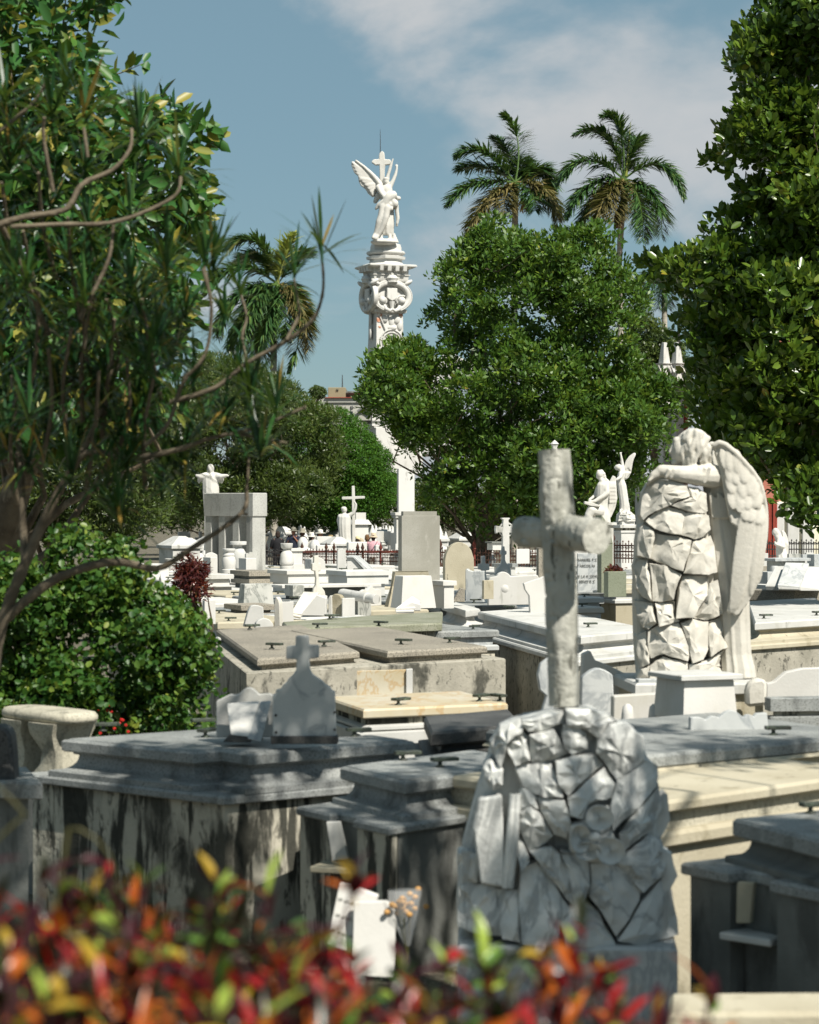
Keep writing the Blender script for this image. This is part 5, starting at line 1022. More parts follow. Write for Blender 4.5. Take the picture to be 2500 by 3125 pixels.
# ------------------------------------------------------------------ firefighters' column group (angel carrying a man, cross behind)
def column_group():
    D = 120.0; S = Sc(C1, D); root = thing('angel_group', 'white marble group on the column top: blindfolded winged angel carrying a fallen man', 'statue', S.p(740, 1800))
    S.ell(788, 765, 45, 56, 46); S.ell(785, 712, 52, 30, 50); S.limb([(735, 740, 22, .1), (715, 820, 26, .1)]); S.limb([(830, 760, 12), (828, 800, 12)])
    S.robe([(785, 722, 54), (785, 738, 55)], folds=3, amp=.01, n=20)
    S.limb([(800, 815, 30), (810, 860, 44)])
    S.limb([(860, 840, 42), (910, 740, 34), (950, 640, 28), (968, 560, 22), (970, 520, 22)])                     # raised arm
    S.ell(970, 495, 26, 28, 20); S.limb([(972, 470, 9), (974, 425, 7)]); S.limb([(945, 480, 8), (935, 465, 6)]); S.limb([(990, 480, 9), (985, 505, 8)])
    S.robe([(790, 830, 95), (780, 900, 115), (790, 980, 105), (800, 1060, 110), (800, 1160, 120), (790, 1280, 130), (785, 1400, 140), (780, 1520, 145), (790, 1640, 125), (800, 1690, 110)], folds=9, amp=.08)
    S.limb([(660, 870, 60, -.1), (700, 960, 46, -.25), (790, 1090, 42, -.35), (870, 1180, 34, -.42), (920, 1190, 26, -.45)])   # near arm across
    S.limb([(600, 1100, 40, .1), (650, 1000, 60, .1)])
    # the carried man
    S.limb([(900, 1010, 80, -.3), (830, 1060, 85, -.32), (770, 1160, 80, -.3)]); S.ell(1000, 1060, 46, 40, 40, -.2); S.ell(940, 1160, 62, 75, 60, -.38)
    S.limb([(740, 1120, 42, -.35), (660, 1170, 36, -.3), (615, 1240, 26, -.25)])
    S.limb([(730, 1210, 62, -.38), (700, 1380, 58, -.42), (665, 1470, 56, -.42), (630, 1600, 42, -.38), (600, 1680, 34, -.35), (570, 1750, 36, -.42)])
    S.limb([(810, 1230, 62, -.42), (780, 1400, 58, -.46), (750, 1510, 52, -.45), (700, 1620, 44, -.42), (655, 1700, 36, -.4), (610, 1765, 36, -.46)])
    S.limb([(965, 1180, 40, -.15), (975, 1290, 36, -.15), (990, 1400, 34, -.15), (985, 1440, 30, -.15), (975, 1500, 26, -.15)])
    for i in range(4): S.limb([(962 + i * 9, 1510, 9, -.15), (950 + i * 14, 1545, 7, -.15)])
    for i in range(5): S.ell(740 + i * 35, 1190 + i * 15 + (i % 2) * 20, 32, 40, 26, -.48)
    # feet of the angel, drapery tail
    S.limb([(700, 1690, 34, -.1), (700, 1760, 26, -.2)]); S.limb([(850, 1690, 36, -.1), (860, 1770, 26, -.2)]); S.robe([(900, 1650, 40, .1), (920, 1740, 55, .1), (940, 1820, 70, .1)], folds=5, amp=.1)
    S.ell(740, 1810, 230, 60, 190, .0)
    sculpt('figures', S.mb, .036, 2, statue2, root)
    w = Sc(C1, D); w.plate([(690, 830), (640, 760), (600, 700), (520, 620), (450, 560), (260, 390), (245, 410), (190, 405), (182, 470), (215, 560), (230, 600), (300, 660), (310, 750), (350, 830), (430, 890), (470, 960), (550, 1030), (600, 1000), (640, 930)], .1, .1)
    for i in range(6): w.feather(560 - i * 18, 720 - i * 6, 195 + i * 25, 420 + i * 62, 32, .08, .06)
    for i in range(6): w.feather(590, 760 + i * 22, 320 + i * 42, 700 + i * 58, 36, .06, .04)
    for i in range(4): w.feather(620 - i * 14, 800 + i * 30, 430 + i * 40, 830 + i * 62, 34, .04, .0)
    w.limb([(690, 820, 50, .06), (620, 720, 44, .06), (520, 610, 34, .06), (400, 500, 26, .06), (265, 395, 18, .06)])
    sculpt('wing', w.mb, .034, 1, statue2, root)
    w = Sc(C1, D); w.plate([(780, 660), (840, 480), (900, 350), (915, 370), (880, 480), (850, 560), (845, 720), (800, 760)], .25, .1); w.limb([(800, 700, 30, .25), (850, 520, 24, .25), (905, 360, 14, .25)])
    for i in range(3): w.feather(810 + i * 14, 690 - i * 20, 868 + i * 16, 420 - i * 20, 22, .24)
    sculpt('wing', w.mb, .034, 1, statue2, root)
    c = Sc(C1, D + .5); x = thing('log_cross', 'white log-edged cross rising behind the angel group on the column', 'cross', c.p(715, 1000))
    g = np.random.default_rng(5)
    rough = lambda pts: [(a + g.normal(0, 4), b + g.normal(0, 4)) for a, b in pts]
    extr(c, rough([(670, 1000), (672, 800), (670, 640), (672, 470), (600, 468), (560, 450), (535, 420), (550, 395), (590, 376), (665, 375), (664, 310), (675, 255), (700, 235), (730, 233), (755, 255), (765, 300), (765, 375), (860, 378), (880, 420), (860, 468), (766, 468), (768, 640), (770, 1000)]), 0, .28, 'cross', statue2, x, bevel=.03)
    tag(obj('lightning_rod', MB().tube([c.p(687, 250), c.p(687, 30), c.p(684, -150)], [.022, .016, .008], 5).mesh('rod'), iron), 'thin lightning rod above the cross on the column', 'rod')
column_group()

# ------------------------------------------------------------------ visitors
def body_mesh(arm, seated=False):
    """one continuous standing figure 1.66 m tall, facing -Y; arm: (right elbow, right hand, left elbow, left hand)"""
    mb = MB(); mb.ell((0, 0, 1.55), (.075, .092, .115)); mb.ell((0, -.03, 1.50), (.056, .07, .07)); mb.cap((0, -.09, 1.54), .013, (0, -.105, 1.515), .016)
    for s in (-1, 1): mb.ell((s * .077, .005, 1.535), (.012, .02, .03))
    mb.cap((0, .01, 1.45), .052, (0, .015, 1.36), .06)
    mb.limb([(-.15, 0, 1.34), (.15, 0, 1.34)], [.065, .065]); mb.ell((0, 0, 1.2), (.17, .11, .2)); mb.ell((0, 0, .98), (.155, .11, .16)); mb.ell((0, .01, .88), (.17, .12, .12))
    for s in (-1, 1): mb.limb([(s * .085, 0, .86), (s * .09, -.01, .48), (s * .09, .02, .09)], [.085, .058, .042]); mb.cap((s * .09, .03, .05), .04, (s * .095, -.11, .035), .035)
    for s, e, h in ((-1, arm[0], arm[1]), (1, arm[2], arm[3])):
        mb.limb([(s * .18, 0, 1.32), e, h], [.05, .038, .027]); d = (Vector(h) - Vector(e)).normalized()
        for i in range(4): mb.cap(Vector(h) + Vector((.012 * (i - 1.5), 0, 0)), .013, Vector(h) + d * (.075 if i in (1, 2) else .06) + Vector((.014 * (i - 1.5), -.01, 0)), .009, 6)
        mb.cap(Vector(h), .012, Vector(h) + d * .03 + Vector((-s * .035, -.01, 0)), .009, 6)
    return mb
POSES = {'down': ((-.23, .02, 1.06), (-.22, -.1, .84), (.23, .02, 1.06), (.22, -.1, .84)), 'chin': ((-.25, -.05, 1.07), (-.14, -.24, 1.2), (.24, -.06, 1.1), (.06, -.16, 1.36)), 'folded': ((-.24, -.04, 1.07), (.03, -.2, 1.1), (.24, -.04, 1.07), (-.03, -.2, 1.06)), 'head': ((-.24, -.02, 1.06), (-.2, -.14, .9), (.3, -.06, 1.26), (.14, -.03, 1.5))}
BODIES = {}
def person(label, x, ytop, D, rz, pose, shirt, hat=None, hair=(0.03, 0.02, 0.015), sk=None, pants=(0.25, 0.24, 0.2), strap=False, long_sleeve=False, height=1.0):
    """x, ytop: where the top of the head or hat shows, in view B2 pixels"""
    if pose not in BODIES:
        o = sculpt('body', body_mesh(POSES[pose]), .02, 3, skin, None, local=True); BODIES[pose] = o.data; bpy.data.objects.remove(o)
    p = P(B2(x, ytop), D); top = 1.72 if hat else 1.67; zg = p.z - top * height
    root = thing('person', label, 'person', (p.x, D, zg), rz); root.scale = (height,) * 3
    me = BODIES[pose].copy(); me.materials.clear(); obj('body', me, sk or skin, root, local=True)
    m = flat('cloth', shirt); a = POSES[pose]
    mb = MB(); n = 22
    ring = lambda z, rx, ry, dx=0: [(dx + rx * math.cos(2 * math.pi * j / n), .005 + ry * math.sin(2 * math.pi * j / n), z) for j in range(n)]
    mb.rings([ring(.84, .195, .145), ring(.95, .19, .14), ring(1.1, .185, .135), ring(1.22, .2, .14), ring(1.33, .2, .115), ring(1.38, .14, .085), ring(1.42, .075, .07)])
    for s, e, h in ((-1, a[0], a[1]), (1, a[2], a[3])):
        e = Vector(e); sh = Vector((s * .17, 0, 1.33)); mb.cap(sh, .073, sh.lerp(e, .95 if long_sleeve else .75), .06)
        if long_sleeve: mb.cap(e, .056, e.lerp(Vector(h), .85), .042)
    obj('shirt', mb.mesh('shirt', smooth=60), m, root, local=True)
    mb = MB()
    for s in (-1, 1): mb.limb([(s * .09, 0, .86), (s * .095, -.01, .48), (s * .095, .02, .1)], [.105, .078, .062])
    obj('trousers', mb.mesh('trousers', smooth=60), flat('trousers', pants), root, local=True)
    hm = flat('hair', hair); mb = MB(); mb.ell((0, .02, 1.575), (.086, .095, .105)); mb.ell((0, .06, 1.52), (.08, .05, .1)); obj('hair', mb.mesh('hair', smooth=80), hm, root, local=True)
    if hat:
        kind, c = hat; mb = MB()
        if kind == 'brim': mb.lathe([(.0, 1.585), (.19, 1.575), (.2, 1.585), (.19, 1.598), (.1, 1.605), (.095, 1.69), (.075, 1.72), (.0, 1.715)], n=24, sq=(1, 1.05))
        elif kind == 'bucket': mb.lathe([(.0, 1.57), (.15, 1.545), (.155, 1.555), (.1, 1.61), (.097, 1.69), (.075, 1.715), (0, 1.72)], n=24)
        else: mb.lathe([(0, 1.59), (.098, 1.585), (.1, 1.63), (.08, 1.69), (.04, 1.715), (0, 1.72)], n=20, sq=(.95, 1.05)); mb.box((0, -.14, 1.6), (.15, .13, .014))
        obj('hat', mb.mesh('hat', smooth=50), flat('hat', c), root, local=True)
        if kind == 'brim': obj('hat_band', MB().lathe([(.103, 1.605), (.103, 1.63), (.098, 1.63), (.098, 1.605)], n=24).mesh('band'), flat('hat_band', [q * .3 for q in c]), root, local=True)
    if strap: obj('bag_strap', MB().tube([(-.14, .145, 1.38), (.0, .16, 1.15), (.16, .14, .92)], .012, 6).mesh('strap'), flat('strap', (.02, .02, .025)), root, local=True)
    return root
person('person in black with long dark hair, leftmost of the visitors', 232, 590, 82, R(200), 'folded', (0.012, 0.012, 0.014), sk=skin3, pants=(.01, .01, .012))
person('person in a dark flowered shirt and sun hat, hand at the chin', 398, 548, 86, R(-10), 'chin', (0.018, 0.022, 0.04), ('brim', (0.2, 0.19, 0.15)), sk=skin2)
person('person in a camouflage bucket hat, looking right', 497, 558, 87, R(60), 'down', (0.03, 0.025, 0.02), ('bucket', (0.3, 0.28, 0.22)), sk=skin3)
person('person in pale clothes wearing an orange-trimmed bag, bending away', 590, 600, 84, R(150), 'folded', (0.55, 0.52, 0.45), ('bucket', (0.62, 0.6, 0.54)), sk=skin)
person('person in a khaki shirt and wide pale hat, facing right', 682, 572, 85, R(50), 'down', (0.36, 0.31, 0.22), ('brim', (0.68, 0.66, 0.58)), sk=skin, long_sleeve=True)
person('short person in a navy top and brown straw hat', 790, 630, 84, R(35), 'down', (0.015, 0.018, 0.03), ('brim', (0.3, 0.23, 0.12)), sk=skin, height=.96)
person('person in a blue T-shirt and white cap, right of the tall cross', 1118, 540, 88, R(-60), 'down', (0.02, 0.07, 0.26), ('cap', (0.75, 0.75, 0.73)), sk=skin2)
person('person in white with a straw visor, back to the camera', 1075, 640, 82, R(160), 'down', (0.72, 0.71, 0.69), ('cap', (0.6, 0.52, 0.3)), sk=skin, strap=True, height=.95)
person('person in pale pink between the white-shirted and curly-haired visitors', 1118, 662, 84, R(170), 'down', (0.6, 0.45, 0.43), sk=skin, hair=(.5, .42, .3), height=.94)
person('person with curly brown hair in a dark top', 1178, 625, 83, R(150), 'down', (0.02, 0.02, 0.02), sk=skin, hair=(0.16, 0.09, 0.04), height=.97)
person('person in a pink T-shirt and beige hat with a shoulder strap, hand to the ear', 1243, 604, 82, R(175), 'head', (0.62, 0.36, 0.4), ('bucket', (0.52, 0.42, 0.3)), sk=skin, strap=True)
person('person in a white shirt and blue cap behind the maroon shrub at the left', -255, 640, 60, R(100), 'down', (0.6, 0.6, 0.58), ('cap', (0.05, 0.13, 0.25)), sk=skin)
# ------------------------------------------------------------------ iron fences
def spear(mb, x, z0, z1, r=.011, head=.05):
    mb.tube([(x, 0, z0), (x, 0, z1 - head)], r, 4, cap=False); mb.lathe([(.0, z1 - head), (r * 2.2, z1 - head * .65), (0, z1)], (x, 0, 0), 4)
def fence(label, p0, p1, z0, z1, mat, n, posts, style, redposts=(), group=None):
    """railing from p0 to p1 (plan points); posts: fractions along it"""
    a, b = Vector((*p0, 0)), Vector((*p1, 0)); Lg = (b - a).length; rz = math.atan2(b.y - a.y, b.x - a.x)
    root = thing('iron_fence', label, 'fence', (a.x, a.y, 0), rz, group=group); h = z1 - z0; mb = MB()
    for i in range(n):
        x = Lg * (i + .5) / n; spear(mb, x, z0, z1 - h * (.0 if i % 2 else .1), head=h * .12)
    obj('pickets', mb.mesh('pickets'), mat, root, local=True, kind='stuff')
    for zz_ in (z0 + .1, z0 + h * .5, z1 - h * .24): obj('rail', MB().box((Lg / 2, 0, zz_), (Lg, .02, .03)).mesh('rail'), mat, root, local=True)
    mb = MB(); st = Lg / n * 2
    for i in range(n // 2):
        xc = st * (i + .5); rr = st * .42
        for zc in ((z0 + h * .32, z0 + h * .64) if style == 'scroll' else (z0 + h * .75,)):
            if style == 'scroll':
                for s in (-1, 1): mb.tube([(xc + s * rr * .5 + s * rr * .48 * math.cos(q) * (1 - q / 9), 0, zc + rr * .62 * math.sin(q) * (1 - q / 9)) for q in np.linspace(0, 6.6, 13)], .008, 4, cap=False)
            else: mb.tube([(xc + rr * 1.05 * math.cos(q), 0, zc + rr * .8 * math.sin(q)) for q in np.linspace(0, 3.14159, 9)], .011, 4, cap=False)
    obj('scrollwork', mb.mesh('scroll'), mat, root, local=True, kind='stuff')
    for k in posts:
        m2 = redrust if k in redposts else mat
        p = obj('post', MB().lathe([(.05, z0 - .3), (.05, z0 + .05), (.035, z0 + .08), (.03, z0 + h * .5), (.05, z0 + h * .52), (.032, z0 + h * .56), (.03, z1 - .1), (.055, z1 - .07), (.03, z1 - .04), (.055, z1 + .03), (.03, z1 + .1), (.012, z1 + .15), (.0, z1 + .19)], (Lg * k, 0, 0), 10).mesh('post', smooth=45), m2, root, local=True)
    return root
def fz(zf, x, y, D): return P(zf(x, y), D)
a, b = fz(B2, 490, 800, 70), fz(B2, 1530, 800, 68)
fence('long rusted iron fence with knobbed posts behind the middle tombs', V2(a), V2(b), fz(B2, 0, 1020, 70).z, fz(B2, 0, 765, 70).z, rust, 64, (0.0, .25, .33, .57, .62, .80, .99), 'scroll', (.80,))
fence('black iron railing of arched hoops left of the bell-shaped urn', V2(fz(B2, 118, 800, 66)), V2(fz(B2, 275, 800, 66)), fz(B2, 0, 950, 66).z, fz(B2, 0, 772, 66).z, iron, 8, (0, 1), 'hoop')
fence('rusted scrolled iron fence right of the arched headstone', V2(fz(B3, 590, 600, 58)), V2(fz(B3, 1530, 600, 57)), fz(B3, 0, 780, 58).z, fz(B3, 0, 520, 58).z, rust, 36, (.02, .37, .66), 'scroll', (.37,))
fence('rusty ornamental grille at the foot of the standing angel pedestal', V2(fz(B4, 1055, 1700, 47)), V2(fz(B4, 1395, 1700, 46.6)), fz(B4, 0, 2000, 47).z, fz(B4, 0, 1665, 47).z, rust, 8, (0,), 'scroll')
fence('black iron railing with arches at the right edge behind the praying angel', V2(fz(B6, 400, 500, 60)), V2(fz(B6, 1000, 500, 60)), fz(B6, 0, 640, 60).z, fz(B6, 0, 445, 60).z, iron, 26, (), 'hoop')
S = Sc(B2, 71)
tag(obj('red_rail', MB().box((S.p(1000, 0).x, 71.3, S.p(0, 808).z), (S.r(1020), .05, .07)).mesh('red_rail'), redrust), 'red painted horizontal pipe behind the rusted fence', 'pipe')
stone3('slim round-topped white headstone in front of the long rusted fence', B2, [(862, 1005), (866, 800)] + arc(870, 795, 950, 795, 22, 5) + [(955, 1005)], white, D=48, rz=.3)
_S = Sc(B2, 47.2); _r = thing('desk_tomb', 'white wedge-shaped desk tomb with dark-edged sloping lid before the fence', 'tomb', _S.p(1060, 1010))
obj('wedge', MB().plate([_S.p(960, 865), _S.p(1020, 865), _S.p(1150, 1012), _S.p(960, 1012)], (.1, .5, 0)).mesh('wedge', bevel=.01), white2, _r)
obj('lid', MB().plate([_S.p(955, 850, -.05), _S.p(1035, 852, -.05), _S.p(1215, 1010, -.05), _S.p(1160, 1012, -.05), _S.p(1025, 870, -.05), _S.p(955, 870, -.05)], (.1, .6, 0)).mesh('lid', bevel=.008), greym, _r)
for x, y in ((910, 985), (1062, 990)): handle(_r, _S.p(x, y + 20, -.15), .3)

# ------------------------------------------------------------------ crowded white tombs behind the fences
def small_tombs():
    g = np.random.default_rng(77)
    def cone(): return MB().lathe([(.2, 0), (.2, .35), (.16, .4), (.19, .45), (.05, .85), (.03, .92), (0, .95)], n=12).mesh('finial_post', smooth=40)
    def cross(): m = MB(); m.box((0, 0, .2), (.5, .4, .4)); m.box((0, 0, .85), (.13, .12, 1.0)); m.box((0, 0, 1.02), (.5, .118, .13)); return m.mesh('grave_cross', bevel=.01)
    def slabm(): m = MB(); m.box((0, 0, .15), (.75, .5, .3)); m.box((0, .1, .65), (.55, .12, .75)); return m.mesh('grave_stone', bevel=.015)
    def gab(): m = MB(); m.profile([(-.4, -.5), (.4, -.5), (.4, .5), (-.4, .5)], [(0, 0), (0, .6), (.06, .62), (.06, .7), (-.3, .95)]); return m.mesh('gabled_tomb')
    def cyl(): return MB().lathe([(.3, 0), (.3, .1), (.22, .14), (.22, .6), (.28, .66), (.28, .74), (.14, .8), (.16, .95), (.08, 1.08), (0, 1.1)], n=16).mesh('urn_pedestal', smooth=40)
    kinds = {'finial_post': (cone(), 'white cone-topped post in the far rows behind the fence', 'post'), 'grave_cross': (cross(), 'small white grave cross in the far rows behind the fence', 'cross'), 'grave_stone': (slabm(), 'small white gravestone in the far rows behind the fence', 'headstone'),
             'gabled_tomb': (gab(), 'small white gabled tomb in the far rows behind the fence', 'tomb'), 'urn_pedestal': (cyl(), 'white urn on a pedestal in the far rows behind the fence', 'urn')}
    for k, v in kinds.items(): v[0].materials.append(whitewash if k != 'gabled_tomb' else white)
    def put(k, x, ytop, D, s=None):
        me, lab, cat = kinds[k]; hh = max(v.co.z for v in me.vertices); zt = P((0, ytop), D).z; s = s or 1.0
        o = bpy.data.objects.new(k, me); COL.objects.link(o); o.location = ((x - CX) / F * D, D, max(0, zt - hh * s)); o.scale = (s, s, s if zt > hh * s else max(.3, zt / hh)); o.rotation_euler = (0, 0, YAW + g.normal(0, .08)); tag(o, lab, cat, 'far white ' + k.replace('_', ' ') + 's')
    for x, y in ((1190, 545), (1230, 522), (1268, 525), (1340, 530), (1375, 525), (1412, 535), (1445, 535), (720, 545), (640, 548), (265, 565), (300, 575), (160, 590), (475, 520), (515, 540)): put('finial_post', *B2(x, y), 92 + g.uniform(-2, 6))
    names = list(kinds)
    for i in range(70):
        x = g.uniform(560, 1500) if i < 52 else g.uniform(2270, 2500); D = g.uniform(73, 79) if i % 3 == 0 else g.uniform(90, 112)
        put(g.choice(names, p=[.12, .16, .32, .28, .12]), x, 1540 + (g.uniform(95, 128) if D < 80 else g.uniform(62, 112)), D, g.uniform(.8, 1.3))
    for i in range(22): x = g.uniform(520, 760) if i < 10 else g.uniform(1400, 1900); put(g.choice(names), x, 1540 + g.uniform(95, 150), g.uniform(63, 70), g.uniform(.8, 1.2))
small_tombs()
KEEP = [(780, 1000, 1700, 1880), (1180, 1400, 1640, 1860), (1330, 1560, 1640, 1860), (640, 900, 1640, 1800), (1860, 1960, 1600, 1900), (2290, 2500, 1600, 1900)]
def clutter():
    g = np.random.default_rng(5); K = {}
    def k(name, mb, mat, lab, cat, bev=.008): me = mb.mesh(name, bevel=bev, smooth=35); me.materials.append(mat); K[name] = (me, lab, cat)
    m = MB(); m.plate([(-.22, 0, 0), (-.22, 0, .45)] + [(-.22 + .44 * i / 8, 0, .45 + .16 * math.sin(math.pi * i / 8)) for i in range(1, 8)] + [(.22, 0, .45), (.22, 0, 0)], (0, .09, 0)); k('round_headstone', m, white2, 'small round-topped white headstone on a tomb in the middle rows', 'headstone')
    m = MB(); m.plate([(-.3, 0, 0), (-.3, 0, .34), (-.2, 0, .38), (-.12, 0, .36), (0, 0, .47), (.12, 0, .36), (.2, 0, .38), (.3, 0, .34), (.3, 0, 0)], (0, .1, 0)); k('scalloped_headstone', m, white, 'low scalloped white headstone on a tomb in the middle rows', 'headstone')
    m = MB(); m.lathe([(.09, 0), (.1, .03), (.06, .06), (.09, .2), (.12, .3), (.13, .34), (.1, .35)], n=14); k('stone_vase', m, white, 'small stone vase on a tomb in the middle rows', 'vase', 0)
    m = MB(); m.box((0, 0, .06), (.3, .22, .12)); m.box((0, 0, .42), (.09, .07, .62)); m.box((0, 0, .52), (.34, .068, .09)); k('tomb_cross', m, white2, 'small white cross on a tomb in the middle rows', 'cross')
    m = MB(); m.plate([(-.25, -.2, .0), (.25, -.2, 0), (.25, .15, .22), (-.25, .15, .22)], (0, .03, -.05)); m.box((0, .05, .06), (.4, .2, .12)); k('sloping_tablet', m, greym, 'sloping grey tablet on a tomb in the middle rows', 'tablet')
    m = MB(); m.profile([(-.28, -.2), (.28, -.2), (.28, .2), (-.28, .2)], [(0, 0), (0, .3), (.03, .31), (.03, .36), (-.02, .38)]); k('box_marker', m, white2, 'small white box-shaped marker on a tomb in the middle rows', 'marker')
    n = list(K)
    for o in [q for q in COL.objects if q.get('label', '').startswith('low ') and q.name.startswith('low_tomb')]:
        c = o.location.copy()
        for j in range(1 if g.random() < .75 else 2):
            nm = g.choice(n, p=[.24, .2, .16, .14, .1, .16]); me, lab, cat = K[nm]; a, b, sc = g.uniform(-.35, .35), g.uniform(-.7, .9), g.uniform(.6, .95); lo_ = c + U * a + W * b + Vector((0, 0, ZP * o.scale.z)); hh = max(v.co.z for v in me.vertices) * sc
            pt, px_ = HY + (H - lo_.z - hh) * F / lo_.y, CX + lo_.x * F / lo_.y
            if pt < (1748 if 780 < px_ < 1930 else 1700) or any(x0 < px_ < x1 and y0 < pt < y1 for x0, x1, y0, y1 in KEEP): continue      # would stand before something the photograph shows
            q = bpy.data.objects.new(nm, me); COL.objects.link(q); q.location = lo_; q.rotation_euler = (0, 0, YAW + g.normal(0, .12) + (math.pi / 2 if g.random() < .15 else 0)); q.scale = (sc,) * 3; tag(q, lab, cat, 'small ' + nm.replace('_', ' ') + 's on the middle tombs')
clutter()
box3('dark grey polished monument base between the visitors and the draped figure', 'dark_monument', 'monument', B2, 770, 790, 880, [('upper', 545, 570, -.05, darkg), ('lower', 570, 650, 0, greyc), ('base', 650, 800, .1, greyc)], 800, D=100)
lectern('sloping grey-white tablet tomb right of the blue-shirted visitor', B2, [(1275, 575), (1390, 570), (1395, 700), (1320, 700)], .4, -.3, [(1275, 730), (1275, 590), (1420, 590), (1440, 740)], 90, veined)
box3('white fluted pillar with banded capital left of the granite stele', 'pillar', 'pillar', B3, 150, 185, 265, [('capital', 200, 228, .05, white2), ('band', 228, 252, .02, veined), ('shaft', 252, 500, -.03, white2)], 500, D=75)

# ------------------------------------------------------------------ the column monument
def column():
    D = 120.0; th = R(22); S = Sc(C2, D); root = thing('column_monument', 'white monument column with huge scrolled capital, below the angel group', 'column', P(C2(640, 2100), D).xy.to_3d())
    def sect(zf, x0, xc, x1): return plan3(zf, x0, xc, x1, 0, th, D)[0]
    base = sect(C2, 375, 510, 930); cx_, cy_, _ = centre(base)
    def part(name, prof, mat=None, poly=None, smooth=35):
        z = lambda y: zz(C2, y, D); return piece(root, name, poly or base, [(o, z(y)) for y, o in prof], mat or colm, smooth=smooth)
    part('shaft', [(3400, .25), (2160, .16), (2100, .08), (1800, .06), (1400, .0), (1000, -.02)])
    part('neck', [(1000, .03), (985, .12), (940, .16), (930, .0)])
    part('frieze', [(500, .14), (470, .2), (410, .22), (405, .28), (395, .28)]); part('cornice_wall', [(395, .2), (300, .22)])
    part('cornice', [(300, .35), (270, .55), (250, .56), (238, .5)]); 
    oct_ = lambda o: [(cx_ + o * math.cos(R(22.5 + 45 * i) + th), cy_ + o * math.sin(R(22.5 + 45 * i) + th)) for i in range(8)]
    o8 = oct_(S.r(215) * 1.14)
    part('plinth', [(245, .2), (200, .06), (150, .02), (140, .18), (100, .2), (92, .12), (90, 0)], poly=o8)
    part('cushion', [(88, .0), (70, .14), (40, .2), (10, .14), (0, .0)], poly=o8, smooth=70); part('drum', [(0, 0), (-50, 0), (-100, -.05)], poly=o8)
    # brackets under the cornice on the two visible faces
    p = [Vector((*q, 0)) for q in offset_poly(ccw(base), .22)]; i0 = min(range(4), key=lambda i: p[i].y); f0, f1, f2 = p[i0], p[(i0 + 1) % 4], p[(i0 - 1) % 4]
    for A_, B_, n in ((f0, f1, 4), (f0, f2, 4)):
        d = (B_ - A_); nrm = Vector((d.y, -d.x, 0)).normalized();
        if nrm.dot(A_ - Vector((cx_, cy_, 0))) < 0: nrm = -nrm
        for i in range(n):
            q = A_ + d * ((i + .75) / (n + .5)); o = obj('bracket', MB().box((q.x + nrm.x * .12, q.y + nrm.y * .12, (zz(C2, 260, D) + zz(C2, 350, D)) / 2), (S.r(66) , .34, abs(zz(C2, 260, D) - zz(C2, 350, D))), rz=math.atan2(d.y, d.x), taper=(1, 1.3)).mesh('bracket', bevel=.02), colm, root)
    # scrolled capital: core block and, on each visible face, the big horseshoe scroll with shield, bosses and crown
    part('capital', [(960, -.06), (920, .05), (880, .10), (560, .10), (500, .06)])
    p = [Vector((*q, 0)) for q in offset_poly(ccw(base), .1)]; f0, f1, f2 = p[i0], p[(i0 + 1) % 4], p[(i0 - 1) % 4]
    for A_, B_ in ((f0, f1), (f2, f0)):
        d = (B_ - A_); w = d.length; u = d.normalized(); nrm = Vector((u.y, -u.x, 0))
        if nrm.dot((A_ + B_) / 2 - Vector((cx_, cy_, 0))) < 0: nrm = -nrm
        mid = (A_ + B_) / 2; hh = w / 2; zc = zz(C2, 740, D); R1 = S.r(235)
        F3 = lambda a, b, o: mid + u * a * R1 * 1.22 + Vector((0, 0, zc + b * R1)) + nrm * o
        band = [F3(1.02 * math.sin(q), -math.cos(q) * .92, .1) for q in np.linspace(.45, 5.83, 40)]
        obj('scroll', MB().tube(band, [.17] * 40, 8).mesh('scroll', smooth=60), colm, root)
        obj('scroll_rim', MB().tube([F3(1.16 * math.sin(q), -math.cos(q) * 1.03, .2) for q in np.linspace(.45, 5.83, 40)], .05, 6).mesh('rim', smooth=60), colm, root)
        for s in (-1, 1):
            obj('boss', MB().ell(F3(s * .56, -.28, .2), (.21, .21, .21)).mesh('boss', smooth=80), colm, root)
            obj('volute', MB().tube([F3(s * (.56 + (.36 - q * .03) * math.cos(q * s + 1)), -.28 + (.36 - q * .03) * math.sin(q * s + 1), .18) for q in np.linspace(0, 6.5, 24)], .05, 6).mesh('volute', smooth=60), colm, root)
            obj('ribbon', MB().tube([F3(s * .5, -.55, .15), F3(s * .38, -.85, .2), F3(s * .15, -.98, .25), F3(0, -.85, .25)], [.1, .12, .1, .06], 8).mesh('ribbon', smooth=60), colm, root)
            obj('acanthus', MB().ell(F3(s * .95, .92, .15), (.28, .2, .12), Matrix.Rotation(R(-35 * s), 3, 'Y')).mesh('acanthus', smooth=70), colm, root)
        sh = [F3(a, b, .12) for a, b in ((-.3, .55), (.3, .55), (.3, -.1), (.15, -.22), (0, -.3), (-.15, -.22), (-.3, -.1))]
        obj('shield', MB().plate(sh, nrm * .12).mesh('shield', bevel=.02), colm, root)
        obj('crown', MB().lathe([(.25, 0), (.3, .06), (.26, .1), (.32, .25), (.2, .4), (.08, .44), (.1, .5), (0, .55)], F3(0, .88, .2), 14).mesh('crown', smooth=50), colm, root)
        obj('lily', MB().tube([F3(0, -.35, .15), F3(0, -.9, .2)], [.16, .06], 8).mesh('lily'), colm, root)
        # on the shaft: brick patch, sculpted wreath
    d = f1 - f0; u = d.normalized(); nrm = Vector((u.y, -u.x, 0)); nrm = nrm if nrm.y < 0 else -nrm
    q = [Vector((*v, 0)) for v in ccw(base)]; i0 = min(range(4), key=lambda i: q[i].y); a0, a1 = q[i0], q[(i0 + 1) % 4]
    F4 = lambda t, y, o: a0 + (a1 - a0) * t + Vector((0, 0, zz(C2, y, D))) + nrm * o
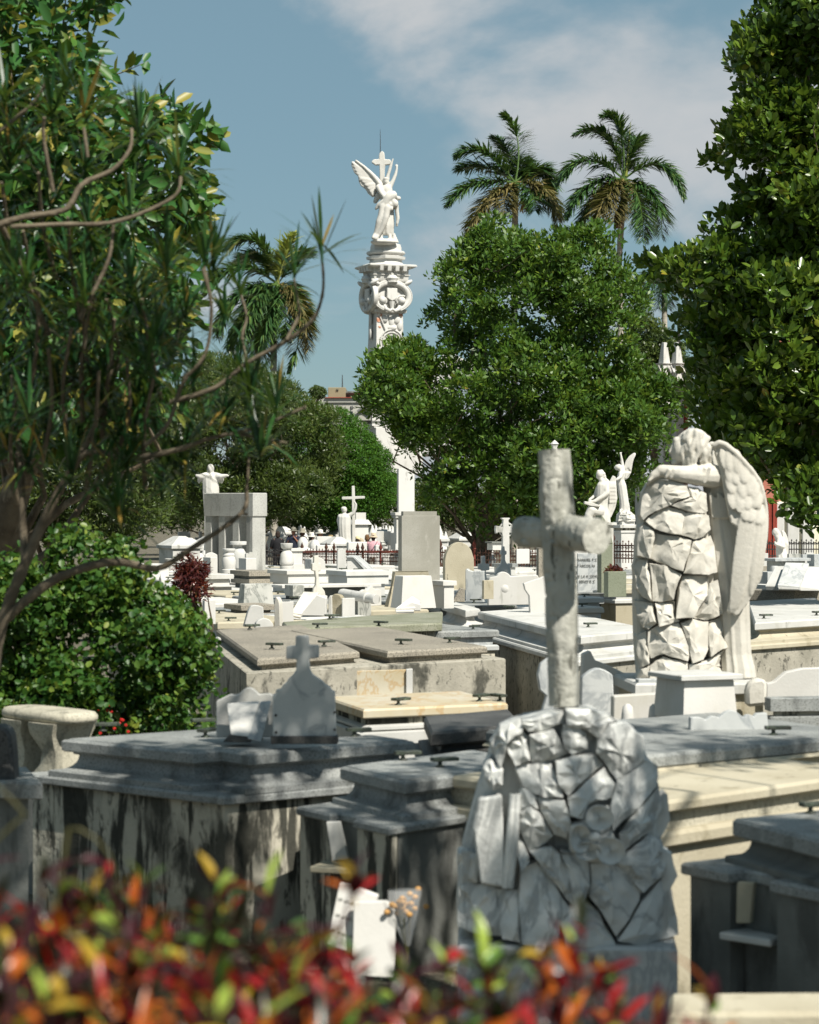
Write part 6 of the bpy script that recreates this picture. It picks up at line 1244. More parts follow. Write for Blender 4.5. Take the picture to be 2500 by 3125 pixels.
    for (t0, y0, t1, y1) in ((.02, 1000, .22, 1060), (.0, 1070, .16, 1150), (.06, 1200, .18, 1240), (.84, 1000, .99, 1060)):
        obj('bare_brick', MB().plate([F4(t0, y0, .02), F4(t1, y0 + 12, .02), F4(t1 - .03, y1, .02), F4(t0 + .02, y1 - 8, .02)], -nrm * .06).mesh('brick', bevel=.02), brickm, root)
    for rad in (.55, .78, 1.0): obj('wreath', MB().tube([F4(.55 + .42 * rad * math.cos(k), 1450 - 190 * rad * math.sin(k), .04) for k in np.linspace(-.3, 3.45, 24)], .045, 6).mesh('wreath', smooth=60), colm, root)
    letters_on = 'HABANA'
    for i, ch in enumerate(letters_on):
        k = math.pi * (1 - (i + .5) / len(letters_on)); cu = bpy.data.curves.new('t', 'FONT'); cu.body = ch; cu.size = .3; cu.extrude = .02; cu.align_x = 'CENTER'; cu.align_y = 'CENTER'
        t = bpy.data.objects.new('t', cu); COL.objects.link(t); dg = bpy.context.evaluated_depsgraph_get(); me = bpy.data.meshes.new_from_object(t.evaluated_get(dg)); bpy.data.objects.remove(t)
        me.transform(Matrix.Translation(F4(.55 + .42 * .89 * math.cos(k), 1450 - 190 * .89 * math.sin(k), .02)) @ Matrix.Rotation(math.atan2(u.y, u.x), 4, 'Z') @ Matrix.Rotation(R(90), 4, 'X') @ Matrix.Rotation(k - math.pi / 2, 4, 'Z')); me.materials.clear(); obj('letter', me, white, root)
    for (t, y, rx, ry) in ((.3, 1090, .18, .2), (.55, 1130, .16, .3), (.75, 1100, .2, .22), (.55, 1225, .3, .16), (.85, 1180, .16, .3)): obj('relief', MB().ell(F4(t, y, .0), (rx, .1, ry)).mesh('relief', smooth=70), colm, root)
    obj('torch', MB().tube([F4(.12, 1060, .06), F4(.32, 1260, .06)], .035, 6).mesh('torch'), colm, root)
    for y in (1080, 1300, 1700, 1800): obj('side_relief', MB().ell(f0.lerp(f2, .5) + Vector((0, 0, zz(C2, y, D))), (.09, .16, .4)).mesh('side', smooth=70), colm, root)
    # lower stage of the monument: gabled block with steps and ramps, as it shows beside the round tree
    L = Sc(C6, D - 1); lw = thing('monument_base', 'white gabled lower stage of the column monument with lettered pediment', 'monument', L.p(900, 900))
    def bl(name, x0, xc, x1, y0, y1, mat=colm, o=0.0): piece(lw, name, plan3(C6, x0, xc, x1, y1, th, D - 1)[0], [(o, zz(C6, y1, D - 1)), (o, zz(C6, y0, D - 1))], mat)
    bl('block', 700, 905, 1250, 480, 590); bl('step', 850, 900, 1300, 590, 620, greyc); bl('step', 860, 905, 1320, 622, 650); bl('step', 880, 930, 1400, 655, 672, colm); bl('plinth', 910, 950, 1500, 672, 1200)
    gp = [L.p(740, 485, -.2), L.p(812, 420, -.2), L.p(905, 490, -.1), L.p(905, 535, -.1), L.p(760, 530, -.2)]
    obj('pediment', MB().plate([L.p(700, 480, .1), L.p(812, 385, .1), L.p(960, 470, .1), L.p(960, 590, .1), L.p(700, 590, .1)], (.4, 1.5, 0)).mesh('ped', bevel=.03), palegrey, lw)
    for a_, b_ in (((735, 490), (812, 425)), ((812, 425), (908, 495))): obj('gable_moulding', MB().tube([L.p(*a_, -.05), L.p(*b_, -.05)], .1, 4).mesh('g'), greyc, lw)
    letters(lw, L, [('HABANA', 835, 515, 22)], inkp, d=.05)
column()

# ------------------------------------------------------------------ buildings, pinnacles, lamp
def buildings():
    D = 190.0; S = Sc(C6, D)
    def slab(root, name, x0, x1, y0, y1, d, dep, mat): c0, c1 = S.p(x0, y1, d), S.p(x1, y0, d); return obj(name, MB().box(((c0.x + c1.x) / 2, D + d + dep / 2, (c0.z + c1.z) / 2), (c1.x - c0.x, dep, c1.z - c0.z)).mesh(name, bevel=.03), mat, root)
    r = thing('roof_building', 'far pale building with an ochre rooftop block and dark window strip', 'building', (S.p(600, 0).x, D, 0))
    slab(r, 'wall', 200, 1300, 322, 2400, 0, 12, palegrey); slab(r, 'parapet', 350, 1300, 316, 326, -.2, 12, redwall); slab(r, 'rooftop_block', 383, 590, 192, 318, 1, 5, ochre); slab(r, 'penthouse', 470, 1300, 240, 318, 2, 6, palegrey); slab(r, 'roof_slab', 465, 1300, 236, 262, 1.2, 7, greyc)
    for i in range(9): f = slab(r, 'window', 485 + i * 40, 518 + i * 40, 285, 316, 1.9, .3, pane)
    for x in (484, 500): slab(r, 'slit_window', x - 4, x + 4, 212, 240, .9, .2, pane)
    w = slab(r, 'window', 650, 684, 420, 450, -.1, .3, pane); slab(r, 'mullion', 665, 669, 420, 450, -.2, .1, whitewash).parent = w
    for i in range(4): slab(r, 'window', 380 + i * 90, 410 + i * 90, 480, 540, -.1, .3, pane)
    slab(r, 'course', 350, 1300, 375, 380, -.15, .3, greyc)
    tag(obj('antenna', MB().tube([S.p(544, 195, 3), S.p(544, 30, 3)], [.06, .03], 5).mesh('antenna'), iron), 'thin antenna on the ochre rooftop block', 'antenna')
    # white roof and gables showing through the central tree
    D2 = 128.0; S2 = Sc(A3, D2); r = thing('white_chapel', 'white building with a sloping roof glimpsed through the central tree', 'building', (S2.p(120, 0).x, D2, 0))
    c0, c1 = S2.p(-20, 1500), S2.p(180, 1130); obj('wall', MB().box(((c0.x + c1.x) / 2, D2 + 3, (c0.z + c1.z) / 2), (c1.x - c0.x, 6, c1.z - c0.z)).mesh('wall', bevel=.03), whitewash, r)
    obj('roof', MB().plate([S2.p(60, 1125), S2.p(170, 1065), S2.p(300, 1140), S2.p(300, 1170), S2.p(60, 1165)], (0, 6, 0)).mesh('roof', bevel=.03), white2, r)
    for i in range(5): a, b_ = S2.p(20 + i * 16, 1200), S2.p(28 + i * 16, 1165); obj('pilaster', MB().box((a.x, D2 - .1, (a.z + b_.z) / 2), (b_.x - a.x, .3, b_.z - a.z)).mesh('p'), greym, r)
    a, b_ = S2.p(20, 1260), S2.p(60, 1225); obj('window', MB().box(((a.x + b_.x) / 2, D2 - .1, (a.z + b_.z) / 2), (b_.x - a.x, .3, b_.z - a.z)).mesh('w'), pane, r)
    # red building behind the right tree, and a red-painted shed with white wall at its foot
    D3 = 95.0; S3 = Sc(DI, D3); r = thing('red_building', 'dark red building hidden behind the right-hand tree', 'building', (S3.p(1560, 0).x, D3, 0))
    c0, c1 = S3.p(1545, 1300), S3.p(1790, 675); obj('wall', MB().box(((c0.x + c1.x) / 2, D3 + 4, (c0.z + c1.z) / 2), (c1.x - c0.x, 8, c1.z - c0.z)).mesh('wall'), stone('pink_render', (.42, .16, .11), (.36, .13, .09), 1), r)
    for i in range(3): a, b_ = S3.p(1530 + i * 70, 760), S3.p(1560 + i * 70, 700); f = obj('window', MB().box(((a.x + b_.x) / 2, D3 - .05, (a.z + b_.z) / 2), (b_.x - a.x, .2, b_.z - a.z)).mesh('w'), pane, r); obj('sill', MB().box(((a.x + b_.x) / 2, D3 - .1, a.z - .06), (b_.x - a.x + .2, .4, .1)).mesh('s'), whitewash, f)
    D4 = 68.0; S4 = Sc(B6, D4); r = thing('red_shed', 'red panelled door and white wall behind the black railing, right edge', 'building', (S4.p(470, 0).x, D4, 0))
    for i in range(6): a = S4.p(395 + i * 23, 620); b_ = S4.p(416 + i * 23, 60); obj('red_panel', MB().box(((a.x + b_.x) / 2, D4 + .05 * (i % 2), (a.z * .2 + b_.z) / 2), (b_.x - a.x, .1, b_.z - a.z * .2)).mesh('panel', bevel=.01), redwall, r)
    a, b_ = S4.p(530, 640), S4.p(1100, 90); obj('wall', MB().box(((a.x + b_.x) / 2, D4 + 2, b_.z / 2), (b_.x - a.x, 3.6, b_.z)).mesh('wall'), stone('cream_wall', (.7, .66, .52), (.62, .58, .45), 1), r)
    for i in range(3): p_ = S4.p(545 + i * 140, 0); obj('pilaster', MB().box((p_.x, D4 + .15, b_.z / 2), (.35, .2, b_.z - .1)).mesh('pil', bevel=.02), whitewash, r)
    # gothic pinnacles
    D5 = 104.0; S5 = Sc(C5, D5)
    for lab, xc, yt, wd, yb in (('left white gothic pinnacle with gablets, between the trees', 735, 548, 90, 1350), ('right white gothic pinnacle beside the tall thin pole', 955, 545, 90, 1400), ('short white pinnacle left of the two taller ones', 300, 1038, 62, 1400)):
        r = thing('gothic_pinnacle', lab, 'pinnacle', (S5.p(xc, 0).x, D5, 0), group=None); q = R(30); k = S5.k; x0 = S5.p(xc, 0).x; sp = wd * 4 * k
        sq = lambda h: [(x0 + h * math.cos(q + R(45 + 90 * i)), D5 + h * math.sin(q + R(45 + 90 * i))) for i in range(4)]; z = lambda y: S5.p(0, y).z; h0 = wd * k * 1.15
        piece(r, 'spire', sq(h0), [(0, z(yt + 365)), (-h0 * .38, z(yt + 5)), (-h0 * .45, z(yt))], white); piece(r, 'cornice', sq(h0 * 1.2), [(0, z(yt + 395)), (.06, z(yt + 375)), (.06, z(yt + 365))], white)
        piece(r, 'shaft', sq(h0 * 1.12), [(0, 0), (0, z(yt + 395))], white2)
        for i in range(4):
            a_ = q + R(90 * i); n_ = Vector((math.cos(a_), math.sin(a_), 0)); t_ = Vector((-n_.y, n_.x, 0)); c_ = Vector((x0, D5, 0)) + n_ * h0 * .80; hw = h0 * .8
            obj('gablet', MB().plate([c_ - t_ * hw + Vector((0, 0, z(yt + 530))), c_ + Vector((0, 0, z(yt + 400))), c_ + t_ * hw + Vector((0, 0, z(yt + 530))), c_ + t_ * hw * .7 + Vector((0, 0, z(yt + 545))), c_ + Vector((0, 0, z(yt + 440))), c_ - t_ * hw * .7 + Vector((0, 0, z(yt + 545)))], n_ * .12).mesh('gablet'), white2, r)
    tag(obj('pole', MB().tube([S5.p(1012, 1480), S5.p(995, 700), S5.p(985, 190)], [.09, .08, .06], 7).mesh('pole', smooth=60), iron), 'tall thin dark pole crossing the right gothic pinnacle', 'pole')
    a = S5.p(1045, 1330); tag(obj('red_post', MB().box((a.x, D5 + .3, a.z / 2), (.55, .4, a.z)).mesh('red_post', bevel=.03), redwall), 'red post or chimney right of the gothic pinnacles', 'post')
    # lamp
    S6 = Sc(B4, 44.0); c = S6.p(205, 330); r = thing('lamp_post', 'white lantern top of a lamp post just above the log cross', 'lamp', (c.x, c.y, 0))
    obj('post', MB().lathe([(.09, 0), (.06, .4), (.04, c.z - .1), (.06, c.z)], (c.x, c.y, 0), 10).mesh('post', smooth=40), whitewash, r)
    obj('lantern', MB().lathe([(S6.r(32), 0), (S6.r(52), S6.r(62)), (S6.r(52), S6.r(64))], c, 6).mesh('lantern'), lampglass, r)
    obj('cap', MB().lathe([(S6.r(62), S6.r(64)), (S6.r(64), S6.r(70)), (S6.r(40), S6.r(90)), (S6.r(22), S6.r(110)), (S6.r(10), S6.r(118)), (S6.r(8), S6.r(124)), (0, S6.r(126))], c, 6).mesh('cap'), whitewash, r)
    # pale obelisk seen between the round tree and the central tree
    box3('pale grey obelisk shaft between the rounded conifer and the central tree', 'obelisk', 'obelisk', C6, 1195, 1215, 1400, [('shaft', 1150, 1900, 0, whitewash), ('base', 1900, 2100, .2, whitewash)], 2100, D=89, th=R(20))
buildings()
# ------------------------------------------------------------------ vegetation
def unit(a): return a / np.maximum(np.linalg.norm(a, axis=1, keepdims=True), 1e-9)
def leaves(C, N, T, size, aspect=0.45, shape=4, fold=0.12, bend=0.0):
    """leaf blades: C root points, N blade normals, T long axes, size lengths"""
    n = len(C); T = unit(T - (T * N).sum(1, keepdims=True) * N); S = np.cross(N, T); s = np.asarray(size).reshape(-1, 1) * np.ones((n, 1)); w = s * aspect / 2
    if shape == 4:
        V = np.stack([C, C + T * s * 0.45 + S * w + N * w * fold * 2, C + T * s - N * s * bend, C + T * s * 0.45 - S * w + N * w * fold * 2], 1)
        Fc = np.arange(n)[:, None] * 4 + np.array([[0, 1, 2, 3]]); return V.reshape(-1, 3), Fc, 1
    V = np.stack([C, C + T * s * 0.28 + S * w * 0.85 + N * w * fold * 2, C + T * s * 0.68 + S * w * 0.9 + N * (w * fold * 2 - s * bend * 0.4), C + T * s - N * s * bend,
                  C + T * s * 0.68 - S * w * 0.9 + N * (w * fold * 2 - s * bend * 0.4), C + T * s * 0.28 - S * w * 0.85 + N * w * fold * 2], 1)
    b = np.arange(n)[:, None] * 6
    Fc = np.concatenate([b + np.array([[0, 1, 2, 3]]), b + np.array([[0, 3, 4, 5]])], 1).reshape(-1, 4); return V.reshape(-1, 3), Fc, 2
def in_poly(x, y, poly):
    ins = np.zeros(len(x), bool); n = len(poly)
    for i in range(n):
        x0, y0 = poly[i]; x1, y1 = poly[(i + 1) % n]
        c = ((y0 > y) != (y1 > y)) & (x < (x1 - x0) * (y - y0) / (y1 - y0 + 1e-12) + x0); ins ^= c
    return ins
def d_poly(x, y, poly):
    d = np.full(len(x), 1e9); n = len(poly)
    for i in range(n):
        a = np.array(poly[i]); b = np.array(poly[(i + 1) % n]); ab = b - a
        t = np.clip(((x - a[0]) * ab[0] + (y - a[1]) * ab[1]) / (ab @ ab + 1e-9), 0, 1)
        d = np.minimum(d, np.hypot(x - a[0] - t * ab[0], y - a[1] - t * ab[1]))
    return d
def lobes(poly, D, T, n, lr, front=0.7, seed=1, jit=0.25, inset=0.3):
    """clump centres filling a crown of this outline and half-depth T at distance D; returns centres and radii in metres"""
    g = np.random.default_rng(seed); p = np.array(poly); k = D / F
    X = g.uniform(p[:, 0].min(), p[:, 0].max(), n * 12); Y = g.uniform(p[:, 1].min(), p[:, 1].max(), n * 12)
    ok = in_poly(X, Y, poly); X, Y = X[ok], Y[ok]; d = d_poly(X, Y, poly) * k
    keep = d > lr * inset; X, Y, d = X[keep], Y[keep], d[keep]
    sel = []; rad = lr * g.uniform(0.6, 1.35, len(X))        # thin out to an even spread
    for i in range(len(X)):
        if len(sel) >= n: break
        sel.append(i)
    X, Y, d, rad = X[sel], Y[sel], d[sel], np.minimum(rad[sel], np.maximum(d[sel] * 1.15, lr * 0.4))
    Rm = max(d.max() * 0.75, 1e-6); e = T * np.sqrt(np.clip(1 - (1 - np.minimum(d / Rm, 1)) ** 2, 0, 1))
    sd = np.where(g.random(len(X)) < front, -g.uniform(0.5, 1, len(X)), g.uniform(-0.3, 1, len(X)))
    dep = D + e * sd + g.normal(0, jit * lr, len(X))
    C = np.stack([(X - CX) * k, dep, H - (Y - HY) * k], 1)
    return C, rad
def lobe_leaves(C, rad, per, size, seed=2, up=0.25, aspect=0.45, shape=4, jit=0.55, shell=(0.72, 1.08), squash=0.85, var=(0.7, 1.3), along=0.0, ends=None, bend=0.05, cl=0.5, tuft=False):
    g = np.random.default_rng(seed); n = len(C); w = rad ** 2 / (rad ** 2).mean()
    cnt = np.maximum(3, (per * w).astype(int)); idx = np.repeat(np.arange(n), cnt); m = len(idx)
    d = unit(g.normal(size=(m, 3)) + np.array([0, -0.15, up])); rr = g.uniform(shell[0], shell[1], (m, 1)) ** 1
    pos = C[idx] + d * rr * rad[idx][:, None] * np.array([1, 1, squash])
    nrm = unit(d * 0.75 + np.array([0, 0, 0.35]) + g.normal(size=(m, 3)) * jit)
    tan = g.normal(size=(m, 3)) + d * along
    if tuft: tan = d * 1.2 + np.array([0, 0, 0.7]) + g.normal(size=(m, 3)) * 0.45; nrm = unit(np.cross(tan, g.normal(size=(m, 3))) + np.array([0.15, -0.25, 0.45]))
    rnd = np.clip(cl * g.random(n)[idx] + (1 - cl) * g.random(m), 0, 1)
    V, Fc, q = leaves(pos, nrm, tan, size * g.uniform(var[0], var[1], m), aspect, shape, bend=bend)
    return fast_mesh('foliage', V, Fc, np.repeat(rnd, q))
def limbs(base, C, rad, r0, n=14, seed=3, fork=0.35, thin=1.0):
    """trunk and tapered branches reaching into the clumps"""
    g = np.random.default_rng(seed); mb = MB(); base = Vector(base); top = Vector(C.mean(0)); top.z = max(C[:, 2].min() * 0.5 + C[:, 2].mean() * 0.5, base.z + 0.5)
    tr = [base, base.lerp(top, 0.33) + Vector((0.1 * r0, 0, 0)), base.lerp(top, 0.66) + Vector((-0.3 * r0, 0.2 * r0, 0)), top]
    mb.tube(tr, [r0 * 1.25, r0, r0 * 0.85, r0 * 0.55], 9, wob=0.1)
    for i in g.choice(len(C), min(n, len(C)), replace=False):
        e = Vector(C[i]); s = base.lerp(top, g.uniform(fork, 0.98)); mid = s.lerp(e, 0.5) + Vector(g.normal(0, 0.12 * (e - s).length, 3))
        mb.tube([s, s.lerp(mid, .5) + Vector(g.normal(0, .04 * (e - s).length, 3)), mid, mid.lerp(e, .5) + Vector(g.normal(0, .05 * (e - s).length, 3)), e], [thin * r0 * 0.34, thin * r0 * 0.25, thin * r0 * 0.17, thin * r0 * 0.1, thin * r0 * 0.03], 6)
    return mb
def tree(name, label, D, polys, T, n, lr, per, size, mat, base, r0, seed=1, cat='tree', group=None, bark=None, **kw):
    root = thing(name, label, cat, base, group=group); Cs, Rs = [], []
    fr = kw.pop('front', 0.7); nl = kw.pop('nl', 14)
    macro = kw.pop('macro', None); thin = kw.pop('thin', 1.0)
    for i, pl in enumerate(polys):
        if macro:
            mc, n_ = (macro[0][i], n[i]) if hasattr(macro[0], '__len__') else (macro[0], n)
            C0, q0 = lobes(pl, D, T, mc, macro[1], seed=seed + 3, front=fr, inset=.55); gg = np.random.default_rng(seed + 4); k = gg.choice(len(C0), n_, p=q0 ** 2 / (q0 ** 2).sum())
            dd = unit(gg.normal(size=(n_, 3)) + np.array([0.1, -.35, .45])); C = C0[k] + dd * q0[k][:, None] * gg.uniform(.7, 1.05, (n_, 1)) * np.array([1, 1, .85]); Cs.append(C); Rs.append(lr * gg.uniform(.7, 1.3, n_)); continue
        C, r = lobes(pl, D, T, n[i] if hasattr(n, '__len__') else n, lr, seed=seed + i * 17, front=fr); Cs.append(C); Rs.append(r)
    C, r = np.concatenate(Cs), np.concatenate(Rs)
    obj('crown', lobe_leaves(C, r, per, size, seed=seed + 5, **kw), mat, root, kind='stuff')
    obj('trunk', limbs(base, C, r, r0, n=nl, seed=seed, thin=thin).mesh('trunk', smooth=60), bark or barkm, root)
    return root, C, r
def px(*a): return [(x / 0.69, y / 0.69) for x, y in a]
# --- the tree in the middle
mid_poly = px((985, 510), (1010, 480), (1050, 470), (1075, 440), (1105, 430), (1135, 450), (1160, 490), (1190, 500), (1215, 490), (1255, 475), (1290, 490), (1310, 540), (1320, 600), (1345, 640),
              (1365, 680), (1372, 740), (1375, 790), (1410, 815), (1450, 840), (1455, 910), (1425, 960), (1380, 1020), (1350, 1095), (1250, 1135), (1170, 1120), (1100, 1140), (1020, 1150), (940, 1140), (890, 1080), (870, 1000), (850, 930),
              (800, 890), (770, 850), (775, 790), (790, 740), (830, 725), (850, 690), (870, 740), (895, 700), (880, 640), (890, 590), (925, 560), (940, 520))
tree('glossy_leaved_tree', 'broad dense green tree in the centre with glossy small leaves, below the two palms', 60, [mid_poly, px((758, 870), (765, 800), (785, 760), (825, 735), (860, 715), (900, 740), (920, 1000), (870, 1000), (820, 910))], 3.2, (3700, 650), 0.22, 25, 0.15, leaf_mid, (1.3, 62, 0), 0.3, seed=11, aspect=0.46, cl=0.45, tuft=True, shell=(0.15, 1.0), nl=60, front=0.7, macro=((180, 34), 0.6), thin=.5)
# --- the tall tree at the right edge
right_poly = px((1560, -80), (1570, 20), (1530, 60), (1545, 120), (1500, 160), (1470, 235), (1500, 270), (1460, 310), (1470, 360), (1490, 400), (1530, 390), (1540, 440), (1500, 470), (1440, 500), (1400, 520), (1350, 540), (1315, 580),
                (1335, 625), (1390, 640), (1425, 640), (1425, 670), (1428, 700), (1440, 740), (1448, 790), (1425, 850), (1425, 890), (1470, 945), (1530, 995), (1590, 1060), (1625, 1110), (1690, 1135), (1760, 1140), (1890, 1120), (1900, 600), (1880, -90))
tree('tall_broadleaf_tree', 'tall broadleaf tree filling the right edge of the view, its crown above the frame', 34, [right_poly], 1.9, 4000, 0.17, 18, 0.15, leaf_right, (7.6, 35, 0), 0.26, seed=23, shape=6, aspect=0.52, nl=26, cl=0.5, front=0.62, tuft=True, shell=(0.1, 0.9), macro=(270, 0.38), thin=.3)
_t = MB()                                                   # bare twigs at its upper left
# --- dark tree behind the shelter, and the clipped round tree
dark_poly = px((420, 800), (440, 760), (500, 745), (560, 790), (620, 800), (670, 850), (720, 880), (720, 930), (720, 1000), (700, 1095), (590, 1115), (520, 1100), (470, 1115), (380, 1110), (300, 1060), (300, 860), (360, 800))
tree('dark_bushy_tree', 'dark olive-green bushy tree behind the concrete portico', 94, [dark_poly], 3.6, 2600, 0.33, 32, 0.18, leaf_dark, (-7.3, 96, 0), 0.3, seed=31, aspect=0.33, cl=0.5, tuft=True, shell=(.15, 1), nl=40, macro=(140, .92), thin=.5)
round_poly = px((600, 880), (620, 850), (655, 842), (690, 850), (730, 862), (770, 890), (800, 930), (830, 960), (838, 1010), (835, 1060), (815, 1095), (760, 1105), (700, 1125), (650, 1115), (600, 1080), (580, 980))
tree('rounded_conifer', 'bright green rounded conifer behind the statue with the tall cross', 97, [round_poly], 2.6, 1000, 0.32, 100, 0.1, leaf_round, (-2.9, 99, 0), 0.2, seed=41, aspect=0.4, along=2.0, cl=0.3, up=0.6, shell=(0.5, 1.05))
tree('dark_hedge_tree', 'dark mass of foliage behind the dracaena at the left edge', 52, [px((-80, 800), (200, 780), (360, 840), (380, 960), (370, 1100), (300, 1150), (-80, 1160))], 2.0, 1500, 0.3, 34, 0.13, leaf_dark, (-8.5, 53, 0), 0.2, seed=37, aspect=0.33, tuft=True, shell=(.15, 1))
for _i, (_l, _pl, _D, _n) in enumerate((('long dark hedge of trees behind the far rows, left of the column', px((250, 985), (860, 985), (880, 1060), (870, 1125), (250, 1125)), 122, 900), ('long dark hedge of trees behind the far rows, below the central tree', px((850, 1010), (1440, 1000), (1440, 1120), (850, 1125)), 124, 800))):
    tree('hedge_row', _l, _D, [_pl], 1.5, _n, 0.5, 40, 0.2, leaf_dark, P((_pl[0][0] + 300, 1700), _D) * 1.0, 0.2, seed=61 + _i, cat='hedge', tuft=True, shell=(.15, 1), aspect=.4)
# small far trees by the pale building and the dark masses behind the palm
tree('roof_edge_tree', 'small feathery tree beside the ochre block on the far roofline', 150, [px((650, 822), (668, 812), (686, 820), (690, 838), (655, 842))], 0.9, 40, 0.32, 80, 0.16, leaf_dark, P(DI(668, 880), 150), 0.1, seed=47)
tree('far_left_tree', 'far tree crown just left of the feathery roof tree', 140, [px((400, 760), (430, 735), (455, 742), (470, 790), (600, 800), (650, 830), (650, 860), (400, 860))], 2.0, 130, 0.6, 110, 0.2, leaf_dark, P(DI(500, 1090), 140), 0.2, seed=53)
tree('dark_backing_tree', 'dark slender tree behind the white gothic pinnacles', 112, [px((1320, 650), (1350, 630), (1400, 690), (1440, 720), (1460, 800), (1460, 920), (1330, 920), (1310, 760))], 1.6, 260, 0.5, 120, 0.17, leaf_dark, P(DI(1380, 1090), 112), 0.18, seed=59)

# ------------------------------------------------------------------ palms
def frond_mesh(p0, p1, p2, leaf_len, seed, n=46, hang=0.42, wid=0.05, stiff=0.42, tuft=1.0):
    """a feather frond on a curved midrib from p0 by p1 to p2"""
    g = np.random.default_rng(seed); p0, p1, p2 = Vector(p0), Vector(p1), Vector(p2)
    c = (p1 - p0 * 0.25 - p2 * 0.25) * 2                     # so that the curve passes through p1
    B = lambda t: p0 * (1 - t) ** 2 + c * (2 * t * (1 - t)) + p2 * t * t
    L0 = (p1 - p0).length + (p2 - p1).length; V = []; Fc = []; rn = []
    side0 = None
    for i in range(n):
        t = 0.1 + 0.9 * i / (n - 1); q = B(t); tg = (B(min(1, t + .02)) - B(t - .02)).normalized()
        sd = tg.cross(Vector((0, 0, 1)));
        if sd.length < 0.25: sd = tg.cross(Vector((0, 1, 0.3)))
        sd.normalize(); upv = sd.cross(tg).normalized()
        ll = leaf_len * (0.55 + 0.6 * math.sin(math.pi * min(1, t * 0.85 + 0.12))) * (1 - 0.45 * max(0, t - 0.8) / 0.2)
        for s in (-1, 1):
            for rep in range(2):
                k = ll * g.uniform(0.8, 1.1)
                dr = (sd * s * (1 - 0.4 * rep) + tg * (stiff + 0.3 * t) + upv * g.uniform(-0.25, 0.55) * tuft + Vector(g.normal(0, 0.10, 3))).normalized()
                a = q + tg * g.uniform(-.02, .02); m = a + dr * k * 0.5 + Vector((0, 0, -hang * k * 0.1)); e = a + dr * k * 0.92 + Vector((0, 0, -hang * k * g.uniform(0.35, 0.6)))
                w = dr.cross(Vector((0, 0, 1)) if abs(dr.z) < 0.9 else Vector((1, 0, 0))).normalized() * wid * g.uniform(0.7, 1.2) * 0.5
                w = (w + upv * wid * g.uniform(-0.4, 0.4)); b = len(V)
                V += [a - w * .5, a + w * .5, m + w, m - w, e]; Fc += [(b, b + 1, b + 2, b + 3), (b + 3, b + 2, b + 4, b + 4)]; r = g.random(); rn += [r, r]
    V2 = np.array([tuple(v) for v in V]); b = len(V2)
    mb = MB(); mb.tube([B(t) for t in np.linspace(0, 1, 9)], [L0 * 0.014 * (1 - 0.9 * t) + 0.006 for t in np.linspace(0, 1, 9)], 5)
    F4 = [f for f in Fc]; me = bpy.data.meshes.new('frond')
    fs = [f if f[2] != f[3] else f[:3] for f in F4] + [tuple(i + b for i in f) for f in mb.f]
    me.from_pydata([tuple(v) for v in V2] + mb.v, [], fs)
    at = me.attributes.new('rnd', 'FLOAT', 'FACE'); at.data.foreach_set('value', np.array(rn + [0.9] * len(mb.f), dtype=np.float32)); me.update()
    return me
def palm(label, zf, D, centre, fronds, trunk, leaf_px, spear=None, shaft=None, fruit=(), n=46, seed=0):
    S = Sc(zf, D); c = S.p(*centre); gb = Vector((S.p(trunk[-1][0], 0).x, D, 0))
    root = thing('royal_palm', label, 'palm tree', gb); k = 0
    for fr in fronds:
        (tx, ty), (mx, my) = fr[0], fr[1]; dd = fr[2] if len(fr) > 2 else random.uniform(-1, 1); mt = fr[3] if len(fr) > 3 else leaf_palm; k += 1
        obj('frond', frond_mesh(c, S.p(mx, my, dd * 0.6), S.p(tx, ty, dd), S.r(leaf_px) * 1.5, seed + k, n=int(n * 1.9), wid=S.r(leaf_px) * 0.1), mt, root)
    if trunk:
        pts = [S.p(x, y) for x, y, w in trunk] + [gb]; rad = [S.r(w) / 2 for x, y, w in trunk]; rad.append(rad[-1] * 1.25)
        mb = MB(); tp = []; tr = []
        for i in range(len(pts) - 1):
            m = max(2, int((pts[i] - pts[i + 1]).length / 0.35))
            for j in range(m): tp.append(pts[i].lerp(pts[i + 1], j / m)); tr.append((rad[i] + (rad[i + 1] - rad[i]) * j / m) * (1.0 if j % 2 else 1.05))
        mb.tube(tp, tr, 10); obj('trunk', mb.mesh('trunk', smooth=50), palmtrunk, root)
    if shaft: mb = MB().tube([S.p(x, y) for x, y, w in shaft], [S.r(w) / 2 for x, y, w in shaft], 10); obj('crownshaft', mb.mesh('shaft', smooth=60), stemg, root)
    if spear: mb = MB().tube([S.p(*spear[0]), S.p(*spear[1])], [S.r(spear[2]), 0.01], 6); obj('spear_leaf', mb.mesh('spear'), leaf_palm_new, root)
    for (x, y, rx, ry, mt) in fruit:
        g = np.random.default_rng(int(x)); mb = MB(); o = S.p(x, y - ry, -0.2)
        for i in range(46):
            e = S.p(x + g.normal(0, rx * .5), y + g.uniform(-.3, 1) * ry, -0.2 + g.normal(0, .2)); mb.tube([o, o.lerp(e, .5) + Vector((0, 0, .1)), e], [.02, .02, .03], 4)
        obj('fruit_cluster', mb.mesh('fruit'), mt, root)
    return root
lo, nw = leaf_palm_old, leaf_palm_new
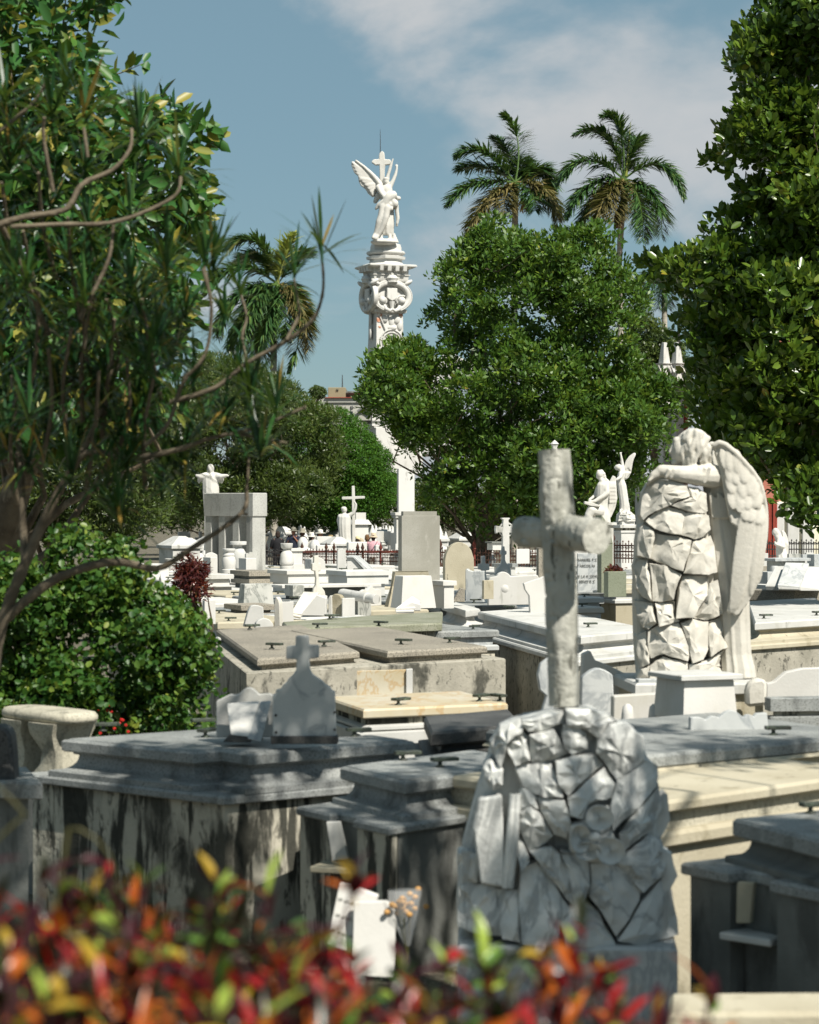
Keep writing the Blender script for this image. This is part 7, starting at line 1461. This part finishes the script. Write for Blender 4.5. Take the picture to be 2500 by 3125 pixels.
palm('left one of the two tall royal palms above the central tree', C3, 108, (512, 545), [((420, 55), (530, 230), 0.5), ((365, 190), (480, 330), 1.5), ((95, 365), (290, 345), -0.5), ((110, 430), (300, 420), 1.2), ((35, 715), (230, 565), -0.8), ((170, 935), (320, 690), -1.2, lo),
      ((790, 600), (690, 450), 0.6), ((805, 840), (710, 610), -0.8, lo), ((745, 440), (630, 470), 1.5), ((580, 340), (560, 440), 1.6), ((640, 770), (620, 640), -1.5), ((430, 800), (440, 660), -1.5, lo)],
     [(512, 700, 44), (505, 1100, 42)], 105, shaft=[(511, 540, 30), (512, 620, 38), (514, 720, 42)], fruit=[(570, 710, 40, 50, dryfl)], seed=100)
palm('right one of the two tall royal palms, its pale trunk showing', C3, 104, (1275, 520), [((935, 195), (1150, 225), 0.4), ((1125, 88), (1245, 185), -0.3, nw if False else leaf_palm), ((1388, 225), (1345, 300), 0.8), ((808, 555), (1010, 400), -0.6), ((1682, 655), (1530, 430), -0.4),
      ((868, 800), (1030, 575), -0.6), ((960, 850), (1110, 610), 0.8), ((1060, 840), (1160, 640), -1.4, lo), ((1180, 860), (1215, 680), -1.8, lo), ((1375, 985), (1365, 700), -1.8), ((1530, 940), (1480, 650), -0.6), ((1430, 930), (1420, 680), 1.0), ((1300, 160), (1310, 330), 1.2)],
     [(1262, 770, 44), (1248, 960, 40), (1238, 1180, 40), (1250, 1400, 42)], 105, spear=((1290, 500), (1322, 118), 12), shaft=[(1275, 520, 30), (1272, 650, 44), (1263, 780, 44)], fruit=[(1230, 800, 34, 70, dryred), (1275, 720, 40, 60, leaf_palm_old)], seed=200)
palm('smaller palm peeping between the two tall palms behind the central tree', C3, 122, (900, 1060), [((780, 860), (850, 930), 0), ((900, 860), (900, 950), 0.5), ((990, 900), (950, 960), 0.2), ((800, 1000), (850, 1000), -.3)], [(900, 1080, 36), (900, 1300, 36)], 80, n=30, seed=300)
palm('palm half hidden behind the right-hand tree, only low fronds showing', C3, 118, (1560, 1180), [((1400, 1440), (1450, 1260), -.5), ((1500, 1440), (1520, 1290), -.8), ((1580, 1430), (1570, 1300), -.2), ((1680, 1330), (1630, 1230), 0), ((1380, 1250), (1460, 1190), .4)], [(1560, 1200, 38), (1560, 1400, 38)], 80, n=30, seed=330)
palm('lone palm on the left with one pale yellow upright frond', C4, 106, (1030, 770), [((340, 330), (760, 245), 0.3), ((480, 480), (800, 430), 1.0), ((90, 930), (500, 590), -0.5), ((1400, 380), (1260, 470), 0.6), ((1240, 165), (1120, 440), -0.4, nw), ((275, 1470), (520, 940), -0.6),
      ((400, 1690), (640, 1050), 0.2), ((560, 1600), (760, 1020), -1.2), ((820, 1620), (960, 1100), -1.6), ((850, 1850), (900, 1250), -0.8), ((700, 1700), (820, 1150), 0.8), ((1190, 1880), (1310, 1180), -0.5), ((1430, 1620), (1290, 1010), -0.9, lo), ((1400, 1450), (1260, 930), 0.8), ((1140, 1500), (1130, 1050), -1.4)],
     [(985, 1000, 70), (978, 1500, 78), (976, 2000, 82)], 200, spear=((1020, 780), (1060, 90), 14), shaft=[(1030, 770, 60), (1010, 900, 74), (990, 1100, 76)], fruit=[(1110, 1400, 60, 110, leaf_palm_old)], n=60, seed=400)

# ------------------------------------------------------------------ rubber tree, big single leaves
def rubber():
    root = thing('rubber_tree', 'big-leaved rubber tree at the upper left behind the spiky dracaena', 'tree', (-4.6, 22, 0)); D = 21.0
    poly = px((-60, -60), (255, -60), (250, 40), (230, 70), (190, 80), (170, 110), (220, 130), (320, 120), (330, 160), (270, 185), (225, 200), (260, 225), (370, 225), (400, 245), (440, 265), (490, 300), (470, 330), (430, 345), (445, 380), (440, 420), (450, 470),
              (420, 480), (400, 530), (430, 570), (420, 640), (400, 690), (380, 760), (420, 800), (380, 850), (330, 880), (300, 950), (180, 960), (-60, 960))
    C, r = lobes(poly, D, 1.5, 300, 0.34, seed=71, front=0.6)
    g = np.random.default_rng(72); n = 6500; i = g.integers(0, len(C), n)
    d = unit(g.normal(size=(n, 3))); pos = C[i] + d * r[i][:, None] * g.uniform(0.4, 1.15, (n, 1))
    nrm = unit(g.normal(size=(n, 3)) * 0.7 + np.array([0, -0.35, 0.6])); tan = unit(d + g.normal(size=(n, 3)) * 0.5 + np.array([0.2, 0, -0.35])); sz = g.uniform(0.13, 0.23, n); rn = g.random(n) ** 1.0
    order = np.argsort(pos[:, 1]); fr = order[:300]; rest = order[300:]
    V, Fc, q = leaves(pos[rest], nrm[rest], tan[rest], sz[rest], 0.46, 6, bend=0.1, fold=0.18)
    obj('foliage', fast_mesh('foliage', V, Fc, np.repeat(rn[rest], q)), leaf_rubber, root, kind='stuff')
    for j in fr:
        V, Fc, q = leaves(pos[j:j + 1], nrm[j:j + 1], tan[j:j + 1], sz[j:j + 1], 0.46, 6, bend=0.1, fold=0.18)
        obj('leaf', fast_mesh('leaf', V, Fc, np.repeat(rn[j:j + 1], q)), leaf_rubber, root)
    # sprays of leaves on twigs at the right edge
    mb = MB()
    for (x0, y0, x1, y1) in ((500, 420, 790, 340), (820, 690, 1010, 610), (1000, 830, 1190, 715), (820, 950, 1110, 870), (840, 1210, 1130, 1110), (900, 1130, 1000, 1250), (960, 1500, 1010, 1660), (420, 440, 560, 560), (380, 60, 620, 40), (420, 20, 640, -10), (900, 1040, 1110, 1060)):
        S = Sc(A1, D - 0.3); a, b = S.p(x0, y0), S.p(x1, y1, -0.15); mb.tube([a, a.lerp(b, .5) + Vector((0, 0, -.02)), b], [.008, .006, .003], 5)
        m = 11
        t = np.linspace(0.15, 1, m); ps = np.array([tuple(a.lerp(b, q)) for q in t]); ax = np.array(tuple((b - a).normalized()))
        tan = ax * 0.5 + g.normal(size=(m, 3)) * 0.55 + np.array([0, 0, 0.25]) * np.where(np.arange(m) % 2, 1, -1)[:, None]
        V, Fc, q = leaves(ps, unit(g.normal(size=(m, 3)) * .5 + np.array([.1, -.8, .4])), tan, g.uniform(0.14, 0.19, m), 0.46, 6, bend=0.1, fold=0.18)
        obj('leaf_spray', fast_mesh('spray', V, Fc, np.repeat(np.clip(g.random(m) * .55 + .42, 0, 1), q)), leaf_rubber, root)
    obj('twigs', mb.mesh('twigs'), barkm, root, kind='stuff')
    obj('trunk', limbs((-4.6, 22, 0), C, r, 0.16, n=26, seed=73).mesh('trunk', smooth=60), barkm, root)
rubber()

# ------------------------------------------------------------------ leafy bush, maroon shrub
def bush(name, label, poly, D, T, n, lr, per, size, mat, base, seed, **kw):
    root = thing(name, label, kw.pop('cat', 'bush'), base); macro = kw.pop('macro', None)
    if macro:
        C0, q0 = lobes(poly, D, T, macro[0], macro[1], seed=seed, front=.75); gg = np.random.default_rng(seed + 4); k = gg.choice(len(C0), n, p=q0 ** 2 / (q0 ** 2).sum())
        C = C0[k] + unit(gg.normal(size=(n, 3)) + np.array([0.1, -.4, .4])) * q0[k][:, None] * gg.uniform(.6, 1.1, (n, 1)); r = lr * gg.uniform(.6, 1.4, n)
    else: C, r = lobes(poly, D, T, n, lr, seed=seed, front=0.75)
    obj('foliage', lobe_leaves(C, r, per, size, seed=seed + 1, **kw), mat, root, kind='stuff')
    obj('stems', limbs(base, C, r, 0.05, n=30, seed=seed, fork=0.05).mesh('stems', smooth=60), barkm, root)
    return root, C, r
bush_poly = px((-60, 1120), (60, 1170), (130, 1110), (210, 1120), (240, 1150), (300, 1105), (315, 1160), (325, 1215), (370, 1260), (415, 1300), (440, 1325), (490, 1345), (500, 1375), (460, 1395), (470, 1430), (450, 1470), (455, 1520), (440, 1580), (-60, 1620))
bush('leafy_bush', 'big sunlit bush of small bright leaves at the left, behind the bench', bush_poly, 17.9, 0.75, 1350, 0.075, 17, 0.06, leaf_bush, (-3.0, 18.1, 0), 81, shape=6, aspect=0.7, cl=0.5, jit=0.7, up=0.2, macro=(170, .22), shell=(.3, 1.3))
for i, (x, y) in enumerate(((745, 210), (780, 207), (808, 215), (838, 225), (820, 178), (900, 312), (925, 290), (948, 327), (862, 352), (965, 376), (755, 388), (915, 285))):
    S = Sc(C8, 17.0); mb = MB()
    for j in range(5): mb.ell(S.p(x + 7 * math.cos(j * 1.256), y + 6 * math.sin(j * 1.256), -.01), (S.r(7), S.r(4), S.r(6)), None, 8, 5)
    tag(obj('red_flower', mb.mesh('red_flower', smooth=80), redfl), 'tiny red blossom low on the leafy bush beside the bench', 'flower', 'red blossoms on the bush')
bush('maroon_shrub', 'dark maroon shrub in front of the concrete portico, right of the leafy bush', [B1(*p) for p in ((170, 1240), (260, 1150), (330, 1120), (420, 1180), (500, 1250), (545, 1280), (500, 1390), (560, 1560), (540, 1640), (430, 1690), (260, 1700), (160, 1560))], 27, 0.4, 60, 0.10, 34, 0.085, leaf_maroon, (-2.35, 27, 0.9), 91, aspect=0.28, along=2.0, cl=0.4, cat='shrub')

# ------------------------------------------------------------------ dracaena
def dracaena():
    root = thing('dracaena', 'spiky-leaved dracaena with bare curving branches, blurred at the left', 'shrub', (-2.32, 12.4, 0)); D = 12.5; g = np.random.default_rng(5)
    br = []
    def b(zf, pts, r0, r1, d0=0.0, d1=0.0): br.append((zf, pts, r0, r1, d0, d1))
    b(A4, [(-60, 2200), (-20, 1850), (40, 1640), (130, 1420), (250, 1150), (330, 1000), (420, 850), (500, 700), (560, 520), (600, 300)], 46, 12)
    b(A4, [(0, 1730), (250, 1520), (500, 1420), (660, 1410), (830, 1440), (1000, 1340), (1270, 1150), (1300, 1010), (1310, 850)], 34, 7)
    b(A4, [(1270, 1150), (1305, 1155)], 9, 6)
    b(A4, [(130, 1420), (100, 1150), (70, 900), (20, 650), (-20, 400)], 26, 12, 0, .5)
    b(A4, [(330, 1000), (470, 830), (700, 860), (950, 820), (1100, 770), (1250, 740), (1400, 765), (1530, 790)], 22, 7, 0, -.4)
    b(A4, [(1250, 740), (1400, 700), (1630, 605)], 11, 8, -.3, -.4)
    b(A4, [(800, 800), (920, 690), (1000, 480), (1120, 330), (1150, 100), (1110, -90)], 14, 8, -.3, -.5)
    b(C4, [(-260, 2300), (300, 2130), (700, 1830), (1200, 1560), (1500, 1330), (1620, 1100), (1655, 850), (1635, 560)], 38, 18, -.3, -.6)
    b(C4, [(700, 1830), (640, 1500), (690, 1250), (600, 930)], 24, 14, -.4, -.3)
    b(C4, [(1200, 1560), (1345, 1250), (1330, 1100), (1270, 780)], 24, 13, -.5, -.3)
    b(C4, [(-100, 2000), (100, 1840), (230, 1550), (265, 1100), (180, 640)], 30, 16, -.3, -.4)
    b(A1, [(-30, 1300), (200, 1215), (420, 1170), (500, 1040), (650, 960), (735, 850), (740, 740)], 22, 9, -.6, -.4)
    b(A1, [(90, 1240), (150, 1400), (210, 1600), (260, 1760)], 17, 15, -.5, 0)
    b(A1, [(160, 1265), (400, 1250), (650, 1240), (850, 1170), (980, 1090), (1000, 1000)], 16, 9, -.6, -.5)
    b(A1, [(-20, 760), (200, 600), (300, 470)], 14, 9, -.2, -.3)
    b(A1, [(340, 1060), (300, 800), (310, 700)], 14, 9, -.4, -.5)
    b(A1, [(530, 900), (510, 750)], 12, 8, -.5, -.5)
    b(A1, [(490, 1720), (570, 1560), (640, 1400), (660, 1230)], 15, 9, -.5, -.5)
    for (x, y) in ((170, 1250), (400, 1180), (60, 1000), (480, 1560), (600, 1600), (250, 950), (470, 1130), (780, 1600)): b(A1, [(x + g.uniform(-60, 60), y + 500), (x + g.uniform(-30, 30), y + 250), (x, y)], 15, 9, .2, -.3)
    for (x, y) in ((250, 0), (520, 60), (640, 150), (420, 200), (300, 300), (700, 350), (150, 500), (850, 420), (560, 420)): b(A4, [(x - 120 + g.uniform(-60, 60), y + 600), (x - 40 + g.uniform(-40, 40), y + 300), (x, y)], 17, 9, .1, -.3)
    for zf, pts, r0, r1, d0, d1 in br:
        S = Sc(zf, D); m = len(pts); q = []; rr = []
        P3 = [S.p(x, y, d0 + (d1 - d0) * i / (m - 1)) for i, (x, y) in enumerate(pts)]
        for i in range(m - 1):
            a0 = P3[max(0, i - 1)]; a1, a2, a3 = P3[i], P3[i + 1], P3[min(m - 1, i + 2)]
            for j in range(4):
                t = j / 4; q.append(0.5 * (2 * a1 + (a2 - a0) * t + (2 * a0 - 5 * a1 + 4 * a2 - a3) * t * t + (3 * a1 - 3 * a2 + a3 - a0) * t ** 3)); rr.append(S.r(r0 + (r1 - r0) * (i + t) / (m - 1)) * .8 * (1 + .16 * (j % 2) + g.normal(0, .05)))
        q.append(P3[-1]); rr.append(S.r(r1)); obj('branch', MB().tube(q, rr, 8).mesh('branch', smooth=70), barkp, root)
    def rosette(p, sz, n, up=Vector((0, 0, 1)), drop=0.25):
        V = []; Fc = []; rn = []
        for i in range(n):
            az = g.uniform(0, 6.283); el = R(g.choice([g.uniform(-25, 30), g.uniform(20, 85)], p=[.45, .55])); l = 1.15 * sz * g.uniform(0.75, 1.25)
            d = Vector((math.cos(az) * math.cos(el), math.sin(az) * math.cos(el), math.sin(el))); d = (d + (up - Vector((0, 0, 1))) * 0.6).normalized()
            w = d.cross(Vector((0, 0, 1))); w = (w.normalized() if w.length > .05 else Vector((1, 0, 0))) * 0.0088 * g.uniform(.7, 1.25); dp = drop * l * g.uniform(.2, 1.2) * math.cos(el)
            b0 = p + Vector((0, 0, g.uniform(-.06, .04))); m1 = b0 + d * l * .4 + Vector((0, 0, -dp * .12)); m2 = b0 + d * l * .75 + Vector((0, 0, -dp * .5)); e = b0 + d * l + Vector((0, 0, -dp)); k = len(V)
            V += [b0 - w * .6, b0 + w * .6, m1 + w * 1.15, m1 - w * 1.15, m2 + w * .8, m2 - w * .8, e]; Fc += [(k, k + 1, k + 2, k + 3), (k + 3, k + 2, k + 4, k + 5), (k + 5, k + 4, k + 6)]; r = g.random(); rn += [r] * 3
        me = bpy.data.meshes.new('rosette'); me.from_pydata([tuple(v) for v in V], [], Fc); at = me.attributes.new('rnd', 'FLOAT', 'FACE'); at.data.foreach_set('value', np.array(rn, dtype=np.float32)); me.update()
        obj('leaf_rosette', me, leaf_drac, root)
    S1, S4, SC = Sc(A1, D), Sc(A4, D), Sc(C4, D)
    for i in range(30): rosette(S4.p(g.uniform(-40, 980), g.uniform(0, 900), g.uniform(-.2, .7)), g.uniform(.2, .32), int(g.integers(24, 40)), drop=.45)
    rosette(SC.p(1635, 500, -.6), 0.27, 24); rosette(SC.p(1270, 700, -.3), 0.2, 20); rosette(SC.p(600, 900, -.3), 0.19, 18); rosette(SC.p(180, 560, -.4), 0.22, 22)
    for (x, y) in ((735, 690), (950, 930), (300, 400), (310, 640), (490, 650), (690, 1130), (1110, 1380), (60, 560), (130, 760), (440, 900), (250, 1050), (520, 1250), (60, 870), (350, 1350), (600, 1420), (860, 1380), (930, 1500), (480, 1440), (160, 1500), (60, 1350), (720, 1530), (20, 1150)):
        rosette(S1.p(x + g.uniform(-15, 15), y, g.uniform(-.7, .4)), g.uniform(.2, .3), int(g.integers(26, 42)))
    for (x, y) in ((600, 250), (250, -20), (520, 60), (640, 130), (420, 180), (700, 330), (150, 460), (850, 400), (380, 400), (560, 420), (60, 200), (900, 300), (760, 180), (1000, 450), (1310, 700), (1280, 480), (1150, 80), (1050, 650), (700, 640), (450, 620), (250, 650), (90, 700), (870, 900), (650, 950), (1390, 820), (1480, 620), (820, 1010), (560, 1060), (700, 1140), (1220, 640), (1350, 520), (930, 560), (420, 960), (980, 940)):
        rosette(S4.p(x + g.uniform(-15, 15), y, g.uniform(-.7, .5)), g.uniform(.2, .3), int(g.integers(24, 40)), drop=.4)
dracaena()

# ------------------------------------------------------------------ crotons in the foreground
def croton_leaf_mesh(w, l, curl):
    V = []; n = 6
    for i in range(n + 1):
        t = i / n; ww = w * math.sin(math.pi * min(1, t * 0.93 + 0.05)) ** 0.8; z = l * t; y = -curl * t * t * l
        V += [(-ww / 2, y + ww * .18, z), (0, y, z), (ww / 2, y + ww * .18, z)]
    Fc = []
    for i in range(n):
        a = i * 3; Fc += [(a, a + 1, a + 4, a + 3), (a + 1, a + 2, a + 5, a + 4)]
    return V, Fc
CL = {}
for k, mt in cro_m.items():
    for v in range(3):
        V, Fc = croton_leaf_mesh((0.028, 0.036, 0.022)[v], (0.10, 0.08, 0.115)[v], (0.2, 0.35, 0.3)[v]); me = bpy.data.meshes.new('croton_leaf'); me.from_pydata(V, [], Fc); me.polygons.foreach_set('use_smooth', [True] * len(Fc)); me.materials.append(mt)
        at = me.attributes.new('rnd', 'FLOAT', 'FACE'); at.data.foreach_set('value', np.full(len(Fc), .5, dtype=np.float32)); me.update(); CL[(k, v)] = me
def croton(x, y, ztop, label, pal, n, g, spread=0.09, h=0.5):
    root = thing('croton', label, 'shrub', (x, y, 0), group='red crotons along the bottom of the picture'); mb = MB()
    ns = max(3, n // 14)
    for s in range(ns):
        sx, sy = x + g.normal(0, spread), y + g.normal(0, spread); zt = ztop - abs(g.normal(0, .08)) if s else ztop
        mb.tube([(x, y, 0), (x, y, ztop - .6), (x * .4 + sx * .6, y * .4 + sy * .6, zt - .3), (sx, sy, zt - .03)], [.012, .008, .005, .003], 6)
        for i in range(n // ns):
            zz_ = zt - .02 - abs(g.normal(0, h * .3)); az = g.uniform(0, 6.283); el = R(g.uniform(20, 85) if zz_ > zt - .08 else g.uniform(-20, 60)); d = Vector((math.cos(az) * math.cos(el), math.sin(az) * math.cos(el), math.sin(el)))
            o = bpy.data.objects.new('leaf', CL[(g.choice(pal), int(g.integers(0, 3)))]); COL.objects.link(o); o.parent = root
            o.rotation_mode = 'QUATERNION'; o.rotation_quaternion = d.to_track_quat('Z', 'Y') @ Matrix.Rotation(g.uniform(-.8, .8), 3, 'Z').to_quaternion(); o.location = (sx - x, sy - y, zz_); k = g.uniform(.42, .82); o.scale = (k, k, k)
    obj('stem', mb.mesh('stem'), stemr, root)
def crotons():
    g = np.random.default_rng(9)
    redp = ['maroon'] * 11 + ['red'] * 6 + ['orange'] * 5 + ['yellow'] * 1 + ['dark'] * 8 + ['green'] * 2 + ['lime'] + ['yellow'] * 2
    grp = ['maroon'] * 5 + ['green'] * 4 + ['lime'] * 3 + ['yellow'] * 2 + ['dark'] * 4 + ['red']
    tops = [(30, 1800, 3.0), (75, 1850, 2.7), (150, 1790, 3.1), (145, 1870, 2.6), (220, 1850, 3.2), (280, 1850, 2.8), (370, 1790, 3.0), (380, 1890, 2.6), (450, 1860, 3.2), (520, 1835, 3.1), (560, 1930, 2.7), (640, 1910, 3.0), (700, 1950, 2.6), (790, 1985, 2.9),
            (830, 1935, 3.2), (905, 1940, 3.0), (940, 2010, 2.6), (1030, 1935, 3.1), (1100, 1990, 2.8), (1165, 1915, 3.0), (1200, 2010, 2.6), (1280, 2050, 2.9), (1345, 2000, 3.1), (1390, 2040, 2.9),
            (320, 1980, 2.5), (60, 1960, 2.4), (480, 1990, 2.4), (620, 2020, 2.4), (200, 1980, 2.4), (860, 2060, 2.4), (1060, 2060, 2.4), (0, 1880, 2.9), (740, 2060, 2.5), (1150, 2080, 2.5), (1310, 2110, 2.5), (400, 2060, 2.3), (120, 2060, 2.3), (560, 2090, 2.3), (260, 1930, 2.9), (600, 1960, 3.1), (460, 1930, 2.8), (330, 1880, 3.2), (690, 2010, 2.9), (100, 1900, 3.0), (980, 2090, 2.4), (1240, 2110, 2.4)]
    what = {0: 'at the far left bottom corner', 2: 'with the tallest red tips at the left', 6: 'with a lime-green tip, left of centre', 9: 'with dark maroon tips below the stained tomb wall', 14: 'with lime leaves in front of the white tablets', 17: 'with bright green leaves before the rock monument', 19: 'with an orange tip before the rock monument', 22: 'rightmost tall sprig in front of the grey pedestal'}
    for i, (x, y, D) in enumerate(tops):
        D = 1.2 * D + .2; p = P(DI(x, y + (8 if i in what else 45) + (25 if x > 900 else 0)), D); lab = 'blurred red and yellow croton ' + what[i] if i in what else 'blurred red, maroon and yellow croton in the foreground bed'
        croton(p.x, D, p.z, lab, grp if i in (6, 17, 14, 16) else redp, 118, g)
    S = Sc(C8, 4.2)
    tag(obj('dry_stalk', MB().tube([S.p(420, 1700), S.p(520, 1100), S.p(600, 1110), S.p(720, 1180), S.p(820, 1300), S.p(865, 1430), S.p(890, 1590)], [.004, .003, .003, .0025, .002, .002, .0015], 6).mesh('dry_stalk', smooth=80), leaf_palm_old), 'thin dry straw-coloured stalk arching over the stained tomb wall', 'stalk')
    tag(obj('dry_stalk', MB().tube([S.p(-80, 1250), S.p(20, 1150), S.p(120, 1060), S.p(190, 1000), S.p(100, 900), S.p(-40, 760)], [.003] * 5 + [.0015], 6).mesh('dry_stalk', smooth=80), leaf_palm_old), 'thin dry twig crossing the grey tomb at the left edge', 'stalk')
crotons()
# dried leaves in the granite planter
def planter_leaves():
    g = np.random.default_rng(4); S_ = Sc(B4, 30.4); n = 170
    C = np.array([tuple(S_.p(1095 + g.normal(0, 60), 2132 - abs(g.normal(0, 26)), g.normal(.1, .07))) for i in range(n)])
    V, Fc, q = leaves(C, unit(g.normal(size=(n, 3)) + np.array([0, -.5, .5])), unit(g.normal(size=(n, 3)) + np.array([0, 0, .4])), g.uniform(.045, .085, n), .5, 4)
    r = thing('dried_plant', 'clump of dried reddish-brown leaves in the green planter', 'plant', S_.p(1095, 2135)); obj('foliage', fast_mesh('foliage', V, Fc, g.random(n)), leaf_maroon, r, kind='stuff')
planter_leaves()

# the tree overhead, outside the view, whose crown shades the nearest tombs
def shade_tree():
    g = np.random.default_rng(66)
    tg = [(-2.4, 15.2, 1), (-1.9, 14.8, .6), (-1.2, 14.2, 1.1), (-.6, 14.6, 1.2), (-1.5, 14.4, .4), (0, 14.9, 1.2), (-.75, 14.35, 1.5), (-1.2, 13.9, .7), (-2.1, 15, 1.15), (-1.0, 15.1, 1.2), (-.3, 13.5, 1), (.3, 13.8, 1.1), (-.4, 13, .5), (.1, 13.2, .8), (-.1, 13.1, .2), (.55, 11, .6), (1.0, 11, .6), (.8, 11, 1.15), (.8, 11, 1.5), (.5, 11, 1.1), (1.15, 11, 1.0), (.8, 11, .3),
          (1.6, 11.3, .9), (1.9, 11, .9), (1.9, 11.4, 1.1), (2.1, 11, .5), (1.6, 11.2, .3), (1.55, 15.3, 1.2), (-2.4, 13.2, .8), (-2.3, 13.1, .4), (-2.6, 13.4, 1.1), (2.3, 14.5, 1.2), (-.55, 13.0, .6), (.5, 10.8, .2), (1.3, 10.9, .3), (-1.7, 14.3, .8), (1.9, 14.2, 1.2), (.45, 15.6, 1.15)]
    C = np.array([np.array(t) + np.array(tuple(TO_SUN)) * (7.2 - t[2] + g.uniform(0, 2.2)) / TO_SUN.z for t in tg]); r = g.uniform(.36, .56, len(C)); sv = np.array(tuple(TO_SUN)); keep = np.ones(len(C), bool)
    for q in ((.72, 11.2, 1.75), (.74, 11.2, 2.1), (.74, 11.2, 2.5), (.74, 11.2, 2.85), (.95, 11, 2.4), (.5, 11.4, 2.4), (1.6, 12.6, 1.1), (2.0, 13, 1.1), (2.3, 13.3, 1.1), (-2.5, 15, 1.0), (1.45, 12.5, .95), (-.5, 3.8, 1.6), (.2, 3.8, 1.4), (-.1, 4, 1.5), (-.35, 3.6, 1.4)):
        dv = C - np.array(q); keep &= np.linalg.norm(dv - (dv @ sv)[:, None] * sv, axis=1) > r + .02
    C, r = C[keep], r[keep]
    base = (6.0, 2.5, 0); root = thing('shade_tree', 'broad tree overhead outside the view, shading the nearest tombs', 'tree', base)
    obj('crown', lobe_leaves(C, r, 235, .13, seed=67, shape=4, aspect=.5, shell=(.1, 1.1)), leaf_right, root, kind='stuff')
    obj('trunk', limbs(base, C, r, .16, n=16, seed=68).mesh('trunk', smooth=60), barkm, root)
shade_tree()
